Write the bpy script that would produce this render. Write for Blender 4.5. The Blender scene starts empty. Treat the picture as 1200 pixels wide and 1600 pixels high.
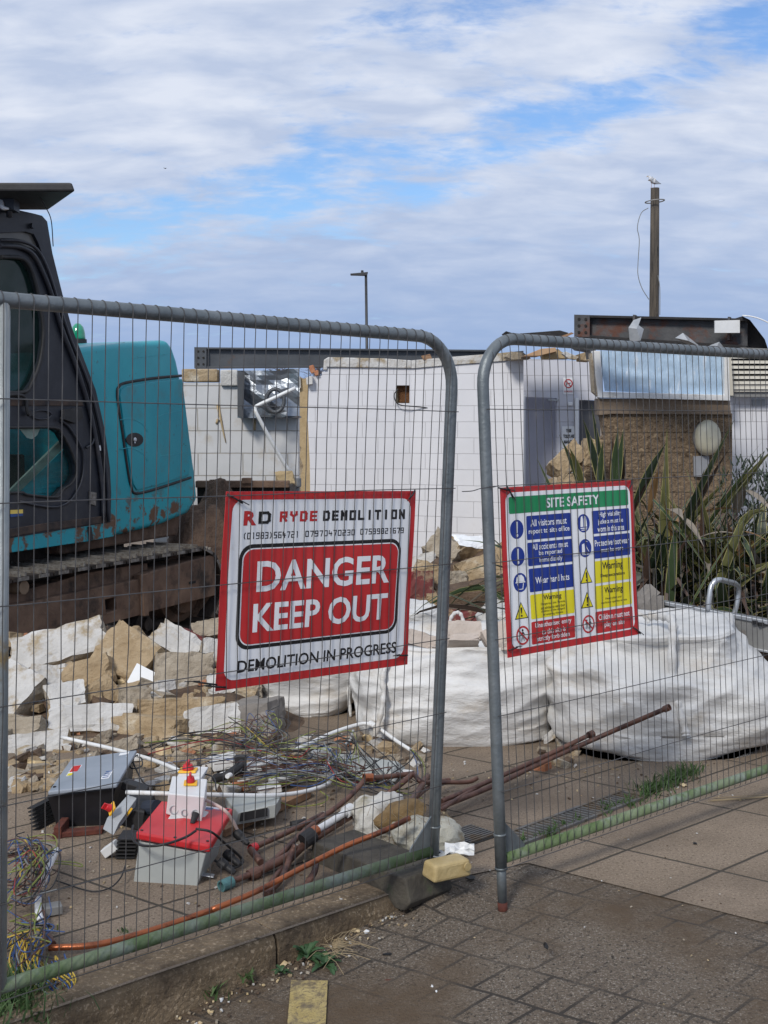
import bpy, bmesh, math, random
from mathutils import Vector as V, Matrix, noise
from mathutils.geometry import tessellate_polygon
R=math.radians
C=bpy.context.scene.collection
sc=bpy.context.scene
# ---------------------------------------------------------------- camera
PITCH=R(4.30); FP=1850.0; EYE=1.65
cam=bpy.data.cameras.new('camera'); co=bpy.data.objects.new('camera',cam); C.objects.link(co)
co.location=(0,0,EYE); co.rotation_euler=(R(90)-PITCH,0,0)
cam.sensor_fit='VERTICAL'; cam.sensor_height=36; cam.lens=36*FP/1600; cam.clip_end=3000; cam.clip_start=.05
sc.camera=co
# ---------------------------------------------------------------- light
SUN_EL=R(38); SUN_AZ=R(205)      # azimuth clockwise from +Y: behind the camera, a little to the left
w=bpy.data.worlds.new('World'); sc.world=w; w.use_nodes=True
def build_world():
    nt=w.node_tree; N=nt.nodes; L=nt.links; N.clear()
    out=N.new('ShaderNodeOutputWorld'); bg=N.new('ShaderNodeBackground'); bg.inputs[1].default_value=.1
    sky=N.new('ShaderNodeTexSky'); sky.sky_type='NISHITA'; sky.sun_disc=False; sky.sun_elevation=SUN_EL; sky.sun_rotation=SUN_AZ
    sky.air_density=1.3; sky.ozone_density=2.5; sky.dust_density=.4
    tc=N.new('ShaderNodeTexCoord'); sp=N.new('ShaderNodeSeparateXYZ'); L.new(tc.outputs['Generated'],sp.inputs[0])
    def M(op,a,b=None,c=None,clamp=False):
        n=N.new('ShaderNodeMath'); n.operation=op; n.use_clamp=clamp
        for i,v in enumerate((a,b,c)):
            if v is None: continue
            if isinstance(v,(int,float)): n.inputs[i].default_value=v
            else: L.new(v,n.inputs[i])
        return n.outputs[0]
    X,Y,Z=sp.outputs
    Zc=M('MAXIMUM',Z,0.0)
    den=M('ADD',Zc,.30)
    cx=M('DIVIDE',X,den); cy=M('DIVIDE',Y,den)
    cb=N.new('ShaderNodeCombineXYZ'); L.new(cx,cb.inputs[0]); L.new(cy,cb.inputs[1])
    def noisef(vec,scale,detail,rough,dist=0,stretch=None,off=(0,0,0)):
        mp=N.new('ShaderNodeMapping'); L.new(vec,mp.inputs[0]); mp.inputs['Location'].default_value=off
        if stretch: mp.inputs['Scale'].default_value=stretch
        n=N.new('ShaderNodeTexNoise'); n.inputs['Scale'].default_value=scale; n.inputs['Detail'].default_value=detail
        n.inputs['Roughness'].default_value=rough; n.inputs['Distortion'].default_value=dist
        L.new(mp.outputs[0],n.inputs['Vector']); return n.outputs[0]
    big=noisef(cb.outputs[0],1.8,3,.5,.3,None,(3.1,1.7,0))
    mid=noisef(cb.outputs[0],5.2,8,.60,.35,(1,1.7,1),(0.4,5.2,0))
    fine=noisef(cb.outputs[0],17,6,.6,.3,(1,1.9,1),(2.2,.3,0))
    # broken blue bands running diagonally up through the cloud sheet
    Yp=M('MAXIMUM',M('ABSOLUTE',Y),.25)
    az=M('DIVIDE',X,Yp); el=M('DIVIDE',Zc,Yp)
    def band(a,b,wd):
        d=M('SUBTRACT',el,M('ADD',M('MULTIPLY',az,b),a))
        d=M('ADD',d,M('MULTIPLY',M('SUBTRACT',big,.5),.10))
        d=M('DIVIDE',d,wd)
        return M('POWER',2.718,M('MULTIPLY',M('MULTIPLY',d,d),-1.0))
    b1=band(.215,.27,.035)
    b2=band(.335,.30,.045)
    # the second band only on the right half
    b2=M('MULTIPLY',b2,M('MULTIPLY_ADD',az,5.0,.55,True))
    bands=M('ADD',M('MULTIPLY',b1,.25),M('MULTIPLY',b2,.27))
    dens=M('ADD',M('MULTIPLY',mid,.66),M('MULTIPLY',fine,.34))
    dens=M('SUBTRACT',M('ADD',dens,.13),bands)
    cov=N.new('ShaderNodeMapRange'); cov.interpolation_type='SMOOTHERSTEP'
    cov.inputs['From Min'].default_value=.26; cov.inputs['From Max'].default_value=.60; L.new(dens,cov.inputs['Value'])
    # cloud brightness
    sh=noisef(cb.outputs[0],6.5,7,.52,.25,(1,2.0,1),(7,2,0))
    cr=N.new('ShaderNodeValToRGB'); L.new(sh,cr.inputs[0])
    cr.color_ramp.elements[0].position=.36; cr.color_ramp.elements[0].color=(4.7,5.5,7.2,1)
    cr.color_ramp.elements[1].position=.66; cr.color_ramp.elements[1].color=(6.8,7.3,8.4,1)
    # clouds towards the horizon are seen through more air: blue grey
    hz=N.new('ShaderNodeMapRange'); hz.interpolation_type='SMOOTHSTEP'; hz.inputs['From Min'].default_value=.02; hz.inputs['From Max'].default_value=.27; L.new(M('ADD',el,M('MULTIPLY',M('SUBTRACT',mid,.5),.12)),hz.inputs['Value'])
    mh=N.new('ShaderNodeMixRGB'); L.new(hz.outputs[0],mh.inputs[0]); mh.inputs[1].default_value=(3.0,4.15,6.5,1); L.new(cr.outputs[0],mh.inputs[2])
    sk=N.new('ShaderNodeMixRGB'); sk.blend_type='MULTIPLY'; sk.inputs[0].default_value=1; L.new(sky.outputs[0],sk.inputs[1]); sk.inputs[2].default_value=(.80,.98,1.30,1)
    mx=N.new('ShaderNodeMixRGB'); L.new(cov.outputs[0],mx.inputs[0]); L.new(sk.outputs[0],mx.inputs[1]); L.new(mh.outputs[0],mx.inputs[2])
    L.new(mx.outputs[0],bg.inputs[0]); L.new(bg.outputs[0],out.inputs[0])
build_world()
sl=bpy.data.lights.new('sun','SUN'); so=bpy.data.objects.new('sun',sl); C.objects.link(so)
sl.energy=2.4; sl.angle=R(11); sl.color=(1,.95,.88)
dv=V((math.sin(SUN_AZ)*math.cos(SUN_EL),math.cos(SUN_AZ)*math.cos(SUN_EL),math.sin(SUN_EL)))
so.rotation_euler=dv.to_track_quat('Z','Y').to_euler()
sc.view_settings.view_transform='Standard'; sc.view_settings.look='None'; sc.view_settings.exposure=.12; sc.view_settings.gamma=1
# ---------------------------------------------------------------- survey helpers (photo reading -> real position)
cF=V((0,math.cos(PITCH),-math.sin(PITCH))); cU=V((0,math.sin(PITCH),math.cos(PITCH))); O=V((0,0,EYE))
def ray(x,y): return cF+V((1,0,0))*((x-600)/FP)+cU*((800-y)/FP)
def G(x,y,z=0.0):
    r=ray(x,y); return O+r*((z-EYE)/r.z)
def P(x,y,Y):
    r=ray(x,y); return O+r*(Y/r.y)
def PL(x,y,o,n):
    r=ray(x,y); return O+r*((o-O).dot(n)/r.dot(n))
# ---------------------------------------------------------------- materials
MATS={}
def mk(name,c1,c2=None,scale=6,rough=.7,metal=0,bump=0,bscale=30,c3=None,c3lo=.55,c3hi=.65,c3scale=3,stretch=None,spec=.5,detail=6,bdist=.01,speck=None,coat=0,zmax=None):
    if name in MATS: return MATS[name]
    m=bpy.data.materials.new(name); m.use_nodes=True; nt=m.node_tree; N=nt.nodes; L=nt.links
    b=N['Principled BSDF']; b.inputs['Roughness'].default_value=rough; b.inputs['Metallic'].default_value=metal
    b.inputs['Specular IOR Level'].default_value=spec
    if coat: b.inputs['Coat Weight'].default_value=coat; b.inputs['Coat Roughness'].default_value=.15
    c1=tuple(c1)+(1,); c2=tuple(c2 or c1[:3])+(1,)
    tc=N.new('ShaderNodeTexCoord'); vec=tc.outputs['Object']
    if stretch:
        mp=N.new('ShaderNodeMapping'); mp.inputs['Scale'].default_value=stretch; L.new(vec,mp.inputs[0]); vec=mp.outputs[0]
    def nz(s,d=detail,r=.6):
        n=N.new('ShaderNodeTexNoise'); n.inputs['Scale'].default_value=s; n.inputs['Detail'].default_value=d; n.inputs['Roughness'].default_value=r; L.new(vec,n.inputs['Vector']); return n.outputs[0]
    def ramp(v,lo,hi,ca,cb_):
        r=N.new('ShaderNodeValToRGB'); L.new(v,r.inputs[0]); e=r.color_ramp.elements; e[0].position=lo; e[1].position=hi; e[0].color=ca; e[1].color=cb_; return r.outputs[0]
    col=ramp(nz(scale),.35,.68,c1,c2)
    if speck:
        s1=ramp(nz(speck[0],3,.7),speck[2],speck[3],(0,0,0,1),(1,1,1,1))
        mx=N.new('ShaderNodeMixRGB'); L.new(s1,mx.inputs[0]); L.new(col,mx.inputs[1]); mx.inputs[2].default_value=tuple(speck[1])+(1,); col=mx.outputs[0]
    if c3:
        msk=ramp(nz(c3scale,8,.65),c3lo,c3hi,(0,0,0,1),(1,1,1,1))
        if zmax:
            sx=N.new('ShaderNodeSeparateXYZ'); L.new(tc.outputs['Object'],sx.inputs[0]); mr=N.new('ShaderNodeMapRange'); mr.inputs['From Min'].default_value=zmax[0]; mr.inputs['From Max'].default_value=zmax[1]; mr.inputs['To Min'].default_value=1; mr.inputs['To Max'].default_value=0; L.new(sx.outputs[2],mr.inputs['Value'])
            mu=N.new('ShaderNodeMath'); mu.operation='MULTIPLY'; L.new(msk,mu.inputs[0]); L.new(mr.outputs[0],mu.inputs[1]); msk=mu.outputs[0]
        mx=N.new('ShaderNodeMixRGB'); L.new(msk,mx.inputs[0]); L.new(col,mx.inputs[1]); mx.inputs[2].default_value=tuple(c3)+(1,); col=mx.outputs[0]
    L.new(col,b.inputs['Base Color'])
    if bump:
        bp=N.new('ShaderNodeBump'); bp.inputs['Strength'].default_value=bump; bp.inputs['Distance'].default_value=bdist; L.new(nz(bscale,5,.65),bp.inputs['Height']); L.new(bp.outputs[0],b.inputs['Normal'])
    MATS[name]=m; return m
def mk_grid(name,c1,c2,joint,ua,va,bw,bh,mortar,off=.5,rough=.75,jb=.4,orig=(0,0,0),speck=None,bump=.3,bscale=60,c3=None,c3scale=1.2,c3lo=.5,c3hi=.7,bdist=.006,cvar=None,orig2=None,jfade=None):
    """block / slab pattern laid out on the surface's own axes: ua and va give the two pattern coordinates"""
    m=bpy.data.materials.new(name); m.use_nodes=True; nt=m.node_tree; N=nt.nodes; L=nt.links; b=N['Principled BSDF']; b.inputs['Roughness'].default_value=rough
    tc=N.new('ShaderNodeTexCoord'); mp=N.new('ShaderNodeVectorMath'); mp.operation='SUBTRACT'; L.new(tc.outputs['Object'],mp.inputs[0]); mp.inputs[1].default_value=orig
    def dot(a):
        n=N.new('ShaderNodeVectorMath'); n.operation='DOT_PRODUCT'; L.new(mp.outputs[0],n.inputs[0]); n.inputs[1].default_value=a; return n.outputs['Value']
    cb=N.new('ShaderNodeCombineXYZ'); L.new(dot(ua),cb.inputs[0]); L.new(dot(va),cb.inputs[1])
    wob=N.new('ShaderNodeTexNoise'); wob.inputs['Scale'].default_value=7; wob.inputs['Detail'].default_value=3; L.new(tc.outputs['Object'],wob.inputs['Vector'])
    wa=N.new('ShaderNodeVectorMath'); wa.operation='MULTIPLY_ADD'; L.new(wob.outputs['Color'],wa.inputs[0]); wa.inputs[1].default_value=(mortar*1.3,)*3; L.new(cb.outputs[0],wa.inputs[2])
    br=N.new('ShaderNodeTexBrick'); L.new(wa.outputs[0],br.inputs['Vector']); br.offset=off; br.squash=1
    br.inputs['Color1'].default_value=(.45,.45,.45,1); br.inputs['Color2'].default_value=(.55,.55,.55,1); br.inputs['Mortar'].default_value=(0,0,0,1)
    br.inputs['Scale'].default_value=1; br.inputs['Brick Width'].default_value=bw; br.inputs['Row Height'].default_value=bh; br.inputs['Mortar Size'].default_value=mortar; br.inputs['Mortar Smooth'].default_value=.3
    def nz(s,d=6,r=.6):
        n=N.new('ShaderNodeTexNoise'); n.inputs['Scale'].default_value=s; n.inputs['Detail'].default_value=d; n.inputs['Roughness'].default_value=r; L.new(tc.outputs['Object'],n.inputs['Vector']); return n.outputs[0]
    def ramp(v,lo,hi,ca,cb_):
        r=N.new('ShaderNodeValToRGB'); L.new(v,r.inputs[0]); e=r.color_ramp.elements; e[0].position=lo; e[1].position=hi; e[0].color=ca; e[1].color=cb_; return r.outputs[0]
    def mix(f,a,bb,mode='MIX'):
        x=N.new('ShaderNodeMixRGB'); x.blend_type=mode
        if isinstance(f,float): x.inputs[0].default_value=f
        else: L.new(f,x.inputs[0])
        for i,v in ((1,a),(2,bb)):
            if isinstance(v,tuple): x.inputs[i].default_value=v+(1,)*(4-len(v))
            else: L.new(v,x.inputs[i])
        return x.outputs[0]
    col=ramp(nz(2.3),.33,.7,tuple(c1)+(1,),tuple(c2)+(1,))
    if cvar: col=mix(cvar,col,ramp(br.outputs['Color'],.4,.6,tuple(c1)+(1,),tuple(c2)+(1,)))
    if speck:
        for s in speck: col=mix(ramp(nz(s[0],3,.7),s[2],s[3],(0,0,0,1),(1,1,1,1)),col,tuple(s[1]))
    if c3: col=mix(ramp(nz(c3scale,8,.66),c3lo,c3hi,(0,0,0,1),(1,1,1,1)),col,tuple(c3))
    fac=br.outputs['Fac']
    if jfade:
        fm=N.new('ShaderNodeMath'); fm.operation='MULTIPLY'; L.new(fac,fm.inputs[0]); L.new(ramp(nz(jfade[0],4),jfade[1],jfade[2],(0.02,0.02,0.02,1),(1,1,1,1)),fm.inputs[1]); fac=fm.outputs[0]
    col=mix(fac,col,tuple(joint))
    L.new(col,b.inputs['Base Color'])
    inv=N.new('ShaderNodeMath'); inv.operation='MULTIPLY_ADD'; L.new(fac,inv.inputs[0]); inv.inputs[1].default_value=-jb
    hn=N.new('ShaderNodeMath'); hn.operation='MULTIPLY'; L.new(nz(bscale,5,.7),hn.inputs[0]); hn.inputs[1].default_value=bump; L.new(hn.outputs[0],inv.inputs[2])
    bp=N.new('ShaderNodeBump'); bp.inputs['Strength'].default_value=1; bp.inputs['Distance'].default_value=bdist; L.new(inv.outputs[0],bp.inputs['Height']); L.new(bp.outputs[0],b.inputs['Normal'])
    MATS[name]=m; return m
def glass(name,tint,alpha=.45,rough=.08,tr_c=(.55,.75,.68,1)):
    m=bpy.data.materials.new(name); m.use_nodes=True; nt=m.node_tree; N=nt.nodes; L=nt.links; b=N['Principled BSDF']
    b.inputs['Base Color'].default_value=tuple(tint)+(1,); b.inputs['Roughness'].default_value=rough; b.inputs['Alpha'].default_value=1
    b.inputs['Specular IOR Level'].default_value=.6
    tr=N.new('ShaderNodeBsdfTransparent'); tr.inputs[0].default_value=tr_c
    mx=N.new('ShaderNodeMixShader'); 
    n=N.new('ShaderNodeTexNoise'); n.inputs['Scale'].default_value=5; n.inputs['Detail'].default_value=8
    mr=N.new('ShaderNodeMapRange'); mr.inputs['From Min'].default_value=.3; mr.inputs['From Max'].default_value=.7; mr.inputs['To Min'].default_value=alpha-.15; mr.inputs['To Max'].default_value=alpha+.15
    L.new(n.outputs[0],mr.inputs['Value']); L.new(mr.outputs[0],mx.inputs[0]); L.new(tr.outputs[0],mx.inputs[1]); L.new(b.outputs[0],mx.inputs[2])
    L.new(mx.outputs[0],N['Material Output'].inputs[0]); MATS[name]=m; return m
# palette
galv=mk('galvanised_tube',(.12,.14,.15),(.20,.22,.23),9,.45,.45,.25,60,c3=(.16,.10,.06),c3lo=.66,c3hi=.76,c3scale=7)
wire_m=mk('mesh_wire',(.07,.07,.075),(.12,.115,.11),20,.55,.5)
algae=mk('algae_tube',(.075,.125,.04),(.17,.21,.13),8,.8,.1,.4,60,c3=(.24,.27,.25),c3lo=.50,c3hi=.66,c3scale=5)
rust=mk('rust',(.065,.017,.012),(.13,.035,.02),25,.85,0,.5,90)
rustbrown=mk('dirty_steel',(.10,.058,.038),(.20,.125,.082),5,.85,0,.6,50,c3=(.025,.018,.014),c3lo=.5,c3hi=.66,c3scale=4)
trackm=mk('track_steel',(.022,.018,.015),(.055,.042,.034),12,.7,.3,.5,60)
shoe_edge=mk('worn_steel',(.28,.27,.25),(.12,.10,.085),30,.5,.6,.3,60)
teal=mk('teal_paint',(.004,.25,.315),(.008,.31,.375),1.6,.35,0,.06,20,c3=(.06,.15,.15),c3lo=.52,c3hi=.8,c3scale=4,coat=.3,speck=(26,(.03,.10,.11),.66,.70))
tealrust=mk('teal_paint_chipped',(.006,.27,.33),(.010,.33,.39),2.5,.42,0,.15,40,speck=(22,(.03,.12,.13),.66,.71),c3=(.11,.055,.03),c3lo=.50,c3hi=.55,c3scale=7,coat=.2,zmax=(1.0,1.18))
blackm=mk('black_rubber',(.010,.010,.011),(.022,.022,.024),15,.6,0,.1,60)
cabm=mk('cab_paint',(.010,.012,.019),(.022,.026,.036),5,.45,0,.12,30,c3=(.045,.04,.04),c3lo=.55,c3hi=.75,c3scale=5)
cabdirt=mk('cab_sill_dirt',(.015,.014,.016),(.08,.05,.035),8,.8,0,.3,40)
glassm=glass('cab_glass',(.012,.028,.026),.5,.06)
seatm=mk('cab_interior',(.012,.013,.015),(.03,.03,.032),8,.8)
palegreen=mk('pale_strut',(.16,.23,.20),(.22,.30,.26),9,.5)
skyl=mk('skylight_plastic',(.10,.095,.085),(.16,.15,.13),5,.3)
dark=mk('darkness_paint',(.012,.011,.010),(.02,.018,.016),8,.9)  # near-black standing in for shade in openings and pits; beam bolts too
beacon=mk('green_lens',(.0,.20,.10),(.0,.30,.16),9,.15,coat=1)
white=mk('white_plastic',(.62,.63,.63),(.72,.73,.73),6,.45,0,.05,30,c3=(.42,.38,.32),c3lo=.58,c3hi=.72,c3scale=9)
whitec=mk('white_clean',(.74,.76,.77),(.80,.81,.82),4,.4)
greyp=mk('grey_plastic',(.30,.32,.34),(.36,.38,.40),7,.45,0,.05,30)
ltgrey=mk('light_grey_enamel',(.34,.36,.345),(.40,.42,.40),5,.5,0,.1,20,c3=(.25,.24,.22),c3lo=.58,c3hi=.75,c3scale=6)
redp=mk('red_plastic',(.50,.015,.022),(.60,.03,.035),5,.4,0,.05,20,c3=(.35,.05,.05),c3lo=.6,c3hi=.75,c3scale=8)
yellowp=mk('yellow_plastic',(.78,.42,.02),(.85,.5,.04),9,.4)
bluep=mk('blue_plastic',(.02,.06,.2),(.03,.09,.28),9,.4)
sign_white=mk('sign_white',(.74,.75,.77),(.82,.83,.84),7,.35,0,.04,15,c3=(.55,.52,.48),c3lo=.66,c3hi=.8,c3scale=8)
sign_red=mk('sign_red',(.46,.018,.022),(.55,.03,.03),6,.38,0,.05,15,c3=(.70,.45,.42),c3lo=.70,c3hi=.73,c3scale=9)
ink=mk('sign_black',(.006,.006,.007),(.012,.012,.012),9,.4)
sign_blue=mk('sign_blue',(.004,.025,.22),(.006,.035,.27),9,.38)
sign_green=mk('sign_green',(.005,.21,.07),(.01,.25,.09),9,.38)
sign_yellow=mk('sign_yellow',(.72,.62,.01),(.80,.70,.02),9,.38)
copper=mk('dull_copper',(.10,.052,.040),(.21,.105,.072),11,.5,.35,.3,70,c3=(.055,.028,.024),c3lo=.5,c3hi=.62,c3scale=9)
copperb=mk('bright_copper',(.48,.15,.06),(.26,.095,.05),7,.32,.75,.2,60,c3=(.12,.05,.035),c3lo=.5,c3hi=.6,c3scale=6)
verd=mk('verdigris',(.10,.24,.24),(.06,.13,.14),30,.7,.1)
wood=mk('wood_board',(.20,.11,.06),(.33,.20,.115),5,.8,0,.4,30,stretch=(1,8,8))
sleeper=mk('timber_sleeper',(.12,.072,.045),(.20,.13,.085),5,.85,0,.5,30,stretch=(2,8,8))
weather=mk('weathered_timber',(.17,.155,.14),(.26,.24,.22),7,.85,0,.5,30)
stone=mk('raw_block',(.29,.21,.12),(.41,.315,.20),7,.95,0,1.0,28,c3=(.50,.44,.34),c3lo=.53,c3hi=.66,c3scale=6,bdist=.02)
stoneg=mk('raw_block_grey',(.28,.235,.175),(.40,.35,.28),7,.95,0,1.0,30,c3=(.22,.17,.115),c3lo=.55,c3hi=.66,c3scale=6,bdist=.02)
whitest=mk('painted_block',(.44,.43,.41),(.60,.595,.58),5,.85,0,1,24,c3=(.33,.265,.175),c3lo=.50,c3hi=.62,c3scale=6,bdist=.015)
redst=mk('red_painted_block',(.16,.03,.03),(.11,.035,.03),8,.8,0,.6,50,c3=(.25,.17,.11),c3lo=.53,c3hi=.6,c3scale=9)
darkst=mk('dark_soil_block',(.07,.045,.03),(.15,.10,.065),9,.95,0,1,40,bdist=.02)
brickm=mk('orange_brick',(.36,.14,.07),(.45,.22,.12),12,.9,0,.6,60)
bagm=None
foamtan=mk('insulation',(.36,.27,.15),(.44,.34,.20),9,.95,0,.7,40)
steelgrey=mk('steel_grey_paint',(.052,.058,.066),(.085,.092,.102),3,.5,.2,.15,30,c3=(.10,.07,.055),c3lo=.62,c3hi=.7,c3scale=4)
steelrust=mk('rusty_steel',(.04,.042,.046),(.085,.085,.088),5,.6,.2,.3,30,c3=(.10,.038,.022),c3lo=.53,c3hi=.64,c3scale=4)
sheet=mk('galvanised_sheet',(.18,.20,.225),(.30,.33,.37),3,.35,.6,.25,6,bdist=.05)
felt=mk('roof_felt',(.012,.012,.013),(.03,.028,.028),7,.85,0,.8,30)
rubberb=mk('recycled_rubber',(.04,.035,.028),(.085,.075,.058),14,.8,0,.6,60,c3=(.05,.07,.03),c3lo=.58,c3hi=.7,c3scale=7)
yblock=mk('yellow_cast',(.36,.27,.12),(.47,.37,.19),14,.6,0,.4,60)
alu=mk('aluminium',(.42,.44,.46),(.55,.57,.6),5,.35,.7,.1,30)
alud=mk('aluminium_dull',(.20,.20,.195),(.28,.28,.27),6,.6,.3,.2,30)
polewood=mk('pole_wood',(.030,.026,.022),(.095,.078,.058),3,.85,0,.8,30,stretch=(6,6,.5),c3=(.012,.011,.01),c3lo=.56,c3hi=.62,c3scale=2)
lamp_m=mk('lamp_grey',(.02,.022,.026),(.04,.042,.046),9,.5)
bone=mk('litter_cream',(.50,.38,.20),(.62,.50,.32),20,.7,0,.3,60)
paint_y=mk('road_paint',(.34,.26,.10),(.46,.37,.17),9,.85,0,1,60,c3=(.14,.11,.07),c3lo=.46,c3hi=.60,c3scale=16,speck=(70,(.16,.125,.075),.52,.66))
straw=mk('dry_stem',(.25,.19,.11),(.33,.26,.16),9,.9)
hessian=mk('sand_spill',(.22,.14,.06),(.30,.2,.09),25,.95,0,1,60)
grassm=[mk('grass_a',(.035,.075,.018),(.05,.10,.025),9,.7),mk('grass_b',(.055,.10,.03),(.07,.12,.04),9,.7)]
leafw=mk('weed_leaf',(.022,.06,.022),(.04,.09,.03),20,.6)
flaxm=[mk('flax_dark',(.014,.026,.014),(.024,.038,.019),8,.5),mk('flax_green',(.032,.056,.022),(.045,.07,.028),8,.5),mk('flax_olive',(.085,.092,.03),(.125,.12,.042),8,.55),
       mk('flax_bronze',(.055,.034,.024),(.085,.05,.034),8,.6),mk('flax_orange',(.20,.11,.04),(.25,.15,.07),8,.6),mk('flax_dry',(.17,.145,.115),(.24,.21,.17),8,.75),mk('flax_edge',(.28,.26,.10),(.33,.30,.13),8,.55)]
hedgem=[mk('hedge_a',(.012,.024,.014),(.02,.035,.018),9,.7),mk('hedge_b',(.03,.05,.025),(.04,.06,.03),9,.7)]
cabcol={'yg':mk('cable_green_yellow',(.13,.18,.03),(.24,.25,.05),60,.5),'blue':mk('cable_blue',(.025,.06,.18),(.04,.09,.24),9,.5),'brown':mk('cable_brown',(.075,.03,.02),(.10,.045,.03),9,.5),
        'black':mk('cable_black',(.012,.012,.013),(.02,.02,.022),9,.5),'grey':mk('cable_grey',(.16,.17,.17),(.22,.23,.23),9,.5),'yellow':mk('cable_yellow',(.45,.30,.03),(.5,.36,.05),9,.5),'red':mk('cable_red',(.25,.02,.02),(.3,.03,.03),9,.5)}
# ---------------------------------------------------------------- mesh builder
def wloc(o):
    p=V((0,0,0))
    while o: p+=V(o.location); o=o.parent
    return p
def tag(o,label=None,cat=None,group=None,kind=None):
    if label: o['label']=label
    if cat: o['category']=cat
    if group: o['group']=group
    if kind: o['kind']=kind
    return o
def thing(name,loc,label,cat,group=None):
    o=bpy.data.objects.new(name,None); o.empty_display_size=.1; C.objects.link(o); o.location=loc; return tag(o,label,cat,group)
class MB:
    def __init__(s): s.v=[]; s.f=[]; s.m=[]; s.k=0; s.sm=[]
    def face(s,pts,smooth=False):
        i=len(s.v); s.v+=[V(p) for p in pts]; s.f.append(tuple(range(i,i+len(pts)))); s.m.append(s.k); s.sm.append(smooth); return s
    def add(s,vs,fs,smooth=False):
        i=len(s.v); s.v+=[V(p) for p in vs]
        for f in fs: s.f.append(tuple(i+j for j in f)); s.m.append(s.k); s.sm.append(smooth)
        return s
    def hexa(s,p):
        return s.add(p,[(3,2,1,0),(4,5,6,7),(0,1,5,4),(1,2,6,5),(2,3,7,6),(3,0,4,7)])
    def box(s,c,d,ax=None):
        c=V(c); ax=ax or (V((1,0,0)),V((0,1,0)),V((0,0,1))); h=[ax[i]*(d[i]/2) for i in range(3)]
        q=[(-1,-1),(1,-1),(1,1),(-1,1)]
        return s.hexa([c+h[0]*a+h[1]*b-h[2] for a,b in q]+[c+h[0]*a+h[1]*b+h[2] for a,b in q])
    def tube(s,pts,r,n=8,cap=True,closed=False):
        pts=[V(p) for p in pts]; N=len(pts); rr=r if isinstance(r,(list,tuple)) else [r]*N
        rings=[]; prev=None
        for i,p in enumerate(pts):
            a=pts[(i-1)%N] if (i>0 or closed) else p; b=pts[(i+1)%N] if (i<N-1 or closed) else p
            t=(b-a).normalized() if (b-a).length>1e-9 else V((0,0,1))
            if prev is None:
                u=t.orthogonal().normalized()
            else:
                u=(prev-t*prev.dot(t)); u=u.normalized() if u.length>1e-6 else t.orthogonal().normalized()
            prev=u; wv=t.cross(u); rings.append([p+(u*math.cos(2*math.pi*k/n)+wv*math.sin(2*math.pi*k/n))*rr[i] for k in range(n)])
        vs=[q for rg in rings for q in rg]; fs=[]
        for i in range(N if closed else N-1):
            j=(i+1)%N
            for k in range(n): fs.append((i*n+k,i*n+(k+1)%n,j*n+(k+1)%n,j*n+k))
        s.add(vs,fs,n>5)
        if cap and not closed:
            s.add(rings[0],[tuple(range(n-1,-1,-1))]); s.add(rings[-1],[tuple(range(n))])
        return s
    def plate(s,loops,t):
        """flat outline with holes, pushed by vector t into a solid plate"""
        t=V(t); loops=[[V(p) for p in l] for l in loops]; flat=[p for l in loops for p in l]
        tri=tessellate_polygon(loops); n=len(flat)
        fs=[tuple(a) for a in tri]+[tuple(n+j for j in reversed(a)) for a in tri]; i=0
        for l in loops:
            m=len(l)
            for k in range(m): fs.append((i+k,i+(k+1)%m,n+i+(k+1)%m,n+i+k))
            i+=m
        return s.add(flat+[p+t for p in flat],fs)
    def lathe(s,base,axis,prof,n=16):
        base=V(base); ax=V(axis).normalized(); u=ax.orthogonal().normalized(); w_=ax.cross(u); vs=[];fs=[]
        for (r,h) in prof:
            for k in range(n):
                a=2*math.pi*k/n; vs.append(base+ax*h+(u*math.cos(a)+w_*math.sin(a))*r)
        for i in range(len(prof)-1):
            for k in range(n): fs.append((i*n+k,i*n+(k+1)%n,(i+1)*n+(k+1)%n,(i+1)*n+k))
        fs.append(tuple(range(n-1,-1,-1))); fs.append(tuple((len(prof)-1)*n+k for k in range(n)))
        return s.add(vs,fs,False)
    def build(s,name,mats,parent=None,loc=None,bevel=0,seg=2,smooth=None,label=None,autosmooth=True):
        mats=mats if isinstance(mats,(list,tuple)) else [mats]
        if parent is not None: off=wloc(parent); loc=V((0,0,0)); base=off
        else:
            if loc is None:
                xs=[v.x for v in s.v]; ys=[v.y for v in s.v]; zs=[v.z for v in s.v]; loc=V(((min(xs)+max(xs))/2,(min(ys)+max(ys))/2,min(zs)))
            base=V(loc)
        me=bpy.data.meshes.new(name); me.from_pydata([v-base for v in s.v],[],s.f)
        for m in mats: me.materials.append(m)
        me.polygons.foreach_set('material_index',s.m)
        me.polygons.foreach_set('use_smooth',[bool(a) if smooth is None else smooth for a in s.sm])
        bm=bmesh.new(); bm.from_mesh(me); bmesh.ops.remove_doubles(bm,verts=bm.verts,dist=1e-5); bmesh.ops.recalc_face_normals(bm,faces=bm.faces)
        bm.to_mesh(me); bm.free(); me.update()
        o=bpy.data.objects.new(name,me); C.objects.link(o); o.location=loc
        if parent is not None: o.parent=parent
        if bevel:
            b=o.modifiers.new('bevel','BEVEL'); b.width=bevel; b.segments=seg; b.limit_method='ANGLE'; b.angle_limit=R(35); b.harden_normals=False
        if label: o['label']=label
        return o
def solo(mb,name,mats,label,cat,group=None,**k):
    return tag(mb.build(name,mats,**k),label,cat,group)
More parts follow.
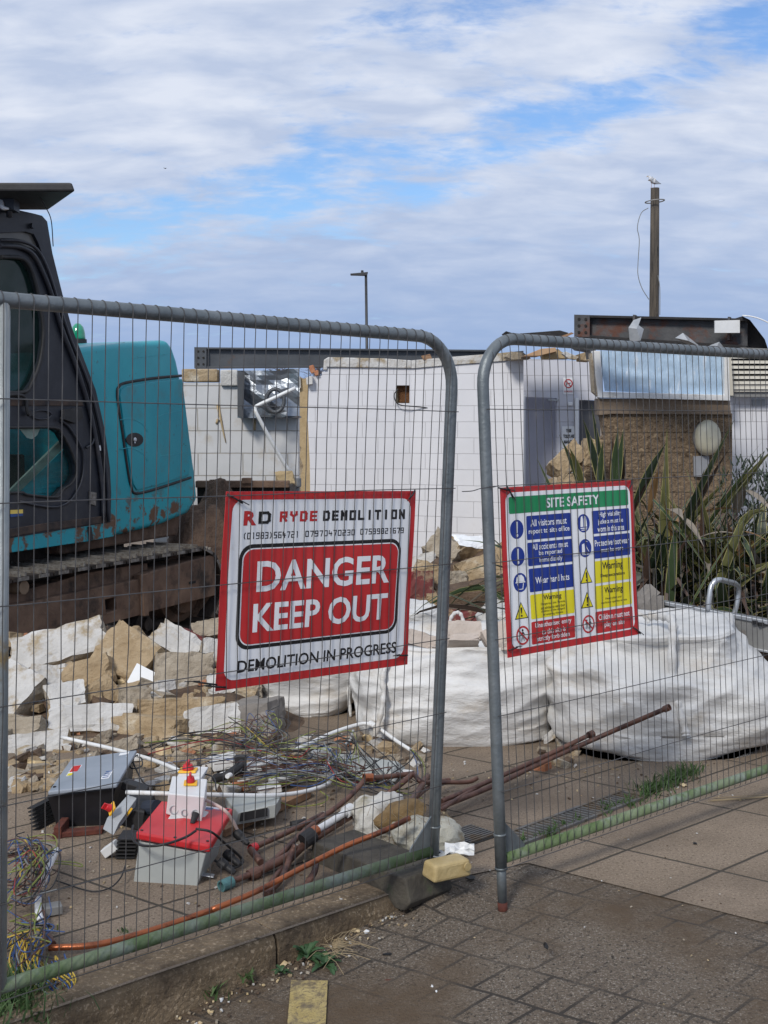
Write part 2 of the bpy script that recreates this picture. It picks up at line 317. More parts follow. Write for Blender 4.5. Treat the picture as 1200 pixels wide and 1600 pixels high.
def catmull(pts,n=6):
    pts=[V(p) for p in pts]; out=[]; Q=[pts[0]*2-pts[1]]+pts+[pts[-1]*2-pts[-2]]
    for i in range(1,len(Q)-2):
        a,b,c,d=Q[i-1:i+3]
        for k in range(n):
            t=k/n; out.append(.5*((2*b)+(c-a)*t+(2*a-5*b+4*c-d)*t*t+(3*b-a-3*c+d)*t**3))
    out.append(pts[-1]); return out
# ---------------------------------------------------------------- ground
KA=G(43,1590); KB=G(645,1385); kd=(KB-KA).normalized(); kn=V((kd.y,-kd.x,0))   # kerb line, kn points to the camera side
SB0=G(825,1348); SB1=G(1200,1443); sd=(SB1-SB0).normalized()
KL=KA-kd*6; SR=SB1+sd*12
def road_z(p):
    s=(p-KB).dot(kd)
    z=-min(max(.045-.105*s,0),.17)
    return z
def sstep(a,b,x):
    t=min(max((x-a)/(b-a),0),1); return t*t*(3-2*t)
slab_u=V((math.cos(R(40.8)),math.sin(R(40.8)),0)); slab_v=V((math.cos(R(-35.6)),math.sin(R(-35.6)),0))
# dual basis so the joints follow the two real joint directions
det=slab_u.x*slab_v.y-slab_u.y*slab_v.x
du=V((slab_v.y/det,-slab_v.x/det,0)); dvv=V((-slab_u.y/det,slab_u.x/det,0))
on=G(983,1328)
slabm=mk_grid('paving_slabs',(.205,.155,.108),(.265,.205,.150),(.055,.045,.032),du,dvv,.735,.37,.007,off=0,rough=.85,jb=.9,orig=(on.x,on.y,0),
   speck=[(130,(.40,.33,.25),.55,.67),(85,(.085,.062,.04),.54,.68)],c3=(.115,.085,.06),c3scale=1.1,c3lo=.46,c3hi=.72,bump=1.2,bscale=90,bdist=.006)
mb=MB()
far=900
mb.face([KL,KB,SB0,SB1,SR,V((far,SR.y-20,0)),V((far,far,0)),V((-far,far,0)),V((-far,KL.y,0))])
paving=tag(mb.build('paving',slabm,loc=(0,0,0)),kind='structure')
setts=mk_grid('road_setts',(.125,.096,.070),(.175,.140,.105),(.045,.037,.030),dvv*1.0,du*1.0,.150,.175,.0065,off=.5,rough=.9,jb=.7,orig=(SB0.x+.03,SB0.y,0),
   speck=[(140,(.33,.29,.24),.53,.64),(85,(.03,.024,.018),.53,.66)],c3=(.105,.070,.040),c3scale=1.1,c3lo=.45,c3hi=.60,bump=1.6,bscale=80,bdist=.010,jfade=(1.7,.38,.58))
mb=MB()
# road: heightfield on the camera side of the kerb and slab edge
nx,ny=60,50
def chain_y(x):
    if x<KB.x: return KB.y+(x-KB.x)*kd.y/kd.x
    if x<SB0.x: t=(x-KB.x)/(SB0.x-KB.x); return KB.y+(SB0.y-KB.y)*t
    return SB0.y+(x-SB0.x)*sd.y/sd.x
xs=[-6+i*.5 for i in range(10)]+[-1+ i*.06 for i in range(60)]+[2.6+i*.8 for i in range(12)]
grid=[]
for x in xs:
    yt=chain_y(x); row=[]
    for j in range(ny):
        t=(j/(ny-1))**1.5
        y=yt+.06-(8*t) ; p=V((x,y,0)); z=road_z(p)
        d=max(yt-y,0)
        if x<KB.x: pass
        else: z*=sstep(0,.35,d) if x>SB0.x else (z*0+1)*0+ (sstep(0,.25,d))
        z+=.004*noise.noise(p*5)*sstep(0,.1,d)-.004
        row.append(V((x,y,z)))
    grid.append(row)
vs=[p for r_ in grid for p in r_]; fs=[(i*ny+j,(i+1)*ny+j,(i+1)*ny+j+1,i*ny+j+1) for i in range(len(xs)-1) for j in range(ny-1)]
mb.add(vs,fs,True); road=tag(mb.build('road',setts,loc=(0,0,0)),kind='structure')
# kerb stones
kerbm=mk('kerb_concrete',(.15,.108,.064),(.21,.155,.098),6,.92,0,1,45,c3=(.075,.052,.032),c3lo=.46,c3hi=.68,c3scale=7,bdist=.016,speck=(75,(.36,.28,.19),.54,.66))
mb=MB(); klen=.92
s=-5.2
while s<.0:
    e=min(s+klen,0.0); prof=[]
    W=.145
    for (d,z) in [(-W,.004),(-W,-.25),(.012,-.25),(.012,-.045),(.006,-.018),(-.006,-.004),(-.022,.004)]: prof.append((d,z))
    for a,b in ((s+.004,e-.004),):
        A=[KB+kd*a+kn*d+V((0,0,z)) for d,z in prof]; B=[KB+kd*b+kn*d+V((0,0,z)) for d,z in prof]
        n=len(prof); mb.add(A+B,[(i,(i+1)%n,n+(i+1)%n,n+i) for i in range(n)]+[tuple(range(n)),tuple(range(2*n-1,n-1,-1))])
    s=e
tag(mb.build('kerb',kerbm,loc=(0,0,0),bevel=.003),kind='structure')
# mound of soil under the rubble
# ---------------------------------------------------------------- fence panels
def frame_axes(q):
    x,y,z,yaw,la,lb=q
    u=V((math.cos(yaw),math.sin(yaw),0)); n=V((-math.sin(yaw),math.cos(yaw),0)); v=V((0,0,1))
    v=v*math.cos(lb)+n*math.sin(lb); nn=u.cross(v)*-1
    u2=u*math.cos(la)+v*math.sin(la); v2=-u*math.sin(la)+v*math.cos(la)
    return V((x,y,z)),u2,v2,nn
HT=1.80; RC=.165; TR=.0205
def fence(q,sg,uend,label,seed,mid=None):
    o,U,Vv,Nn=frame_axes(q); rnd=random.Random(seed)
    def pt(u,v,n=0): return o+U*(u*sg)+Vv*v+Nn*n
    foot=pt(0,-.185); root=thing('fence_panel',(foot.x,foot.y,foot.z),label,'fence','temporary fence panels round the site')
    m=MB(); path=[pt(0,-.03),pt(0,.3),pt(0,.8),pt(0,1.3),pt(0,HT-RC)]
    for k in range(1,10):
        a=math.pi/2*k/10; path.append(pt(RC-RC*math.cos(a),HT-RC+RC*math.sin(a)))
    path+= [pt(RC,HT),pt(uend-RC,HT)]
    for k in range(1,10):
        a=math.pi/2*k/10; path.append(pt(uend-RC+RC*math.sin(a),HT-RC+RC*math.cos(a)))
    path+= [pt(uend,HT-RC),pt(uend,-.03)]
    m.tube(path,TR,16); m.build('frame_tube',galv,root)
    m=MB(); m.tube([pt(.018,0),pt(uend-.018,0)],.019,14); m.build('bottom_rail',algae,root,label='bottom rail green with algae')
    for ue in (0,uend):
        m=MB(); m.tube([pt(ue,.02),pt(ue,-.150)],.0165,14); lg=m.build('leg',galv,root)
        m=MB(); m.tube([pt(ue,-.150),pt(ue,-.188)],.0172,14); m.build('rusty_tip',rust,lg,label='rust red tip of the leg')
        
        for v0,v1 in ((.09,.082),(-.028,-.036)):
            m=MB(); m.tube([pt(ue,v0),pt(ue,v1)],TR+.002,14); m.build('weld_collar',galv,root)
        d=1 if ue==0 else -1
        m=MB(); g=[pt(ue+d*.012,.135,-.004),pt(ue+d*.012,.0,-.004),pt(ue+d*.12,.0,-.004),pt(ue+d*.115,.03,-.004)]; m.plate([g],Nn*.006); m.build('gusset_plate',galv,root)
    if mid:
        m=MB(); m.tube([pt(mid,0),pt(mid,HT)],.019,14); m.build('middle_post',mk('galvanised_light',(.24,.27,.28),(.36,.38,.38),7,.5,.3,.25,60,c3=(.26,.20,.11),c3lo=.6,c3hi=.7,c3scale=6),root)
    m=MB(); nv=-.0225
    cnt=int((uend-.02)/.0405); nrm={}
    for i in range(cnt):
        u=.034+i*.0405
        if u>uend-.02: break
        ht=HT if RC<u<uend-RC else HT-RC+math.sqrt(max(0,RC**2-(RC-u)**2 if u<RC else RC**2-(u-(uend-RC))**2))
        ph=rnd.random()*9; lean=rnd.uniform(-.004,.004); kink=rnd.uniform(-.006,.006)
        pp=[pt(u,-.024,nv+.004)]
        K=22
        for k in range(K+1):
            v=-.015+(ht-.03+.015)*k/K
            du_=lean*math.sin(v*1.7+ph)+kink*math.exp(-((v-.76)/.10)**2)+rnd.uniform(-.0008,.0008)+.003*noise.noise(V((u*3,v*2,seed)))
            pp.append(pt(u+du_,v,nv+.0015*noise.noise(V((u*9,v*3,seed+5)))))
        for k in range(0,5):
            a=math.pi*k/5*.75+.1; pp.append(pt(u,ht+ (TR+.001)*math.sin(a),-(TR+.001)*math.cos(a)))
        m.tube(pp,.00142,5,False)
    for i in range(7):
        v=1.553-i*.2627 if i<6 else -.03
        if i==6: v=-.026
        pp=[]
        K=40
        for k in range(K+1):
            u=-.012+(uend+.024)*k/K
            pp.append(pt(u,v+.004*noise.noise(V((u*1.3,i*7.7,seed))),nv-.0032))
        m.tube(pp,.0016,5,False)
    m.build('wire_mesh',wire_m,root)
    return root,pt
QL=(0.1753,4.1067,0.1373,0.733,-0.0138,-0.0364); QR=(0.4044,3.9959,0.1452,0.6977,0.0025,0.0599)
fL,ptL=fence(QL,-1,3.45,'galvanised mesh fence panel carrying the danger keep out sign, standing on the kerb',3,mid=1.607)
fR,ptR=fence(QR,1,3.45,'galvanised mesh fence panel carrying the site safety sign, its bare leg on the road',8)
# ---------------------------------------------------------------- lettering
def text_mesh(s,bold=0.0,cond=1):
    cu=bpy.data.curves.new('txt','FONT'); cu.body=s; cu.size=1; cu.offset=bold; cu.resolution_u=3; cu.fill_mode='FRONT'
    ob=bpy.data.objects.new('txt',cu); me=bpy.data.meshes.new_from_object(ob)
    vs=[(v.co.x,v.co.y) for v in me.vertices]; fs=[tuple(p.vertices) for p in me.polygons]
    bpy.data.objects.remove(ob); bpy.data.meshes.remove(me); bpy.data.curves.remove(cu)
    return vs,fs
def text_to(mb,s,mp,s0,s1,t0,t1,bold=0.0,lift=1):
    """fit the text to the rectangle s0..s1 (across) t0..t1 (down) on surface mp(s,t,lift)"""
    vs,fs=text_mesh(s,bold)
    x0=min(v[0] for v in vs);x1=max(v[0] for v in vs);y0=min(v[1] for v in vs);y1=max(v[1] for v in vs)
    pts=[mp(s0+(s1-s0)*(x-x0)/(x1-x0), t1+(t0-t1)*(y-y0)/(y1-y0), lift) for x,y in vs]
    mb.add(pts,fs)
GL={'R':[[(0,0),(0,1),(1,1),(1,.5),(0,.5)],[(.45,.5),(1,0)]],'Y':[[(0,1),(0,.75),(.5,.5),(1,.75),(1,1)],[(.5,.5),(.5,0)]],'D':[[(0,0),(0,1),(.8,1),(1,.8),(1,.2),(.8,0),(0,0)]],
'E':[[(1,1),(0,1),(0,0),(1,0)],[(0,.5),(.9,.5)]],'M':[[(0,0),(0,1),(.5,.5),(1,1),(1,0)]],'O':[[(0,0),(0,1),(1,1),(1,0),(0,0)]],'L':[[(0,1),(0,0),(1,0)]],'I':[[(.5,0),(.5,1)]],
'T':[[(0,1),(1,1)],[(.5,1),(.5,0)]],'N':[[(0,0),(0,1),(1,0),(1,1)]],
'0':[[(0,0),(0,1),(1,1),(1,0),(0,0)]],'1':[[(.4,1),(.6,1),(.6,0)]],'2':[[(0,1),(1,1),(1,.5),(0,.5),(0,0),(1,0)]],'3':[[(0,1),(1,1),(1,0),(0,0)],[(.2,.5),(1,.5)]],'4':[[(0,1),(0,.4),(1,.4)],[(.75,.7),(.75,0)]],
'5':[[(1,1),(0,1),(0,.5),(1,.5),(1,0),(0,0)]],'6':[[(1,1),(0,1),(0,0),(1,0),(1,.5),(0,.5)]],'7':[[(0,1),(1,1),(.5,0)]],'8':[[(0,0),(0,1),(1,1),(1,0),(0,0)],[(0,.5),(1,.5)]],'9':[[(0,0),(1,0),(1,1),(0,1),(0,.5),(1,.5)]],
'(':[[(.8,1),(.5,.75),(.5,.25),(.8,0)]],')':[[(.2,1),(.5,.75),(.5,.25),(.2,0)]],' ':[]}
def strokes(mb,s,mp,s0,s1,t0,t1,wx,wy,gap=.32,lift=1):
    n=len(s); cw=(s1-s0)/(n+gap*(n-1)) if n>1 else (s1-s0)
    for i,ch in enumerate(s):
        x0=s0+i*cw*(1+gap)
        for pl in GL[ch]:
            q=[(x0+wx/2+(cw-wx)*x,t1-wy/2+(t0-t1+wy)*y) for x,y in pl]
            for a,b in zip(q[:-1],q[1:]):
                dx,dy=(b[0]-a[0])/wx,(b[1]-a[1])/wy; l=math.hypot(dx,dy) or 1; dx/=l; dy/=l
                px,py=-dy*wx/2,dx*wy/2; ex,ey=dx*wx/2,dy*wy/2
                mb.face([mp(a[0]-ex+px,a[1]-ey+py,lift),mp(a[0]-ex-px,a[1]-ey-py,lift),mp(b[0]+ex-px,b[1]+ey-py,lift),mp(b[0]+ex+px,b[1]+ey+py,lift)])
def rrect(s0,s1,t0,t1,rs,rt,n=6):
    out=[]
    for cx,cy,a0 in ((s1-rs,t0+rt,-90),(s1-rs,t1-rt,0),(s0+rs,t1-rt,90),(s0+rs,t0+rt,180)):
        for k in range(n+1):
            a=R(a0+90*k/n); out.append((cx+rs*math.cos(a),cy+rt*math.sin(a)))
    return out
def make_sign(q,corners,label,lookup):
    o,U,Vv,Nn=frame_axes(q); base=-.0165
    tl,tr,br,bl=corners
    def mp(s,t,lift=0):
        u=(tl[0]*(1-s)+tr[0]*s)*(1-t)+(bl[0]*(1-s)+br[0]*s)*t
        v=(tl[1]*(1-s)+tr[1]*s)*(1-t)+(bl[1]*(1-s)+br[1]*s)*t
        n=base+.004*math.sin(s*5+t*3)*math.sin(t*4)-lift*.0006
        return o+U*u+Vv*v+Nn*n
    return mp,Nn
def flat(mb,pts,mp,lift):      # small pieces follow the board: subdivide by fan from the centre
    cx=sum(p[0] for p in pts)/len(pts); cy=sum(p[1] for p in pts)/len(pts)
    n=len(pts); rings=5; vs=[mp(cx,cy,lift)]
    dense=[]
    for i in range(n):
        a=pts[i]; b=pts[(i+1)%n]; k=max(1,int(max(abs(a[0]-b[0]),abs(a[1]-b[1]))/.06))
        for j in range(k): dense.append((a[0]+(b[0]-a[0])*j/k,a[1]+(b[1]-a[1])*j/k))
    m=len(dense)
    for r_ in range(1,rings+1):
        for p in dense: vs.append(mp(cx+(p[0]-cx)*r_/rings,cy+(p[1]-cy)*r_/rings,lift))
    fs=[(0,1+i,1+(i+1)%m) for i in range(m)]
    for r_ in range(rings-1):
        for i in range(m): fs.append((1+r_*m+i,1+(r_+1)*m+i,1+(r_+1)*m+(i+1)%m,1+r_*m+(i+1)%m))
    mb.add(vs,fs,True)
def board(mp,Nn,root,mat_,name='board'):
    K=14; m=MB(); f=[mp(i/K,j/K,0) for i in range(K+1) for j in range(K+1)]; b_=[p+Nn*.003 for p in f]
    n=len(f); fs=[]
    for i in range(K):
        for j in range(K):
            a=i*(K+1)+j; q_=(a,a+1,a+K+2,a+K+1); fs.append(q_); fs.append(tuple(n+x for x in reversed(q_)))
    edge=[i*(K+1) for i in range(K+1)]+[K*(K+1)+j for j in range(1,K+1)]+[i*(K+1)+K for i in range(K-1,-1,-1)]+[j for j in range(K-1,0,-1)]
    for a,b in zip(edge,edge[1:]+edge[:1]): fs.append((a,b,n+b,n+a))
    m.add(f+b_,fs); return m.build(name,mat_,root)
def tie(root,mp,s,t,ds,dt):
    m=MB(); a=mp(s,t,6); b=mp(s+ds,t+dt,14); c=mp(s+ds*.5,t+dt*.5,16); m.tube([a,c,b],.0028,6); m.tube([mp(s+ds*.75,t+dt*.75,16)+V((0,0,.004)),mp(s+ds*1.4,t+dt*1.2,22)],.0016,5); m.build('cable_tie',blackm,root)
# danger sign
def danger():
    mp,Nn=make_sign(QL,[(-.930,1.302),(-.167,1.285),(-.179,.696),(-.953,.711)],None,None)
    root=thing('warning_sign',mp(.5,1,0),'red and white danger keep out board tied behind the mesh','sign')
    bd=board(mp,Nn,root,sign_red)
    m=MB(); flat(m,rrect(.032,.972,.042,.955,.05,.06),mp,1); m.build('white_field',sign_white,root)
    m=MB(); flat(m,rrect(.078,.925,.268,.805,.06,.075),mp,2); bo=m.build('black_outline',ink,root)
    m=MB(); flat(m,rrect(.093,.911,.288,.786,.05,.06),mp,3); m.build('white_outline',sign_white,bo)
    m=MB(); flat(m,rrect(.098,.906,.294,.780,.047,.056),mp,4); rp=m.build('red_panel',sign_red,root)
    m=MB(); text_to(m,'DANGER',mp,.165,.862,.355,.515,.022,5); text_to(m,'KEEP OUT',mp,.155,.862,.572,.722,.022,5); m.build('lettering',sign_white,rp)
    m=MB(); text_to(m,'DEMOLITION IN PROGRESS',mp,.095,.928,.858,.922,.015,2); m.build('lettering',ink,root)
    m=MB(); strokes(m,'RYDE',mp,.262,.452,.103,.158,.012,.0125,lift=2)
    m.build('red_lettering',sign_red,root); m=MB(); text_to(m,'R',mp,.088,.150,.098,.172,.05,2); m.build('logo_letter',sign_red,root)
    m=MB(); strokes(m,'DEMOLITION',mp,.482,.938,.103,.158,.012,.0125,lift=2); strokes(m,'D',mp,.158,.217,.102,.165,.014,.014,lift=3)
    strokes(m,'(01983)564721',mp,.088,.362,.208,.242,.0042,.0050,lift=2); strokes(m,'07970470230',mp,.395,.655,.208,.240,.0042,.0050,lift=2); strokes(m,'07599821679',mp,.685,.935,.206,.238,.0042,.0050,lift=2)
    m.build('black_lettering',ink,root)
    tie(root,mp,.0,.012,.07,.045); tie(root,mp,.99,-.005,-.04,.05); tie(root,mp,.0,.965,-.11,-.035); tie(root,mp,.995,.945,-.07,-.01)
    tie(root,mp,.045,.985,-.1,-.025)
danger()
def safety():
    mp,Nn=make_sign(QR,[(.049,1.284),(.771,1.286),(.775,.692),(.055,.694)],None,None)
    root=thing('safety_sign',mp(.5,1,0),'site safety notice with green, blue, yellow and red panels tied behind the mesh','sign')
    board(mp,Nn,root,sign_red)
    m=MB(); flat(m,rrect(.030,.968,.032,.958,.05,.055),mp,1); m.build('white_field',sign_white,root)
    m=MB(); flat(m,rrect(.052,.95,.058,.158,.01,.01),mp,2); g=m.build('green_panel',sign_green,root)
    m=MB(); text_to(m,'SITE SAFETY',mp,.315,.715,.078,.138,.02,3); m.build('lettering',sign_white,g)
    def panel(nm,mt,s0,s1,t0,t1,lines,lm,sizes=None):
        m=MB(); flat(m,rrect(s0,s1,t0,t1,.008,.008),mp,2); p=m.build(nm,mt,root)
        m=MB()
        for (txt,a,b,c,d) in lines: text_to(m,txt,mp,a,b,c,d,.014 if d-c>.025 else 0,3)
        m.build('lettering',lm,p)
    panel('blue_panel',sign_blue,.172,.492,.178,.322,[('All visitors must',.20,.46,.202,.243),('report to site office',.185,.478,.255,.296)],sign_white)
    panel('blue_panel',sign_blue,.172,.492,.338,.478,[('All accidents must',.205,.46,.348,.385),('be reported',.25,.415,.391,.427),('immediately',.25,.415,.433,.470)],sign_white)
    panel('blue_panel',sign_blue,.172,.492,.494,.634,[('Wear hard hats',.215,.458,.548,.588)],sign_white)
    panel('yellow_panel',sign_yellow,.172,.492,.650,.796,[('Warning',.265,.395,.660,.700),('Dangerous site. Parents',.245,.42,.706,.724),('are advised to warn their',.245,.42,.728,.746),('children of the dangers',.245,.42,.750,.768),('of entering this site',.26,.405,.772,.788)],ink)
    panel('red_panel',sign_red,.172,.492,.812,.948,[('Unauthorised entry',.198,.465,.822,.860),('to this site is',.245,.42,.866,.898),('strictly forbidden',.21,.45,.904,.942)],sign_white)
    panel('blue_panel',sign_blue,.652,.952,.178,.322,[('High visibility',.705,.885,.188,.228),('jackets must be',.695,.898,.234,.272),('worn in this area',.688,.905,.276,.314)],sign_white)
    panel('blue_panel',sign_blue,.652,.952,.338,.478,[('Protective footwear',.662,.942,.362,.402),('must be worn',.71,.89,.414,.442)],sign_white)
    panel('yellow_panel',sign_yellow,.652,.952,.494,.634,[('Warning',.715,.885,.506,.566),('Deep excavations',.70,.90,.578,.606)],ink)
    panel('yellow_panel',sign_yellow,.652,.952,.650,.796,[('Warning',.728,.878,.664,.716),('Heavy plant and',.735,.865,.730,.748),('machinery operate on site',.70,.91,.754,.772)],ink)
    panel('red_panel',sign_red,.652,.952,.812,.948,[('Children must not',.675,.925,.832,.868),('play on site',.72,.88,.884,.924)],sign_white)
    def circ(cx,cy,r,lift,mb,n=24,rx=None):
        flat(mb,[(cx+(rx or r)*.83*math.cos(2*math.pi*k/n),cy+r*math.sin(2*math.pi*k/n)) for k in range(n)],mp,lift)
    RX=.057
    for cx,cy,kind in ((.103,.252,'ex'),(.103,.412,'ex'),(.110,.568,'hat'),(.585,.250,'vest'),(.588,.405,'boot')):
        m=MB(); circ(cx,cy,RX,2,m); p=m.build('symbol_disc',sign_blue,root); m=MB()
        def poly(pts,l=3): m.face([mp(cx+a*.83,cy+b,l) for a,b in pts])
        if kind=='ex':
            poly([(-.009,-.045),(.009,-.045),(.005,.022),(-.005,.022)]); circ(cx,cy+.036,.010,3,m,12)
        elif kind=='hat':
            poly([(-.035,-.006),(-.030,-.030),(-.012,-.045),(.012,-.045),(.030,-.030),(.035,-.006)]); poly([(-.04,-.005),(.04,-.005),(.04,.002),(-.04,.002)])
            for a,b in (((-.025,.006),(-.018,.04)),((-.018,.04),(.016,.04)),((.016,.04),(.024,.006))):
                poly([(a[0]-.002,a[1]-.002),(a[0]+.003,a[1]+.002),(b[0]+.003,b[1]+.002),(b[0]-.002,b[1]-.002)])
        elif kind=='vest':
            poly([(-.022,-.040),(-.008,-.046),(-.004,-.02),(-.004,.022),(-.030,.022),(-.028,-.01)]); poly([(.022,-.040),(.008,-.046),(.004,-.02),(.004,.022),(.030,.022),(.028,-.01)])
            poly([(-.030,.028),(.030,.028),(.030,.034),(-.030,.034)]); poly([(-.024,.040),(.024,.040),(.022,.045),(-.022,.045)])
        else:
            poly([(-.030,-.025),(-.008,-.030),(-.004,.010),(-.006,.034),(-.032,.034)]); poly([(-.030,.036),(.038,.036),(.038,.042),(-.030,.042)]); 
            poly([(.004,-.045),(.008,-.045),(.012,-.008),(.032,.02),(.030,.024),(.009,-.004)]); poly([(.004,-.045),(.022,-.04),(.022,-.037),(.004,-.041)])
        m.build('symbol',sign_white,p)
    for cx,cy in ((.105,.738),(.588,.578),(.590,.732)):
        m=MB(); m.face([mp(cx,cy-.056,2),mp(cx+.047,cy+.045,2),mp(cx-.047,cy+.045,2)]); p=m.build('symbol_triangle',ink,root)
        m=MB(); m.face([mp(cx,cy-.046,3),mp(cx+.039,cy+.040,3),mp(cx-.039,cy+.040,3)]); m.build('yellow_field',sign_yellow,p)
        m=MB(); m.face([mp(cx-.006,cy-.022,4),mp(cx+.006,cy-.022,4),mp(cx+.003,cy+.014,4),mp(cx-.003,cy+.014,4)]); circ(cx,cy+.027,.007,4,m,10); m.build('symbol',ink,p)
    for cx,cy,k2 in ((.108,.882,1),(.596,.880,2)):
        m=MB(); n=28
        for k in range(n):
            a=2*math.pi*k/n; b=2*math.pi*(k+1)/n
            m.face([mp(cx+.047*math.cos(a),cy+.057*math.sin(a),3),mp(cx+.047*math.cos(b),cy+.057*math.sin(b),3),mp(cx+.038*math.cos(b),cy+.046*math.sin(b),3),mp(cx+.038*math.cos(a),cy+.046*math.sin(a),3)])
        m.face([mp(cx-.032,cy-.029,4),mp(cx-.026,cy-.035,4),mp(cx+.032,cy+.029,4),mp(cx+.026,cy+.035,4)]); p=m.build('prohibition_ring',sign_red,root)
        m=MB()
        for i in range(k2):
            ox=cx+(-.012+.024*i if k2==2 else 0); sc_=.8 if k2==2 else 1
            circ(ox,cy-.030*sc_,.008*sc_,2,m,10)
            for pl in ([(-.008,-.02),(.008,-.02),(.006,.006),(-.006,.006)],[(-.006,.005),(-.001,.005),(-.008,.036),(-.013,.036)],[(.001,.005),(.006,.005),(.013,.034),(.009,.036)],[(-.008,-.018),(-.02,-.004),(-.018,0),(-.006,-.012)],[(.008,-.018),(.02,-.004),(.018,0),(.006,-.012)]):
                m.face([mp(ox+a*.83*sc_,cy+b*sc_,2) for a,b in pl])
        m.build('symbol',ink,p)
    tie(root,mp,-.02,.0,.07,.02); tie(root,mp,.04,-.005,.03,.07); tie(root,mp,.985,.0,-.03,.05); tie(root,mp,.945,.945,.05,.05); tie(root,mp,.0,.955,.06,-.012)
safety()
# bit of cut wire twisted round the upright in the gap
m=MB(); a=ptR(0,1.29); m.tube(catmull([P(722,768,3.9),P(738,767,3.92),P(752,763,3.96),a+V((.02,-.03,0)),ptR(.03,1.292,-.026)],5),.0017,5); solo(m,'tie_wire',wire_m,'thin cut wire poking out into the gap from the fence upright','wire')
# ---------------------------------------------------------------- excavator
A0=V((-2.40,7.40,0)); ea=V((.437,.899,0)).normalized(); eb=V((-ea.y,ea.x,0))
def X(s,off,z): return A0+ea*s+eb*off+V((0,0,z))
def E_(px,py,off):
    p=PL(px,py,A0+eb*off,eb); return ((p-A0).dot(ea),p.z)
def EP(px,py,off): return PL(px,py,A0+eb*off,eb)
def excavator():
    root=thing('excavator',X(.6,1.2,0),'teal tracked excavator with black cab and rusty undercarriage behind the fence','excavator')
    # body housing
    out=[(118,543),(200,535),(262,531),(270,541),(278,565),(286,603),(294,645),(300,695),(307,745),(310,782),(296,802),(256,819),(200,834),(133,846)]
    pts=[E_(x,y,.30) for x,y in out]; zb=pts[-1][1]
    m=MB(); m.plate([[X(s_,.30,z_) for s_,z_ in pts]],eb*2.1); body=m.build('engine_housing',tealrust,root,bevel=.10,seg=6,smooth=True)
    m=MB(); m.box(X(1.35,1.3,2.31),(.9,1.9,.03),(ea,eb,V((0,0,1)))); 
    top=[E_(x,y,.33) for x,y in ((125,545),(200,536),(258,531))]
    mm=MB(); mm.tube([X(s_,.36,z_+.000) for s_,z_ in top[:2]],.008,6); mm.build('top_seam',blackm,root)
    # deck skirt under the cab
    sk=[E_(x,y,.30) for x,y in ((-60,852),(133,820),(176,812),(176,838),(133,846),(10,864),(-60,872))]
    m=MB(); m.plate([[X(s_,.285,z_) for s_,z_ in [( -1.2,sk[0][1]),sk[1],sk[2],sk[3],sk[4],sk[5],(-1.2,sk[5][1])]]],eb*2.0); m.build('deck_skirt',tealrust,root,bevel=.015)
    p=[EP(x,y,.275) for x,y in ((138,823),(143,823),(146,843),(140,845))]; m=MB(); m.plate([p],eb*.02); m.build('skirt_gap_shade',blackm,root)  # black strip painted in for the shaded gap in the skirt
    # side door with black rubber seal
    dr=[(283,587),(240,591),(197,598),(186,604),(183,618),(191,675),(200,738),(205,760),(213,771),(250,762),(298,746)]
    m=MB(); m.tube(catmull([EP(x,y,.297) for x,y in dr],4),.011,8); m.build('door_seal',blackm,root)
    q=[(285,592),(240,596),(199,603),(190,608),(188,619),(195,674),(205,736),(209,757),(215,766),(250,757),(296,742),(300,715),(292,650)]
    m=MB(); m.plate([[EP(x,y,.288) for x,y in q]],eb*.03); door=m.build('engine_door',teal,root,bevel=.006)
    m=MB(); n=18; m.plate([[EP(211+13.5*math.cos(2*math.pi*k/n),687+11*math.sin(2*math.pi*k/n),.282) for k in range(n)]],eb*.012); lt=m.build('latch',blackm,door,bevel=.003)
    m=MB(); c=EP(211,687,.276); m.lathe(c+eb*.004,-eb,[(.017,0),(.017,.008),(.01,.012)],12); m.box(c+V((0,0,-.012)),(.008,.01,.03)); m.build('keyhole',alu,lt)
    for pl_ in ([(242,652),(262,645),(284,641)],[(250,712),(270,710),(292,705)],[(206,560),(236,556),(262,553)]):
        m=MB(); m.tube([EP(x,y,.2885 if y>600 else .3) for x,y in pl_],.003,5); m.build('crease_line',tealrust,root)
    for yy in (662,708):
        m=MB(); m.tube(catmull([EP(x,y,.289) for x,y in ((188,yy-6),(204,yy-8),(222,yy),(230,yy+12))],4),.004,6); m.build('pressed_rib',teal,door)
    # cab shell: side panel with window openings
    cab_o=[(55,334),(66,337),(74,346),(82,395),(98,460),(113,513),(131,560),(150,610),(164,672),(172,730),(174,770),(173,816)]
    co_=[E_(x,y,.28) for x,y in cab_o]; zr=co_[0][1]
    outer=[(-.95,zr),(-1.05,zr-.1),(-1.15,1.6),(-1.15,.93),(0.2,.88)]
    loop=[X(s_,.28,z_) for s_,z_ in co_]+[X(s_,.28,z_) for s_,z_ in reversed(outer)]
    w1=[(0,402),(20,402),(36,406),(48,424),(57,455),(65,500),(66,530),(61,565),(50,595),(38,612),(0,614)]
    w1=[E_(x,y,.28) for x,y in w1]; w1=[(-.85,w1[0][1])]+w1+[(-.85,w1[-1][1])]
    w2=[(15,668),(82,668),(95,677),(108,700),(117,725),(118,742),(110,756),(98,764),(88,777),(40,773),(15,770)]
    w2=[E_(x,y,.28) for x,y in w2]; w2=[(-.8,w2[0][1])]+w2+[(-.8,w2[-1][1])]
    w3=[(0,364),(40,362),(53,366),(60,380),(66,398),(50,388),(30,381),(0,378)]; w3=[E_(x,y,.28) for x,y in w3]; w3=[(-.8,w3[0][1])]+w3+[(-.8,w3[-1][1])]
    L3=lambda w_:[X(s_,.28,z_) for s_,z_ in w_]
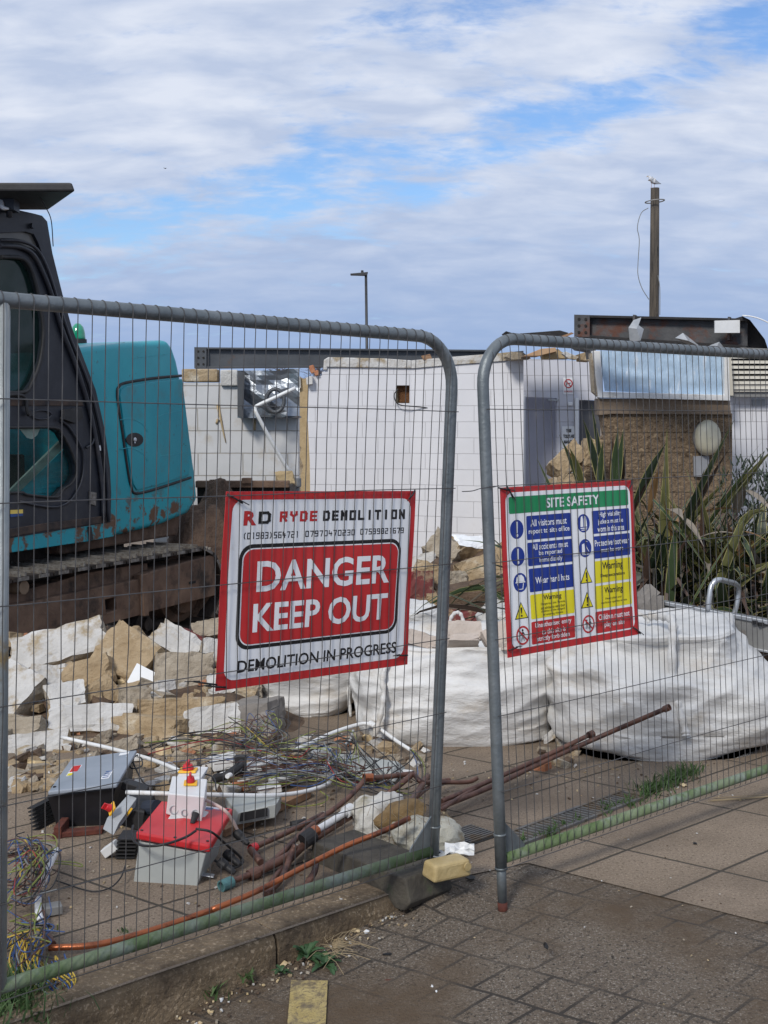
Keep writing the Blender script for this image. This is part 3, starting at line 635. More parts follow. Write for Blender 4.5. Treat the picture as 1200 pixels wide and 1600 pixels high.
    m=MB(); m.plate([loop,L3(w1),L3(w2),L3(w3)],eb*.06); cabo=m.build('cab_side',cabm,root,bevel=.012)
    for nm,w_,mt in (('window_pane',w1,glassm),('lower_window_pane',w2,glassm),('skylight_pane',w3,skyl)):
        m=MB(); m.plate([[X(s_,.305,z_) for s_,z_ in w_]],eb*.006); m.build(nm,glass('clear_cab_glass',(.012,.028,.026),.16,.06,(.92,.97,.96,1)) if nm[0]=='l' else mt,cabo)
    # raised gasket round windows and the door pillar mouldings
    m=MB(); m.tube(catmull([X(s_,.27,z_) for s_,z_ in w1[1:-1]],4),.014,8); m.build('window_gasket',blackm,cabo)
    m=MB(); m.tube(catmull([X(s_,.272,z_) for s_,z_ in w2],3),.010,8); m.build('window_gasket',blackm,cabo)
    for off,rr,pl in ((.262,.016,[(0,384),(30,386),(52,398),(68,428),(84,470),(96,512),(120,575),(140,640),(152,700),(160,760),(162,812)]),(.264,.012,[(0,375),(32,377),(58,390),(76,425),(90,470),(110,530),(138,600),(158,680),(167,750),(169,815)])):
        m=MB(); m.tube(catmull([EP(x,y,off) for x,y in pl],4),rr,8); m.build('door_moulding',cabm,cabo)
    # rest of the cab box: roof, rear wall, far side, floor
    m=MB(); m.plate([[X(-.95,.34,zr),X(co_[0][0],.34,zr),X(co_[0][0],1.3,zr),X(-.95,1.3,zr)]],V((0,0,-.05))); m.build('cab_roof',cabm,root,bevel=.02)
    bk=[co_[i] for i in (2,3,4,5,6,7,8,9,11)]
    m=MB()
    for (s1,z1),(s2,z2) in zip(bk[:-1],bk[1:]): m.hexa([X(s1,.34,z1),X(s2,.34,z2),X(s2,1.3,z2),X(s1,1.3,z1),X(s1-.03,.34,z1),X(s2-.03,.34,z2),X(s2-.03,1.3,z2),X(s1-.03,1.3,z1)])
    m.build('rear_wall',cabm,root)
    m=MB(); m.box(X(.0,1.29,1.25),(2.1,.04,.75),(ea,eb,V((0,0,1)))); m.build('far_side',seatm,root)
    m=MB(); m.box(X(.1,.8,.95),(2.2,.9,.05),(ea,eb,V((0,0,1)))); m.build('cab_floor',seatm,root)
    m=MB(); m.box(X(.15,.85,1.35),(.5,.5,.16),(ea,eb,V((0,0,1)))); m.box(X(.42,.85,1.75),(.14,.48,.75),(ea,eb,V((0,0,1)))); m.build('seat',seatm,root,bevel=.05,seg=3)
    m=MB(); m.box(X(.75,.95,1.15),(.35,.6,.55),(ea,eb,V((0,0,1)))); m.build('heater_box',seatm,root,bevel=.01)
    # teal panel and pale strut seen through the lower pane
    tp=[(20,778),(106,696),(126,718),(126,770),(92,786)]; m=MB(); m.plate([[EP(x,y,.37) for x,y in tp]],eb*.05); m.build('inner_panel',teal,root)
    m=MB(); 
    for k in range(5): m.tube([EP(60+k*6,770-k*8,.368),EP(118,768-k*9,.368)],.004,5)
    m.build('louvre',teal,root)
    m=MB(); m.plate([[EP(x,y,.345) for x,y in ((14,768),(98,685),(104,696),(26,773))]],eb*.02); m.build('pale_strut',palegreen,root)
    m=MB(); m.plate([[EP(x,y,.30) for x,y in ((30,669),(63,669),(58,680),(50,686),(42,684))]],eb*.004); m.build('window_sticker',palegreen,root)
    # mid rail with handles and latches
    m=MB(); m.plate([[EP(x,y,.268) for x,y in ((-120,622),(0,622),(128,625),(132,634),(0,634),(-120,634))]],eb*.02); m.build('mid_rail',cabdirt,root,bevel=.003)
    for cx,cy,wx in ((65,648,14),):
        m=MB(); m.tube(catmull([EP(cx+wx*math.cos(a)*1.1,cy+7*math.sin(a),.27) for a in [2*math.pi*k/16 for k in range(17)]],2),.006,6); m.build('door_handle',cabm,root)
    m=MB(); m.tube(catmull([EP(x,y,.25) for x,y in ((0,618),(30,617),(40,624),(42,640),(44,648))],4),.012,7); m.lathe(EP(44,646,.26),-eb,[(.02,0),(.02,.02)],10); m.build('grab_handle',blackm,root)
    m=MB(); m.plate([[EP(x,y,.25) for x,y in ((100,640),(128,636),(131,652),(118,662),(100,655))]],eb*.03); m.lathe(EP(95,654,.255),-eb,[(.014,0),(.014,.02)],10); m.build('door_hinge',blackm,root,bevel=.005)
    for pl in ([(95,657),(108,668),(122,690),(131,712),(128,750),(112,780),(90,792),(60,790),(30,783)],[(135,700),(146,690),(148,668),(140,660)]):
        m=MB(); m.tube(catmull([EP(x,y,.268) for x,y in pl],4),.009,6); m.build('pressed_rib',cabm,root)
    m=MB(); m.plate([[EP(x,y,.268) for x,y in ((140,768),(151,770),(150,790),(141,787))]],eb*.02); m.build('latch_plate',shoe_edge,root)
    m=MB(); m.plate([[EP(x,y,.262) for x,y in ((152,697),(157,696),(158,704),(153,704))]],eb*.02); m.build('reflector',whitec,root)
    m=MB(); m.k=0; m.plate([[EP(x,y,.272) for x,y in ((17,797),(36,796),(36,802),(17,803))]],eb*.006); m.k=1; m.plate([[EP(x,y,.272) for x,y in ((17,803),(36,802),(36,806),(17,808))]],eb*.006); m.build('inspection_sticker',[mk('sticker_yellow',(.75,.55,.12)),bluep],root)
    m=MB(); m.plate([[EP(x,y,.270) for x,y in ((-80,838),(0,829),(80,816),(165,806),(170,816),(80,828),(0,842),(-80,853))]],eb*.02); m.build('door_sill',cabdirt,root,bevel=.004)
    # beacon
    bp=EP(122,532,1.1)
    m=MB(); m.lathe(bp-V((0,0,.04)),V((0,0,1)),[(.075,-.12),(.07,.02),(.07,.05)],16); bb=m.build('beacon_base',blackm,root)
    m=MB(); m.lathe(bp,V((0,0,1)),[(.058,0),(.060,.02),(.056,.07),(.044,.11),(.022,.135),(.004,.14)],18); m.build('beacon_lens',beacon,bb,smooth=True)
    # raised roof hatch board on its bracket
    n1=P(118,299,7.5); zt=n1.z; n0=V((-3.2,7.5,zt)); f1=V((P(76,327,8.15).x,8.15,zt)); f0=V((f1.x-1.3,8.15,zt)); up=V((0,0,.055))
    m=MB(); m.hexa([n0,n1,f1,f0,n0+up,n1+up+V((-.02,0,0)),f1+up,f0+up]); hb=m.build('roof_guard',blackm,root,bevel=.012)
    m=MB(); c=P(14,318,7.8); m.box(c,(.1,.12,.10)); m.tube([c,V((c.x,c.y,2.98))],.02,8); m.build('bracket',cabm,hb)
    m=MB(); m.tube(catmull([P(-6,312,7.75),P(1,314,7.75),P(4,324,7.72),P(14,326,7.72)],4),[.006+.012*math.sin(math.pi*k/12) for k in range(13)],6); m.build('pale_lever',whitec,hb)
    m=MB(); m.tube(catmull([P(60,305,7.7),P(72,325,7.75),P(80,345,7.8),P(83,385,7.85)],5),.0035,5); m.build('aerial_cable',blackm,hb)
    m=MB(); m.lathe(EP(49,353,.27),-eb,[(.02,0),(.018,.02)],10); m.build('bolt_head',cabm,root)
    # undercarriage
    m=MB(); m.box(X(.7,1.25,.76),(2.4,1.4,.30),(ea,eb,V((0,0,1)))); m.lathe(X(.9,1.25,.5),V((0,0,1)),[(.55,0),(.55,.3)],24); m.build('slew_ring',trackm,root)
    def track(off):
        s0,s1,r_=-1.25,2.15,.315; zc=.335
        prof=[]
        Lp=(s1-s0); per=2*Lp+2*math.pi*r_; n=46
        def at(d):
            d%=per
            if d<Lp: return s0+d,zc+r_,0
            d-=Lp
            if d<math.pi*r_: a=d/r_; return s1+r_*math.sin(a),zc+r_*math.cos(a),-a
            d-=math.pi*r_
            if d<Lp: return s1-d,zc-r_,math.pi
            d-=Lp; a=d/r_; return s0-r_*math.sin(a),zc-r_*math.cos(a),math.pi-a
        for k in range(n):
            d=per*(k+.5)/n; s_,z_,a=at(d); ax=ea*math.cos(a)+V((0,0,math.sin(a))); nz_=V((0,0,math.cos(a)))-ea*math.sin(a)
            c=X(s_,off+.25,z_)
            m=MB(); m.k=0; m.box(c,(per/n*.93,.5,.028),(ax,eb,nz_)); m.k=1
            m.box(c+nz_*.026+ax*.03,(.014,.49,.03),(ax,eb,nz_)); m.box(c+nz_*.022-ax*.02,(.012,.49,.018),(ax,eb,nz_))
            m.k=1; m.box(c-eb*.253+nz_*.0,(per/n*.5,.006,.022),(ax,eb,nz_))
            m.build('track_shoe',[trackm,shoe_edge],tr)
        m=MB(); pts=[]
        for k in range(60):
            s_,z_,a=at(per*k/60); nz_=V((0,0,math.cos(a)))-ea*math.sin(a); pts.append(X(s_,off+.25,z_)-nz_*.05)
        m.tube(pts,.045,6,False,True); m.build('track_chain',trackm,tr)
        return at
    tr=bpy.data.objects.new('track',None); C.objects.link(tr); tr.parent=root; track(0.0)
    # near track frame: rusty beam with stepped rear plate
    def pl(pts,off,t,nm,mt,bv=.01,par=root,holes=[]):
        m=MB(); m.plate([[EP(x,y,off) for x,y in pts]]+[[EP(x,y,off) for x,y in h] for h in holes],eb*t); return m.build(nm,mt,par,bevel=bv)
    pl([(-150,960),(8,948),(60,938),(128,924),(226,903),(230,958),(222,960),(112,990),(8,1018),(-150,1058)],.03,.22,'track_frame',rustbrown,.02,holes=[[(164,937),(181,933),(183,953),(166,959)]])
    pl([(160,930),(186,928),(188,960),(162,964)],.12,.02,'opening_shade',dark,0)  # dark plate standing in for the shade inside the frame hole
    pl([(8,930),(100,906),(130,896),(230,880),(232,904),(128,925),(60,939),(8,949)],.10,.2,'track_frame_top',rustbrown,.02)
    pl([(226,898),(236,893),(335,866),(338,930),(250,952),(226,958)],.01,.26,'idler_guard',rustbrown,.02)
    pl([(222,898),(229,897),(233,962),(226,963)],-.005,.08,'guard_lip',rustbrown,.005)
    pl([(296,909),(306,907),(306,911),(296,913)],.004,.02,'slot_shade',dark,0)  # no real slot: its shade is a dark plate on the guard
    for (x,y,r_) in ((38,918,.045),):
        m=MB(); c=EP(x,y,.02); m.lathe(c+eb*.2,-eb,[(.05,0),(.05,.10),(r_,.10),(r_,.2)],18); m.build('carrier_roller',mk('roller_tan',(.16,.11,.07),(.2,.14,.09),20,.8,0,.4,60),root)
    m=MB(); m.lathe(X(2.15,.30,.335),-eb,[(.28,0),(.28,.10),(.22,.12),(.20,.16),(.08,.17),(.08,.22)],24); m.build('idler_wheel',rustbrown,root)
    for k in range(6):
        m=MB(); m.lathe(X(-.9+k*.5,.34,.13),-eb,[(.09,0),(.09,.2),(.05,.21),(.05,.25)],16); m.build('track_roller',trackm,root)
    tr=bpy.data.objects.new('track',None); C.objects.link(tr); tr.parent=root; track(1.95)
    # blade / rusty mud covered frame behind the body
    m=MB(); m.hexa([X(1.0,.42,.70),X(2.45,.42,.72),X(2.45,2.2,.72),X(1.0,2.2,.70),X(1.0,.42,.83),X(2.5,.42,.96),X(2.5,2.2,.96),X(1.0,2.2,.83)]); m.build('counterweight_base',rustbrown,root,bevel=.02)
    return root
excavator()
# ---------------------------------------------------------------- building remains
paintblock=mk_grid('painted_blockwork',(.47,.475,.48),(.56,.56,.565),(.33,.31,.28),(1,0,0),(0,0,1),.45,.225,.006,off=.5,rough=.75,jb=.6,bump=.25,bscale=40,c3=(.42,.37,.30),c3scale=2.1,c3lo=.57,c3hi=.7)
tilewall=mk_grid('white_wall_blocks',(.60,.605,.635),(.66,.665,.69),(.44,.44,.455),(1,0,0),(0,0,1),.37,.185,.0035,off=.5,rough=.6,jb=.4,bump=.12,bscale=12,c3=(.56,.53,.50),c3scale=1.2,c3lo=.6,c3hi=.8)
brownblock=mk_grid('brown_split_blocks',(.165,.115,.07),(.25,.18,.115),(.13,.095,.06),(1,0,0),(0,0,1),.40,.195,.006,off=.5,rough=.95,jb=.7,bump=2.2,bscale=17,bdist=.03,cvar=.6,speck=[(22,(.36,.27,.17),.54,.66),(19,(.075,.048,.028),.53,.66)])
shade=mk_grid('corridor_wall',(.50,.51,.56),(.56,.565,.61),(.38,.38,.40),(1,0,0),(0,0,1),.37,.185,.0035,off=.5,rough=.65,jb=.4,bump=.1,bscale=12)  # white wall blocks again, with the corridor's shade put into the colour
def slabwall(px,Y,th,mat_,name,label,cat,Ys=None,group=None,parent=None,holes=[],plabel=None,**k):
    m=MB(); L_=[P(x,y,Y if Ys is None else Ys(x)) for x,y in px]; H=[[P(x,y,Y if Ys is None else Ys(x)) for x,y in h] for h in holes]
    m.plate([L_]+H,V((0,th,0)))
    if parent is not None: return m.build(name,mat_,parent,label=plabel,**k)
    return solo(m,name,mat_,label,cat,group,**k)
def gy(Y,z=0): # pixel row of height z at distance Y
    d=V((0,Y,z))-O; return 800-FP*d.dot(cU)/d.dot(cF)
# left painted wall, stepped top
r0=thing('ruined_block_wall',(P(380,700,11.9).x,12,0),'white painted block wall with one bare brown block on top, behind the excavator','wall')
g=gy(11.9)
slabwall([(240,598),(372,598),(372,604),(466,604),(466,g),(240,g)],11.9,.2,paintblock,'wall_face',None,None,parent=r0)
m=MB(); a=P(284,576,11.9);b=P(340,597,11.9); m.box(((a.x+b.x)/2,11.99,(a.z+b.z)/2),(b.x-a.x,.21,a.z-b.z-.006)); m.build('bare_block',stone,r0,bevel=.012,label='bare brown block')
m=MB(); a=P(345,578,11.9);b=P(372,603,11.9); m.box(((a.x+b.x)/2,11.97,(a.z+b.z)/2),(b.x-a.x,.24,a.z-b.z)); m.build('painted_block',whitest,r0,bevel=.012)
m=MB()
for pl in ([(340,632),(345,655),(350,680),(353,692)],[(341,655),(338,662)],[(397,655),(398,672)]): m.tube([P(x,y,11.893) for x,y in pl],[.018,.012,.008,.004][:len(pl)],6)
m.build('cracks',foamtan,r0)
# steel beam 1
def ibeam(x0,yt0,yb0,Y0,x1,yt1,yb1,Y1,fw,name,label,mat_,plate0=True,bolts=True):
    a0=P(x0,yt0,Y0);b0=P(x0,yb0,Y0);a1=P(x1,yt1,Y1);b1=P(x1,yb1,Y1)
    root=thing(name,b0,label,'beam')
    d=(a1-a0).normalized(); n=V((-d.y,d.x,0)).normalized(); ft=.022
    up=V((0,0,1))
    m=MB()
    def bar(p,q,w1,t_):  # rectangular bar
        dd=(q-p).normalized(); m.hexa([p-n*w1,q-n*w1,q+n*w1,p+n*w1,p-n*w1+up*t_,q-n*w1+up*t_,q+n*w1+up*t_,p+n*w1+up*t_])
    bar(a0-up*ft,a1-up*ft,fw,ft); bar(b0,b1,fw,ft); m.build('flanges',felt if mat_ is steelrust else steelgrey,root,bevel=.002)
    m=MB(); m.hexa([b0+up*ft-n*.008,b1+up*ft-n*.008,b1+up*ft+n*.008,b0+up*ft+n*.008,a0-up*ft-n*.008,a1-up*ft-n*.008,a1-up*ft+n*.008,a0-up*ft+n*.008]); m.build('web',mat_,root)
    if plate0:
        w_=d*.14
        m=MB(); m.hexa([b0-n*(fw+.01)-d*.004,b0-n*(fw+.01)+w_,b0-n*(fw-.005)+w_,b0-n*(fw-.005)-d*.004,a0-n*(fw+.01)-d*.004,a0-n*(fw+.01)+w_,a0-n*(fw-.005)+w_,a0-n*(fw-.005)-d*.004]); ep=m.build('end_plate',mat_,root)
        for i in (.2,.5,.8):
            for j in (.3,.75):
                m=MB(); c=b0+(a0-b0)*i+w_*j-n*(fw+.01); m.lathe(c,-n,[(.014,0),(.014,.008)],6); m.build('bolt',dark,ep)
    return root,d,n,a0,b0
ibeam(305,543,576,14.35,760,547,572,14.6,.07,'steel_beam','dark grey steel beam lying along the top of the block wall',steelgrey)
# duct
r_=thing('air_duct',P(405,655,11.75),'dented galvanised air duct opening high on the block wall','duct')
m=MB(); K=10
vsd=[]
for i in range(K+1):
    for j in range(K+1):
        x=371+(468-371)*i/K; y=579+(653-579)*j/K-(3 if i>7 else 0)
        vsd.append(P(x,y,11.72+.05*noise.noise(V((i*.28,j*.3,3)))*(0 if i in(0,) else 1)*2.2))
m.add(vsd,[(i*(K+1)+j,(i+1)*(K+1)+j,(i+1)*(K+1)+j+1,i*(K+1)+j+1) for i in range(K) for j in range(K)],False); m.build('duct_face',sheet,r_)
m=MB(); a=P(371,579,11.72);b=P(371,650,11.72);c=P(382,582,11.6);d=P(380,654,11.6); m.hexa([b,d,d+V((0,.03,0)),b+V((0,.03,0)),a,c,c+V((0,.03,0)),a+V((0,.03,0))]); a=P(371,651,11.72); b=P(468,653,11.72); m.hexa([a,b,b+V((0,.25,0)),a+V((0,.25,0)),a+V((0,0,.02)),b+V((0,0,.02)),b+V((0,.25,.02)),a+V((0,.25,.02))]); m.build('duct_side',steelgrey,r_)
m=MB(); m.tube([P(430+14*math.cos(t)*1.0,626+18*math.sin(t),11.6) for t in [2*math.pi*k/20 for k in range(20)]],.02,6,closed=True); m.build('round_collar',steelgrey,r_)
m=MB(); m.tube(catmull([P(462,606,11.4),P(430,621,11.4),P(402,634,11.4),P(399,640,11.4),P(404,652,11.4),P(430,700,11.5),P(455,742,11.6)],4),.018,8); solo(m,'bent_pipe',white,'thin white bent pipe hanging in front of the air duct','pipe')
m=MB(); a=P(462,752,11.5); m.lathe(a,V((0,0,-1)),[(.055,-.03),(.055,.05),(.04,.06),(.04,.6)],14); solo(m,'soil_pipe',mk('grey_pipe',(.14,.15,.16),(.2,.21,.22)),'short grey soil pipe with white collar under the bent pipe','pipe')
# broken white wall, layered edge
g=gy(14.0); g2=gy(13.4)
rw=thing('broken_white_wall',(P(640,700,14).x,14,0),'tall white block wall with ragged left edge and a square hole','wall')
Ymap=lambda x: 14.0 if x<643 else 14.0-(x-643)/(815-643)*.5
top=[(482,588),(503,587),(503,581),(510,580),(511,574),(643,576)]
slabwall(top+[(643,g),(486,g),(484,720),(480,640)],14.0,.09,tilewall,'wall_face',None,None,parent=rw,holes=[[(619,602),(640,602),(640,630),(619,630)]])
slabwall([(643,576),(700,571),(765,566),(818,562),(818,gy(13.5)),(643,g)],0,.09,tilewall,'wall_face',None,None,Ys=Ymap,parent=rw)
slabwall([(505,578),(506,562),(513,558),(600,560),(643,563),(643,575.4),(511,573.4),(511,578)],13.97,.2,whitest,'top_course',None,None,parent=rw,bevel=.01)
slabwall([(643,563),(700,558),(765,553),(818,548),(818,561.4),(765,565.4),(700,570.4),(643,575.4)],0,.2,whitest,'top_course',None,None,Ys=lambda x:Ymap(x)-.03,parent=rw)
slabwall([(617,600),(642,600),(642,632),(617,632)],14.12,.08,foamtan,'hole_back',None,None,parent=rw)
slabwall([(621,603),(640,603),(640,629),(623,629)],14.10,.02,mk('burnt_foam',(.10,.04,.015),(.20,.09,.03),30,.95,0,1,60,bdist=.03),'burnt_filling',None,None,parent=rw)
slabwall([(464,594),(468,588),(474,592),(482,590),(484,640),(487,720),(488,g),(472,g),(470,742),(474,728),(468,712),(471,700),(463,690),(466,676),(457,664),(460,650),(449,642),(446,628),(452,620),(449,612),(459,606),(458,598)],14.095,.12,foamtan,'insulation_layer',None,None,parent=rw)
slabwall([(449,604),(456,598),(470,595),(472,640),(458,652),(447,664),(451,676),(444,692),(456,700),(464,704),(459,722),(452,740),(458,g),(478,g),(478,604)],14.22,.12,stoneg,'inner_block_layer',None,None,parent=rw)
slabwall([(461,590),(469,588),(470,606),(460,610)],14.05,.1,whitest,'corner_piece',None,None,parent=rw)
slabwall([(478,590),(488,588),(488,600),(479,601)],13.9,.1,whitest,'corner_piece',None,None,parent=rw)
m=MB(); m.tube(catmull([P(x,y,13.93) for x,y in ((622,608),(616,616),(618,627),(626,633),(645,635),(665,637),(682,641),(684,650))],4),.007,5); m.build('loose_cable',blackm,rw)
for (x,y,wd,h,mt,lb) in ((488,577,8,12,brickm,'red brick lump on the lower step of the broken wall'),(495,583,7,8,brickm,'small brick scrap beside the red lump on the wall step')):
    m=MB(); c=P(x,y,14.0); s_=14/FP; m.box(c,(wd*s_,.1,h*s_),(V((.9,.1,.3)).normalized(),V((0,1,0)),V((-.3,0,.95)).normalized())); solo(m,'brick_lump',mt,lb,'brick',bevel=.01)
# corridor wall with door openings further right
rc=thing('corridor_wall',(P(870,700,14.4).x,14.4,0),'white inner wall with grey door and paper notices right of the fence gap','wall')
g=gy(14.3)
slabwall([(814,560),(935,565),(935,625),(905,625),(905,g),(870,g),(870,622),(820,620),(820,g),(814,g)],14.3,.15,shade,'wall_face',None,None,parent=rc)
slabwall([(818,620),(872,622),(872,g),(818,g)],14.5,.05,mk('door_lilac',(.40,.41,.48),(.44,.45,.52),3,.5),'door',None,None,parent=rc,plabel='closed grey lilac door')
slabwall([(815,617),(821,617),(821,g),(815,g)],14.26,.12,whitec,'door_frame',None,None,parent=rc)
slabwall([(858,623),(873,624),(873,627),(858,626)],14.2,.2,greyp,'door_closer',None,None,parent=rc)
slabwall([(903,625),(938,626),(938,g),(903,g)],14.5,.05,mk('door_dark',(.085,.088,.098),(.11,.112,.12),3,.5),'door',None,None,parent=rc,plabel='dark grey door')
slabwall([(899,622),(904,622),(904,g),(899,g)],14.26,.1,whitec,'door_frame',None,None,parent=rc)
def wmap(x0,y0,x1,y1,Y):
    def f(s,t,l=0): 
        p=P(x0+(x1-x0)*s,y0+(y1-y0)*t,Y); return p+V((0,-.003*l-.002,0))
    return f
# no smoking notice
mp=wmap(880,590,896,616,14.3); m=MB(); m.face([mp(0,0,1),mp(1,0,1),mp(1,1,1),mp(0,1,1)]); nt_=m.build('paper_notice',whitec,rc)
m=MB(); 
for k in range(20):
    a=2*math.pi*k/20;b=2*math.pi*(k+1)/20; m.face([mp(.5+.42*math.cos(a),.36+.28*math.sin(a),2),mp(.5+.42*math.cos(b),.36+.28*math.sin(b),2),mp(.5+.32*math.cos(b),.36+.21*math.sin(b),2),mp(.5+.32*math.cos(a),.36+.21*math.sin(a),2)])
m.face([mp(.24,.2,2),mp(.3,.16,2),mp(.76,.52,2),mp(.7,.56,2)]); text_to(m,'NO SMOKING',mp,.1,.9,.78,.88,.02,2); m.build('lettering',sign_red,nt_)
m=MB(); m.face([mp(.25,.38,1.5),mp(.7,.3,1.5),mp(.72,.35,1.5),mp(.27,.43,1.5)]); m.build('symbol',ink,nt_)
mp=wmap(878,666,899,700,14.3); m=MB(); m.face([mp(0,0,1),mp(1,0,1),mp(1,1,1),mp(0,1,1)]); nt_=m.build('paper_notice',whitec,rc)
m=MB(); text_to(m,'THESE',mp,.3,.7,.12,.28,.04,2); text_to(m,'TOILETS ARE',mp,.1,.9,.38,.54,.04,2); text_to(m,'MANAGED',mp,.15,.85,.64,.8,.04,2); m.build('lettering',ink,nt_)
m=MB(); m.box(P(891,631,14.27),(.05,.03,.04)); m.build('wall_switch',whitec,rc,bevel=.005)
# brown wall with window and lamp
rb=thing('brown_block_wall',(P(1035,720,11.6).x,11.6,0),'rough brown block wall with a stone lintel, plants in front','wall')
Yb=11.6; g=gy(Yb)
slabwall([(940,645),(1144,646),(1144,g),(868,g),(874,752),(900,742),(902,716),(916,714),(918,695),(932,692),(946,680)],Yb,.2,brownblock,'wall_face',None,None,parent=rb)
slabwall([(936,622),(1140,625),(1143,648),(956,647),(937,649)],Yb-.04,.26,mk('lintel_stone',(.16,.12,.085),(.22,.17,.125),6,.95,0,.7,50),'lintel',None,None,parent=rb,bevel=.008)
slabwall([(1084,713),(1108,712),(1108,745),(1085,745)],Yb-.04,.04,mk('grey_patch',(.20,.21,.23),(.26,.27,.29),5,.6),'grey_plate',None,None,parent=rb)
rl=thing('bulkhead_lamp',P(1104,712,Yb),'round cream bulkhead lamp on the brown wall','lamp')
m=MB(); c=P(1103,684,Yb); m.lathe(c,V((0,-1,0)),[(.17,0),(.17,.05)],24); lb=m.build('lamp_base',alud,rl)
for v in m.v: pass
m=MB(); n=20
prof=[(1.0,.05),(.97,.09),(.85,.13),(.6,.155),(.3,.165),(.02,.168)]
vs=[];fs=[]
for (q_,h) in prof:
    for k in range(n): a=2*math.pi*k/n; vs.append(c+V((.128*q_*math.cos(a),-h,.176*q_*math.sin(a))))
for i in range(len(prof)-1):
    for k in range(n): fs.append((i*n+k,i*n+(k+1)%n,(i+1)*n+(k+1)%n,(i+1)*n+k))
m.add(vs,fs,True); m.build('lamp_cover',mk('aged_opal',(.42,.40,.30),(.52,.50,.40),7,.45,0,.05,20,c3=(.30,.32,.2),c3lo=.6,c3hi=.75,c3scale=6),rl)
for v in lb.data.vertices: v.co.x=(v.co.x-(c.x-rl.location.x))*.78+(c.x-rl.location.x)
# window
rwn=thing('window',P(1035,624,Yb),'white framed window covered with pale blue film above the brown wall','window')
slabwall([(926,548),(938,548),(942,612),(1132,617),(1132,555),(1139,555),(1141,626),(935,621)],Yb-.09,.10,white,'frame',None,None,parent=rwn,bevel=.006)
m=MB(); K=26; vs=[]
for i in range(K+1):
    for j in range(13):
        s_,t=i/K,j/12; x=936+(1134-936)*s_+(6*t if s_<.5 else 0)*(1-s_)*1.5; y=548+ (5*s_)+(63+2*s_)*t
        vs.append(P(x,y,Yb-.02+.018*noise.noise(V((s_*9,t*4,1)))+.01*noise.noise(V((s_*30,t*9,4)))))
m.add(vs,[(i*13+j,(i+1)*13+j,(i+1)*13+j+1,i*13+j+1) for i in range(K) for j in range(12)],True)
m.build('blue_film_pane',mk('blue_film',(.36,.50,.66),(.46,.60,.75),4,.28,0,.5,18,stretch=(3,1,.6),c3=(.60,.68,.77),c3lo=.58,c3hi=.66,c3scale=7,bdist=.03),rwn)
slabwall([(922,552),(929,552),(937,622),(926,612)],Yb-.05,.1,stoneg,'broken_reveal',None,None,parent=rwn)
# right hand wall and louvre
rr_=thing('side_wall',(P(1175,700,12.6).x,12.6,0),'white painted wall at the right edge below the louvres','wall')
slabwall([(1140,618),(1300,618),(1300,gy(12.6)),(1140,gy(12.6))],12.6,.15,tilewall,'wall_face',None,None,parent=rr_)
slabwall([(1142,612),(1300,612),(1300,620),(1142,620)],12.45,.1,alud,'sill',None,None,parent=rr_)
slabwall([(1176,624),(1196,624),(1196,634),(1176,634)],12.58,.03,greyp,'grey_vent',None,None,parent=rr_)
rlv=thing('louvre_shutter',P(1170,610,12.4),'cream slatted louvre shutter at the right edge above the white wall','shutter')
m=MB()
for k in range(7):
    a=P(1142,560+k*8,12.4); b=P(1300,560+k*8,12.4); m.hexa([a,b,b+V((0,.06,0)),a+V((0,.06,0)),a+V((0,.03,.035)),b+V((0,.03,.035)),b+V((0,.07,.035)),a+V((0,.07,.035))])
m.build('slats',mk('cream_paint',(.48,.46,.40),(.55,.53,.47)),rlv)
slabwall([(1136,552),(1142,552),(1146,618),(1139,618)],12.2,.12,mk('cream_paint2',(.46,.43,.36),(.5,.47,.4)),'frame',None,None,parent=rlv)
slabwall([(1142,596),(1300,596),(1300,612),(1142,612)],12.42,.04,mk('cream_paint3',(.5,.48,.43),(.55,.53,.47)),'lower_panel',None,None,parent=rlv)
slabwall([(1140,550),(1300,550),(1300,614),(1140,614)],12.5,.03,dark,'slat_shade',None,None,parent=rlv)  # dark sheet added for the shade behind the slats
# roof beam on the right
rbm,d_,n_,a0,b0=ibeam(902,493,527,11.0,1168,499,545,10.4,.09,'roof_beam','rust streaked grey steel beam over the blue film window',steelrust,True)
for fx in (.245,.62,.80):
    m=MB(); c=b0+d_*(fx*2.2)-n_*.05; m.box(c+V((0,0,.11)),(.02,.09,.2),(d_,n_,V((0,0,1)))); m.build('stiffener',steelrust,rbm)
slabwall([(1117,501),(1156,500),(1156,520),(1117,520)],10.3,.02,white,'white_offcut','white plastic offcut stuck to the web of the rusty roof beam','offcut')
m=MB(); K=12; vs=[]
for i in range(K+1):
    t=i/K; x=1160+95*t; y=492+60*t*t
    vs+= [P(x,y,10.2),P(x,y,11.2)]
m.add(vs,[(2*i,2*i+1,2*i+3,2*i+2) for i in range(K)],True)
o=m.build('curved_sheet',whitec,loc=P(1165,545,10.4)); o.modifiers.new('thick','SOLIDIFY').thickness=.012; tag(o,'white curved roofing sheet at the right end of the roof beam','roof sheet')
m=MB(); m.plate([[P(x,y,10.5) for x,y in ((1160,494),(1172,500),(1195,530),(1200,545),(1160,540))]],V((0,.5,0))); solo(m,'hollow_shade',felt,'solid black filler painted as the shaded hollow under the curved white roof sheet','shade filler')  # solid black plate in place of the shade below the sheet
m=MB(); m.plate([[P(x,y,10.3) for x,y in ((1158,543),(1210,545),(1210,552),(1150,551))]],V((0,.3,0))); solo(m,'roof_trim',alud,'grey trim board below the curved white roof sheet','trim')
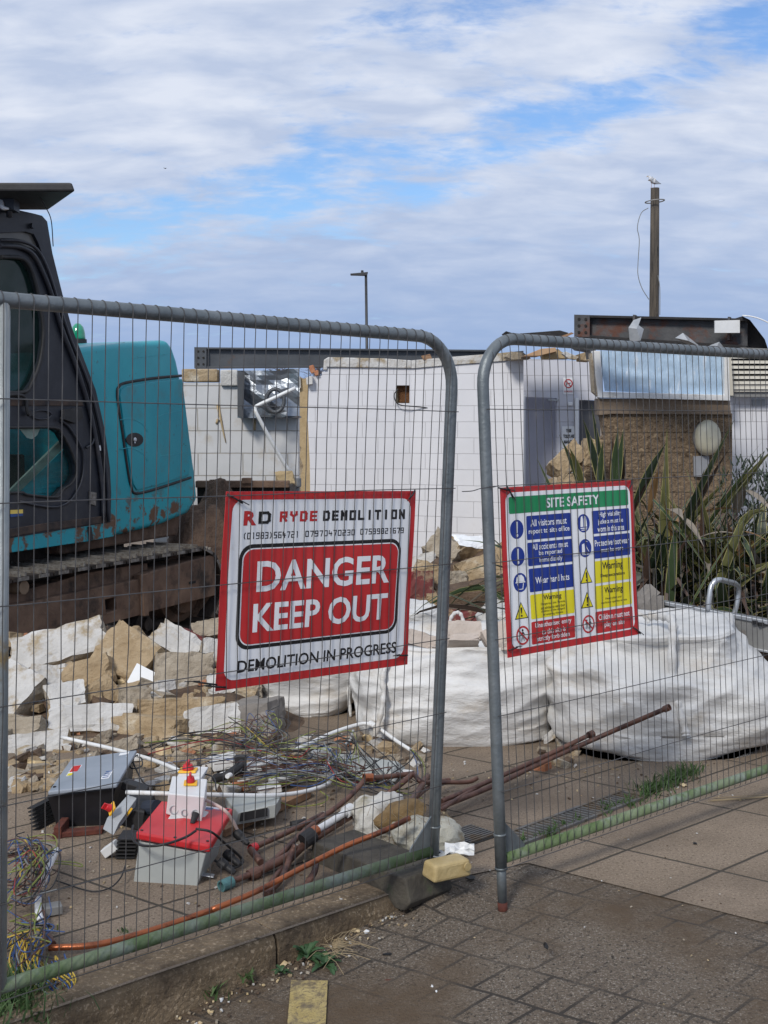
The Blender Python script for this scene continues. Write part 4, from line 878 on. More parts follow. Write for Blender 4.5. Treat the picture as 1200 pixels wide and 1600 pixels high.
for i,(pl,lb) in enumerate((([(982,512),(990,500),(1002,496),(998,508),(1006,514),(1001,532),(984,534)],'clear torn plastic scrap hanging on the left half of the roof beam'),([(1055,528),(1067,520),(1080,530),(1096,543),(1078,540)],'torn pale plastic scrap at the middle foot of the roof beam'),([(1108,540),(1124,534),(1132,544),(1118,545)],'small torn plastic scrap at the right foot of the roof beam'))):
    m=MB(); K=len(pl); c=(sum(p[0] for p in pl)/K,sum(p[1] for p in pl)/K); vs=[P(c[0],c[1],10.3)]+[P(x,y,10.36+.05*((k*37)%5-2)*.4) for k,(x,y) in enumerate(pl)]
    m.add(vs,[(0,1+k,1+(k+1)%K) for k in range(K)]); o=m.build('plastic_scrap',mk('torn_plastic',(.30,.32,.34),(.42,.44,.46),9,.3),loc=P(c[0],max(p[1] for p in pl),10.3)); o.modifiers.new('thick','SOLIDIFY').thickness=.004; tag(o,lb,'plastic scrap','plastic scraps on the roof beam')
# roof debris
rnd=random.Random(4)
def sheetpiece(pl,Y,th,mt,name,lb,cat,bev=.004):
    m=MB(); m.plate([[P(x,y,Y) for x,y in pl]],V((0,th,0))); return solo(m,name,mt,lb,cat,bevel=bev)
sheetpiece([(790,517),(800,520),(812,521),(850,518),(875,516),(889,520),(880,526),(840,528),(800,527)],13.2,.5,felt,'roofing_felt','crumpled black roofing felt on the ruin, left of the rusty beam','roofing felt',.01)
sheetpiece([(806,527),(838,522),(860,520),(868,527),(895,528),(890,534),(820,533)],12.9,.4,felt,'roofing_felt','flat black felt strip just above the right fence rail','roofing felt',.01)
sheetpiece([(872,527),(893,519),(897,521),(878,529)],12.8,.08,wood,'timber_batten','pale timber batten tip against the left end of the rusty beam','batten')
sheetpiece([(818,556),(845,545),(868,543),(870,549),(842,556)],12.9,.3,mk('new_timber',(.40,.24,.13),(.47,.31,.18)),'timber_board','orange timber board under the right fence rail','board')
sheetpiece([(848,553),(872,545),(878,550),(900,556),(890,560),(850,560)],13.0,.25,foamtan,'timber_offcut','tan offcut beside the orange timber board','offcut')
sheetpiece([(878,552),(884,549),(905,558),(900,562),(888,560)],12.7,.1,whitest,'plaster_lump','white plaster lump left of the blue film window','plaster')
sheetpiece([(905,553),(922,548),(924,564),(908,563)],12.6,.3,stone,'block_lump','tan block lump at the top left corner of the window','block')
sheetpiece([(790,557),(798,549),(818,551),(830,560),(800,562)],13.2,.3,stoneg,'mortar_lump','grey mortar lump on the white wall at the fence corner','mortar')
sheetpiece([(895,537),(902,532),(931,534),(931,554),(924,560),(922,548),(905,545)],12.0,.3,steelgrey,'steel_bracket','dark steel bracket below the left end of the rusty beam','bracket')
sheetpiece([(658,556),(672,553),(676,562),(662,563)],13.9,.1,wood,'timber_offcut','tiny timber offcut on top of the tall white wall near the fence corner','offcut')
# leaning block by brown wall
# ---------------------------------------------------------------- far things
rp=thing('telegraph_pole',V((P(1020,500,28).x,28,0)),'weathered wooden telegraph pole with a gull on top','pole')
zt=P(1020,294,28).z; px_=rp.location.x
m=MB(); m.tube([V((px_+.10,28,-.2)),V((px_+.03,28,4)),V((px_,28,zt))],[.135,.115,.10],16); m.build('shaft',polewood,rp)
m=MB(); m.tube([V((px_+.22*math.cos(a),28+.22*math.sin(a),zt-.30+.02*math.cos(a))) for a in [2*math.pi*k/20 for k in range(20)]],.014,6,closed=True); m.build('hoop',alud,rp)
m=MB(); m.tube(catmull([P(x,y,27.85) for x,y in ((1013,325),(1002,333),(996,355),(999,375),(997,410),(997,430),(1003,450),(1014,468))],4),.010,5); m.tube(catmull([P(x,y,27.9) for x,y in ((1028,430),(1031,450),(1031,492))],3),.01,5); m.build('loose_wire',cabcol['grey'],rp)
# gull
gz=zt; gx=P(1020,286,28).x
def gull():
    root=thing('gull',V((gx,28,gz)),'white and grey gull standing on the telegraph pole, looking left','bird')
    me=bpy.data.meshes.new('body'); s=.0151
    def q(x,y): return V(((x-1020)*s,0,(290.5-y)*s+.045))
    # nodes: tail, rump, belly, chest, neck, head, beak base
    pts=[(q(1030,286.5),.008),(q(1026,284.8),.03),(q(1022,283),.062),(q(1018.5,281.8),.066),(q(1016,279),.045),(q(1015,276.5),.034),(q(1014.2,275),.036)]
    me.from_pydata([p for p,_ in pts],[(i,i+1) for i in range(len(pts)-1)],[]); o=bpy.data.objects.new('body',me); C.objects.link(o); o.parent=root
    sk_=o.modifiers.new('skin','SKIN'); o.modifiers.new('sub','SUBSURF').levels=2; o.modifiers['sub'].render_levels=2
    for i,(p,r_) in enumerate(pts): me.skin_vertices[0].data[i].radius=(r_,r_*.85)
    me.skin_vertices[0].data[3].use_root=True
    me.materials.append(mk('gull_white',(.55,.56,.58),(.62,.63,.65)))
    m=MB(); vs=[]; 
    for sg in (-1,1):
        m.add([q(1017,280)+V((gx,28+sg*.065,gz)),q(1021,279.5)+V((gx,28+sg*.06,gz)),q(1027,283.5)+V((gx,28+sg*.035,gz)),q(1032,287)+V((gx,28+sg*.005,gz)),q(1024,287)+V((gx,28+sg*.06,gz)),q(1018,285)+V((gx,28+sg*.07,gz))],[(0,1,2,3,4,5)])
    wg=m.build('wings',mk('gull_grey',(.26,.28,.31),(.32,.34,.37)),root); wg.modifiers.new('t','SOLIDIFY').thickness=.012
    m=MB(); m.add([q(1028,284.5)+V((gx,28-.03,gz)),q(1033.5,287.2)+V((gx,28,gz)),q(1028.5,287)+V((gx,28+.03,gz)),q(1027,286)+V((gx,28,gz))],[(0,1,3),(1,2,3),(0,1,2)]); m.build('wing_tips',ink,root)
    m=MB(); m.tube([q(1012.5,275.2)+V((gx,28,gz)),q(1010,276.6)+V((gx,28,gz))],[.012,.003],6); m.build('beak',mk('gull_beak',(.4,.25,.05)),root)
    for x in (1018,1022.5):
        m=MB(); m.tube([q(x,286)+V((gx,28,gz)),V((gx+(x-1020)*s,28,gz+.004)),V((gx+(x-1020)*s-.03,28,gz+.004))],.005,5); m.build('leg',mk('gull_leg',(.35,.2,.18)),root)
    m=MB(); m.lathe(q(1013.6,274.6)+V((gx,28-.03,gz)),V((0,-1,0)),[(.005,0),(.003,.003)],8); m.build('eye',ink,root)
gull()
rl=thing('street_lamp',V((P(573,540,35).x,35,0)),'slim dark street lamp beyond the ruined wall','street lamp')
lx=rl.location.x; lz=P(573,430,35).z
m=MB(); m.tube([V((lx+.05,35,0)),V((lx+.02,35,lz*.55)),V((lx+.01,35,lz*.56)),V((lx-.02,35,lz))],[.065,.055,.042,.04],10); m.build('post',lamp_m,rl)
m=MB(); a=P(547.5,428.5,35); b=P(575,426,35); m.hexa([a+V((0,-.1,-.03)),b+V((-.03,-.1,-.09)),b+V((-.03,.1,-.09)),a+V((0,.1,-.03)),a+V((0,-.1,.01)),b+V((0,-.1,.01)),b+V((0,.1,.01)),a+V((0,.1,.01))]); hd=m.build('lamp_head',lamp_m,rl,bevel=.01)
m=MB(); m.lathe(P(566,425,35),V((0,0,1)),[(.04,-.03),(.04,.04),(.02,.05)],10); m.build('photocell',lamp_m,hd)
rnd=random.Random(11)
for ti,(x,y,hh,lb) in enumerate(((497,531,1.0,'bare twiggy tree top just above the steel beam, larger of the two'),(436,540,.6,'faint small bare tree top left of the larger one above the beam'))):
    Yt=110; base=V((P(x,600,Yt).x,Yt,0)); top=P(x,y-1,Yt).z
    rt=thing('bare_tree',base,lb,'tree','bare trees on the horizon'); m=MB(); m.tube([base,base+V((.2,0,top*.5)),base+V((0,0,top*.75))],[.3,.2,.12],7); m.build('trunk',polewood,rt)
    m=MB()
    for k in range(90):
        st=base+V((rnd.uniform(-.3,.3),rnd.uniform(-.3,.3),top*rnd.uniform(.4,.75))); a=rnd.uniform(-1.3,1.3); l=rnd.uniform(.6,1.9)*hh
        en=st+V((math.sin(a)*l*1.4,rnd.uniform(-.8,.8),math.cos(a)*l)); en.z=min(en.z,top+.3)
        m.tube([st,(st+en)/2+V((rnd.uniform(-.1,.1),0,.1)),en],[.03,.02,.012],3,False)
        for j in range(3):
            e2=en+V((rnd.uniform(-.5,.5),0,rnd.uniform(-.1,.4))); m.tube([(st+en)/2,e2],[.015,.008],3,False)
    m.build('crown',mk('bare_twig',(.10,.09,.11),(.13,.12,.14)),rt)
# ---------------------------------------------------------------- rubble
def chunk(name,cx,cy,Y,w,h,dp,roll,yaw,pitch,mats,faces,label,cat,seed,group=None,jit=.22,rough=.05,cuts=5,parent=None,bld=True,mbx=None):
    """irregular broken block; faces lists the sides (f front,t top,l,r,b,k) that keep their painted skin (second material)"""
    rnd=random.Random(seed); W=w*Y/FP/2; H=h*Y/FP/2; D=dp/2
    cor={}
    for i in (-1,1):
        for j in (-1,1):
            for k in (-1,1): cor[(i,j,k)]=V((i+rnd.uniform(-jit,jit),j+rnd.uniform(-jit,jit),k+rnd.uniform(-jit,jit)))
    def tri(x,y,z):
        o=V((0,0,0))
        for (i,j,k),c in cor.items(): o+=c*((1+i*x)/2*(1+j*y)/2*(1+k*z)/2)
        return o
    sh=V((rnd.uniform(0,50),rnd.uniform(0,50),rnd.uniform(0,50)))
    rot=Matrix.Rotation(R(roll),3,'Y')@Matrix.Rotation(R(yaw),3,'Z')@Matrix.Rotation(R(pitch),3,'X')
    c=P(cx,cy,Y); m=mbx or MB(); mm=min(W,H,D); n=cuts+1
    def place(x,y,z,side):
        p=tri(x,y,z); e=sorted([abs(x),abs(y),abs(z)])
        edge=max(0,(e[1]-.55)/.45)
        nn=abs(noise.noise(V((x*1.7,y*1.7,z*1.7))+sh))
        p=p*(1-edge*nn*.26*(1 if side not in faces else .8))
        q=V((p.x*W,p.y*D,p.z*H))
        q+=noise.noise_vector(q*9/max(mm*4,.2)+sh)*rough*mm*2.2+noise.noise_vector(q*55+sh)*rough*mm*.35
        return c+rot@q
    S={'f':lambda a,b:(a,-1,b),'k':lambda a,b:(-a,1,b),'t':lambda a,b:(a,b,1),'b':lambda a,b:(a,-b,-1),'r':lambda a,b:(1,a,b),'l':lambda a,b:(-1,-a,b)}
    for sd_,fn in S.items():
        g=[[place(*fn(-1+2*i/n,-1+2*j/n),sd_) for j in range(n+1)] for i in range(n+1)]
        m.k=1 if (sd_ in faces and len(mats)>1) else 0
        m.add([p for r_ in g for p in r_],[(i*(n+1)+j,(i+1)*(n+1)+j,(i+1)*(n+1)+j+1,i*(n+1)+j+1) for i in range(n) for j in range(n)])
    if not bld: return
    o=m.build(name,mats,parent)
    bm=bmesh.new(); bm.from_mesh(o.data); bmesh.ops.remove_doubles(bm,verts=bm.verts,dist=mm*.02); bm.to_mesh(o.data); bm.free()
    if parent is None: tag(o,label,cat,group)
    return o
def chunkY(cy): return 5.95+(1175-cy)*.0072
GR='broken blocks heaped below the excavator'
TW=[stone,whitest]; GWt=[stoneg,whitest]
RB=[ # cx,cy,w,h,dp,roll,yaw,pitch,mats,faces,label,jit
(95,1022,132,58,.30,-14,12,-35,GWt,'ft','large white block with scalloped upper edge, just under the track frame',.25),
(34,1090,78,72,.30,18,-25,-30,GWt,'ft','white wedge shaped block at the left post, sloping down to the right',.35),
(78,1078,66,58,.25,8,20,-35,GWt,'ft','white block with a small dark hole, between the wedge and the red flecked piece',.2),
(142,1058,84,50,.25,-18,10,-20,[stone,stone],'','tan block with red paint flecks under the large white block',.35),
(157,1090,50,50,.2,-35,30,0,[stone,darkst],'l','tan piece with its left side coloured dark as a shaded hollow beside the white tile triangle',.4),  # dark left face paints the shade of a hollow
(203,1032,92,70,.30,28,-20,-25,[stone,stone],'','big tan diamond shaped block leaning behind the white tile triangle',.3),
(285,1052,90,56,.28,4,12,-22,GWt,'t','grey broken block with pale top, left of the danger board corner',.22),
(275,1015,72,42,.25,30,-10,-38,GWt,'ft','white block sloping down to the right toward the danger board',.25),
(331,1021,34,42,.2,8,15,-20,GWt,'f','small upright white block touching the danger board edge',.3),
(305,1004,40,26,.2,20,0,-10,[redst,redst],'','dark red painted piece behind the upright white block',.4),
(328,986,44,26,.2,-10,0,-20,GWt,'t','cream topped fragment at the very back of the heap beside the danger board',.4),
(283,1112,126,40,.16,0,10,-12,[stone,stone],'','long tan stone lying flat on the big square block',.12),
(250,1148,108,54,.26,-3,-28,-14,[stone,whitest],'','big square tan block with crumbly top under the long tan stone',.12),
(333,1133,78,56,.22,-8,14,-20,GWt,'f','grey white block right of the big square tan block',.22),
(141,1130,118,44,.24,3,14,-30,[stone,whitest],'ft','long white faced stone in the middle of the heap, tan left end',.12),
(104,1098,56,44,.2,-8,20,-38,GWt,'ft','white slab fragment above the long white faced stone',.25),
(38,1143,80,34,.26,-2,-10,-30,GWt,'t','white topped block with rough side at the left post, second row from the bottom',.2),
(60,1178,96,48,.26,-3,14,-28,[stone,whitest],'ft','white topped block lowest at the left, above the pointed fragment',.15),
(50,1207,38,32,.14,10,30,-10,[stoneg,stoneg],'','pointed grey fragment on the paving below the lowest left block',.5),
(6,1168,22,50,.2,0,0,-10,GWt,'f','narrow white block half hidden by the left post',.3),
(395,1123,86,50,.24,-10,-16,-8,[weather,stoneg],'','ribbed grey block left of the smallest white bulk bag',.12),
(352,1073,52,34,.2,-12,10,-25,GWt,'ft','white block showing under the lower left corner of the danger board',.25),
(386,1083,40,26,.2,0,10,-15,[stoneg,stoneg],'','grey block between the danger board and the white bulk bag',.2),
(372,1103,70,14,.2,-12,10,-5,[weather,weather],'','weathered timber offcut lying on the ribbed grey block','x'),
(415,1143,22,16,.12,10,20,-10,GWt,'t','small white lump at the foot of the ribbed grey block',.4),
(210,1095,44,40,.2,0,20,-10,[stoneg,stoneg],'','dull grey block in the shadowed hollow behind the long white faced stone',.3),
(232,1012,40,22,.2,35,0,-10,[darkst,darkst],'','dark soil stained lump behind the sloping white block',.4),
(118,1185,60,24,.18,4,10,-12,[stone,stoneg],'','low tan fragment under the white conduit end',.35),
(186,1172,50,30,.2,-12,22,-12,[stoneg,stoneg],'','grey fragment between the long white faced stone and the big square block',.35),
(150,1000,50,26,.2,-30,0,-10,[darkst,darkst],'','dark lump in the gap between the large white block and the tan diamond',.4),
]
for i,(cx,cy,w_,h_,dp,ro,ya,pi_,mt,fc,lb,jt) in enumerate(RB):
    nm='broken_block' if jt!='x' else 'timber_offcut'; cat='broken block' if jt!='x' else 'timber'
    chunk(nm,cx,cy,chunkY(cy)+.08*((i*7)%5-2)*.3,w_*1.08,h_*1.10,dp,ro,ya,pi_,mt,fc,lb,cat,100+i,GR if jt!='x' else None,jit=.1 if jt=='x' else jt*.48,rough=.035,cuts=7)
# white glazed tile triangle
m=MB(); pts=[P(214,1036,6.72),P(249,1054,6.72),P(250,1091,6.66),P(198,1066,6.66)]; m.plate([pts],V((.02,.05,-.035))); solo(m,'wall_tile',[whitec],'clean white tile fragment lying against the big tan diamond block','tile')
# back heap in front of the white wall
BK=[(727,864,52,30,.35,4,20,-55,[stone,whitec],'tf','flat white hexagonal slab lying on the far heap between the two fence uprights',.35),
(692,868,50,38,.35,30,-20,-30,GWt,'t','tilted white edged block left of the flat white slab on the far heap',.3),
(744,893,74,44,.4,-12,10,-10,[stone,stone],'','large tan textured block under the flat white slab',.3),
(660,885,44,26,.3,-10,10,-25,GWt,'tf','small white topped block against the right edge of the danger board',.3),
(652,925,40,62,.35,0,10,-8,[stone,redst],'f','tan block with a red painted top, beside the danger board edge',.18),
(668,903,46,36,.3,20,0,-10,[stone,stone],'','tan wedge above the red topped block',.4),
(706,908,30,26,.25,0,20,-10,[stoneg,stoneg],'','round grey stone below the flat white slab',.5),
(683,935,34,20,.3,0,0,0,[stone,stone],'','thin tan block below the tan wedge on the far heap',.3),
(678,958,40,24,.3,5,0,0,[stone,darkst],'','small tan block right behind the middle bag handles',.3),
(722,935,90,36,.45,-5,5,0,[darkst,redst],'','dark soil covered block with red paint on the far heap',.3),
(735,962,86,30,.45,0,5,0,[redst,darkst],'t','dark red lump lowest on the far heap behind the bag handles',.35),
(782,880,36,48,.3,-30,0,-10,[stone,stone],'','tan block behind the right fence upright',.3),
(766,930,60,50,.4,0,0,0,[darkst,darkst],'','dark soil lump behind the right fence upright',.35),
(884,722,54,32,.30,-42,10,-10,[stone,stone],'','long tan block balanced on end over the brown wall stub',.12),
(888,762,44,38,.3,0,15,-10,[stone,stoneg],'','tan stub block under the balanced long block',.3),
(925,704,26,40,.3,10,0,0,[stone,stone],'','tan lump on the broken left edge of the brown wall',.35),
]
for i,(cx,cy,w_,h_,dp,ro,ya,pi_,mt,fc,lb,jt) in enumerate(BK):
    Y=10.6-(cy-860)*.012 if cy>800 else 11.2
    chunk('broken_block',cx,cy,Y,w_*1.05,h_*1.05,dp,ro,ya,pi_,mt,fc,lb,'broken block',300+i,'broken blocks in front of the white wall',jit=jt*.8,rough=.06,cuts=6)
# earth and crushed rubble under both heaps: nobody could count it
def heap(x0,x1,y0,y1,hf,mt,seed,res=.045):
    m=MB(); nx=int((x1-x0)/res); ny_=int((y1-y0)/res); vs=[]
    for i in range(nx+1):
        for j in range(ny_+1):
            x=x0+(x1-x0)*i/nx; y=y0+(y1-y0)*j/ny_; e=min(i,nx-i,j,ny_-j)
            h=hf(x,y)*min(1,e/5.0); z=h*(1+.35*noise.noise(V((x*4,y*4,seed))))+.05*h**.5*noise.noise(V((x*14,y*14,seed)))-.02
            vs.append(V((x,y,z if e>0 else -.05)))
    m.add(vs,[(i*(ny_+1)+j,(i+1)*(ny_+1)+j,(i+1)*(ny_+1)+j+1,i*(ny_+1)+j+1) for i in range(nx) for j in range(ny_)]); return m
def hill(x,y,cx,cy,rx,ry,h): return h*math.exp(-((x-cx)/rx)**2-((y-cy)/ry)**2)
o=heap(-2.6,-.35,5.6,8.1,lambda x,y:hill(x,y,-1.6,7.25,.75,.65,.32)+hill(x,y,-.9,6.5,.45,.4,.10),darkst,1).build('rubble_bed',darkst,loc=(-1.5,6.9,0)); tag(o,'crushed dark rubble and soil under the heaped blocks','rubble',kind='stuff')
o=heap(-1.0,2.3,8.8,11.6,lambda x,y:hill(x,y,.7,10.4,1.3,.7,.5),darkst,2).build('rubble_bed',darkst,loc=(.7,10,0)); tag(o,'dark soil and crushed rubble in front of the white wall','rubble',kind='stuff')
rnd=random.Random(77); m=MB(); mts=[stone,stoneg,whitest,darkst,brickm,bone]
spots=[(15,990,420,1190,260),(20,1215,430,1235,160),(0,1195,210,1222,90),(20,1140,430,1200,120),(400,1150,620,1200,50),(230,1180,420,1205,60),(560,1160,680,1200,30),(600,1090,1180,1215,0),(845,1150,900,1200,25),(0,1000,350,1120,60)]
for (x0,y0,x1,y1,nn) in spots:
    for k in range(nn):
        x=rnd.uniform(x0,x1); y=rnd.uniform(y0,y1); g_=G(x,y,.01); Y=g_.y
        if y<1130: Y=chunkY(y); 
        sz=rnd.choice([5,6,8,10,14,20,26])*(1 if y>1130 else 1.4)
        mat_i=rnd.choices(range(6),[5,5,4,3,.5,.5])[0]
        mm=MB(); chunk('c',x,y,Y,sz,sz*.6,sz*Y/FP,rnd.uniform(-30,30),rnd.uniform(0,90),rnd.uniform(-30,10),[stone],'',None,None,k,jit=.4,rough=.05,cuts=1,bld=False,mbx=mm)
        for f_,vv in enumerate(mm.f): pass
        i0=len(m.v); m.v+=mm.v; m.f+=[tuple(i0+a for a in f_) for f_ in mm.f]; m.m+=[mat_i]*len(mm.f); m.sm+=[False]*len(mm.f)
tag(m.build('rubble_chips',mts,loc=(-1,6,0)),'small stone and plaster chips scattered round the heap','rubble',kind='stuff')
rnd=random.Random(78); m=MB(); mts=[stone,stoneg,whitest,darkst,straw,bone]
def fines(x0,y0,x1,y1,nn,lo,hi,zf,w=[4,5,3,6,2,1]):
    for k in range(nn):
        x=rnd.uniform(x0,x1); y=rnd.uniform(y0,y1); g_=G(x,y,-.02); z=zf(g_); c=G(x,y,z); r_=rnd.uniform(lo,hi); m.k=rnd.choices(range(6),w)[0]
        a=rnd.uniform(0,6.28); ax=V((math.cos(a),math.sin(a),rnd.uniform(-.3,.3))).normalized(); ay=V((-math.sin(a),math.cos(a),0)); az=ax.cross(ay)
        q=[(-1,-1),(1,-.8),(.8,1),(-.9,.7)]
        m.hexa([c+ax*u*r_+ay*v*r_*.6-az*r_*.2 for u,v in q]+[c+ax*u*r_*.7+ay*v*r_*.45+az*r_*.4 for u,v in q])
def inx(lo,hi): return lambda p: 0.0
fines(60,1215,700,1300,260,.003,.010,lambda p:.003); fines(100,1300,560,1420,150,.002,.007,lambda p:.003); fines(560,1190,1180,1250,200,.003,.009,lambda p:.003)
def gut(p):
    d=(p-KB).dot(kn); return road_z(p)+.002
for k in range(260):
    s_=rnd.uniform(-1.0,.15); d=abs(rnd.gauss(0,.06))+.02; p=KB+kd*s_+kn*d; z=road_z(p)+.002; r_=rnd.uniform(.0015,.006); m.k=rnd.choices(range(6),[3,3,3,6,3,2])[0]; m.box(p+V((0,0,z)),(r_*2,r_*1.2,r_),(V((math.cos(k),math.sin(k),.2)).normalized(),V((-math.sin(k),math.cos(k),0)),V((0,0,1))))
fines(700,1300,1150,1600,90,.0015,.0045,lambda p:road_z(p)+.002 if (p-KB).dot(kn)>0 and p.y<chain_y(p.x) else .002,[1,2,3,6,1,1])
tag(m.build('grit',mts,loc=(0,4.5,0)),'fine grit and crumbs on the paving and in the gutter','grit',kind='stuff')
# ---------------------------------------------------------------- bulk bags
def mk_bag():
    m=mk('woven_bag',(.52,.515,.50),(.63,.63,.62),5,.65,0,.6,16,c3=(.38,.32,.24),c3lo=.54,c3hi=.80,c3scale=3.2,bdist=.016,detail=9,stretch=(1,1,2.2)); return m
bagm=mk_bag(); bagin=mk('bag_lining',(.52,.49,.46),(.62,.60,.57),6,.7,0,.3,40)
def bulkbag(name,Yc,hd,rings,label,seed,ex=3.0,amp=.035,skew=0,top='closed',dirt=None):
    K=250; sub=12; Yf=Yc-hd
    rg=[]
    for (y,xl,xr) in rings:
        z=max(P(600,y,Yf).z,0.0); rg.append((z,P(xl,y,Yc).x,P(xr,y,Yc).x))
    rg.sort(); zs=[]; 
    for a,b in zip(rg[:-1],rg[1:]):
        for k in range(sub): t=k/sub; t2=t; zs.append(tuple(a[i]+(b[i]-a[i])*t2 for i in range(3)))
    zs.append(rg[-1]); m=MB(); vs=[]; H=rg[-1][0]
    # smooth the silhouette
    for _ in range(3): zs=[zs[0]]+[(zs[i][0],)+tuple((zs[i-1][j]+2*zs[i][j]+zs[i+1][j])/4 for j in (1,2)) for i in range(1,len(zs)-1)]+[zs[-1]]
    sh=V((seed*3.1,seed*1.7,seed*.9))
    for zi,(z,xl,xr) in enumerate(zs):
        cx=(xl+xr)/2; hw=(xr-xl)/2; q=z/H
        hdz=hd*(.93+.10*math.sin(math.pi*min(1,q*1.1)))*(1-.12*q*q)
        for k in range(K):
            a=2*math.pi*k/K; c_,s_=math.cos(a),math.sin(a)
            rr=(abs(c_)**ex+abs(s_)**ex)**(-1/ex)
            x=c_*rr; y=s_*rr; p=V((cx+x*hw,Yc+y*hdz+skew*x*.1,z))
            pn=p+sh
            # draped folds: ridged noise, stretched sideways and slanting
            w1=noise.noise(V((pn.x*1.1+pn.y*.8,pn.y*.9,pn.z*4.2+pn.x*1.1*math.sin(seed*2.1))))
            w2=noise.noise(V((pn.x*2.3-pn.z*1.2,pn.y*2.1,pn.z*8.5-pn.x*1.7)))
            w3=noise.noise(V((pn.x*4.5+pn.z*3,pn.y*4.5,pn.z*17)))
            w4=noise.noise(V((pn.x*2.6+pn.z*2.6,pn.y*2.6-pn.z*1.5,pn.z*1.3+5)))
            f=amp*(.55-2.1*abs(w1))+amp*.62*(.45-1.7*abs(w2))+amp*.30*(.4-1.5*abs(w3))+amp*.55*(.3-1.6*abs(w4))+noise.noise(pn*1.6)*amp*1.1
            n_=V((c_,s_,0)); f*=min(1,.25+q*2.5)
            if q>.97: f*=.5
            vs.append(p+n_*f+V((0,0,(.5*f if q>.2 else 0)+.01*noise.noise(pn*6)*(q>.05))))
    n=len(zs)
    fs=[(i*K+k,i*K+(k+1)%K,(i+1)*K+(k+1)%K,(i+1)*K+k) for i in range(n-1) for k in range(K)]
    zt,xl,xr=zs[-1]; cx=(xl+xr)/2; base=len(vs)-K; ring0=vs[base:]
    T=9
    for t in range(1,T+1):
        q=1-t/T
        for k in range(K):
            p=ring0[k]; c=V((cx,Yc,zt)); pp=c+(p-c)*q
            if top=='open': pp.z=zt-(.10 if t>1 else .03)*min(1,t/2)+.03*noise.noise(pp*5+sh)
            else: pp.z+=-.015*math.sin(math.pi/2*(1-q))+.045*noise.noise(pp*4.5+sh)*(1-q)+.03*abs(noise.noise(pp*9+sh))
            vs.append(pp)
    for t in range(T):
        b=base+t*K
        fs+=[(b+k,b+(k+1)%K,b+K+(k+1)%K,b+K+k) for k in range(K)]
    m.add(vs,fs,True)
    root=thing(name,V(((rg[0][1]+rg[0][2])/2,Yc,0)),label,'bulk bag','white woven bulk bags of rubble')
    m.build('sack',bagm,root,smooth=True); return root,zs
def strap(root,pts,w_=.03,nm='lifting_loop',mt=None):
    c=catmull(pts,7); m=MB(); m.tube(c,[w_*.5*(1+.2*math.sin(i*1.3)) for i in range(len(c))],7); return m.build(nm,mt or bagm,root,smooth=True)
b1,_=bulkbag('bulk_bag',6.15,.50,[(1212,935,1120),(1196,880,1176),(1175,860,1197),(1140,857,1206),(1100,862,1204),(1065,868,1190),(1050,876,1176),(1030,885,1162),(1012,895,1150),(1000,905,1135)],'largest bulging white bulk bag, nearest the camera at the right, tied corner at its foot',1,ex=2.9,amp=.055,skew=.3)
strap(b1,[P(1052,1085,5.72),P(1050,1020,5.74),P(1052,985,5.78),P(1048,966,5.85),P(1030,962,5.95),P(1018,962,6.0)],.045)
strap(b1,[P(1052,1085,5.71),P(1060,1105,5.68),P(1070,1140,5.64),P(1072,1150,5.63)],.04,'seam_tape')
strap(b1,[P(985,972,6.0),P(992,960,6.0),P(1006,962,6.0),P(1014,972,6.0)],.02)
b2,_=bulkbag('bulk_bag',6.42,.50,[(1182,588,834),(1165,566,854),(1130,556,862),(1100,560,864),(1070,572,874),(1045,585,880),(1028,598,882),(1018,604,880)],'wide white bulk bag behind the two fence uprights, open top filled with slabs',2,ex=3.8,amp=.045,top='open')
strap(b2,[P(604,1035,6.0),P(598,1060,5.95),P(600,1085,5.93),P(594,1120,5.9),P(585,1150,5.88)],.03,'seam_tape')
strap(b2,[P(703,995,6.3),P(703,972,6.3),P(708,960,6.3),P(716,957,6.3),P(722,964,6.3),P(726,985,6.3)],.02)
b3,_=bulkbag('bulk_bag',6.95,.42,[(1140,440,545),(1125,412,556),(1100,396,564),(1075,385,578),(1050,385,590),(1020,392,600),(995,410,600)],'smaller white bulk bag right of the block heap, under the danger board',3,ex=2.8,amp=.045)
strap(b3,[P(548,1050,6.6),P(545,1085,6.58),P(548,1120,6.56)],.02,'seam_tape')
b4,_=bulkbag('bulk_bag',7.75,.42,[(1070,560,720),(1030,570,715),(1000,580,700),(975,585,690),(962,600,680)],'crumpled white bulk bag behind the wide open bag, next to the danger board corner',4,ex=2.5,amp=.06)
b5,_=bulkbag('bulk_bag',7.6,.42,[(1075,745,900),(1030,740,905),(1000,745,900),(975,755,880),(960,765,850)],'white bulk bag mostly hidden behind the site safety notice',5,ex=2.6,amp=.06)
strap(b5,[P(768,985,7.1),P(775,972,7.1),P(790,975,7.15),P(800,985,7.15)],.02)
# slabs standing in the open bag
pinkst=mk('pinkish_plaster',(.42,.36,.31),(.52,.46,.41),8,.85,0,.6,40)
for i,(cx,cy,w_,h_,dp,ro,pi_,lb) in enumerate(((722,988,66,34,.10,3,-25,'pinkish slab standing upright in the open bulk bag, under its loop'),(775,995,44,34,.10,-25,-20,'tilted pinkish slab in the open bulk bag, by the right fence upright'),(722,1003,52,14,.12,0,-40,'small white faced slab lying in the open bulk bag'),(660,1003,50,26,.12,20,-25,'pale slab in the open bulk bag left of the fence upright'),(700,1013,70,10,.2,-2,-10,'long flat slab at the rim of the open bulk bag'),(800,1012,40,16,.15,8,-20,'small slab in the open bulk bag below the safety notice'))):
    chunk('slab_piece',cx,cy,6.25-.1*(i%3),w_,h_,dp,ro,8,pi_,[pinkst,whitest],'t' if i in (2,3) else '',lb,'slab',500+i,'slabs in the open bulk bag',jit=.15,rough=.03,cuts=4)
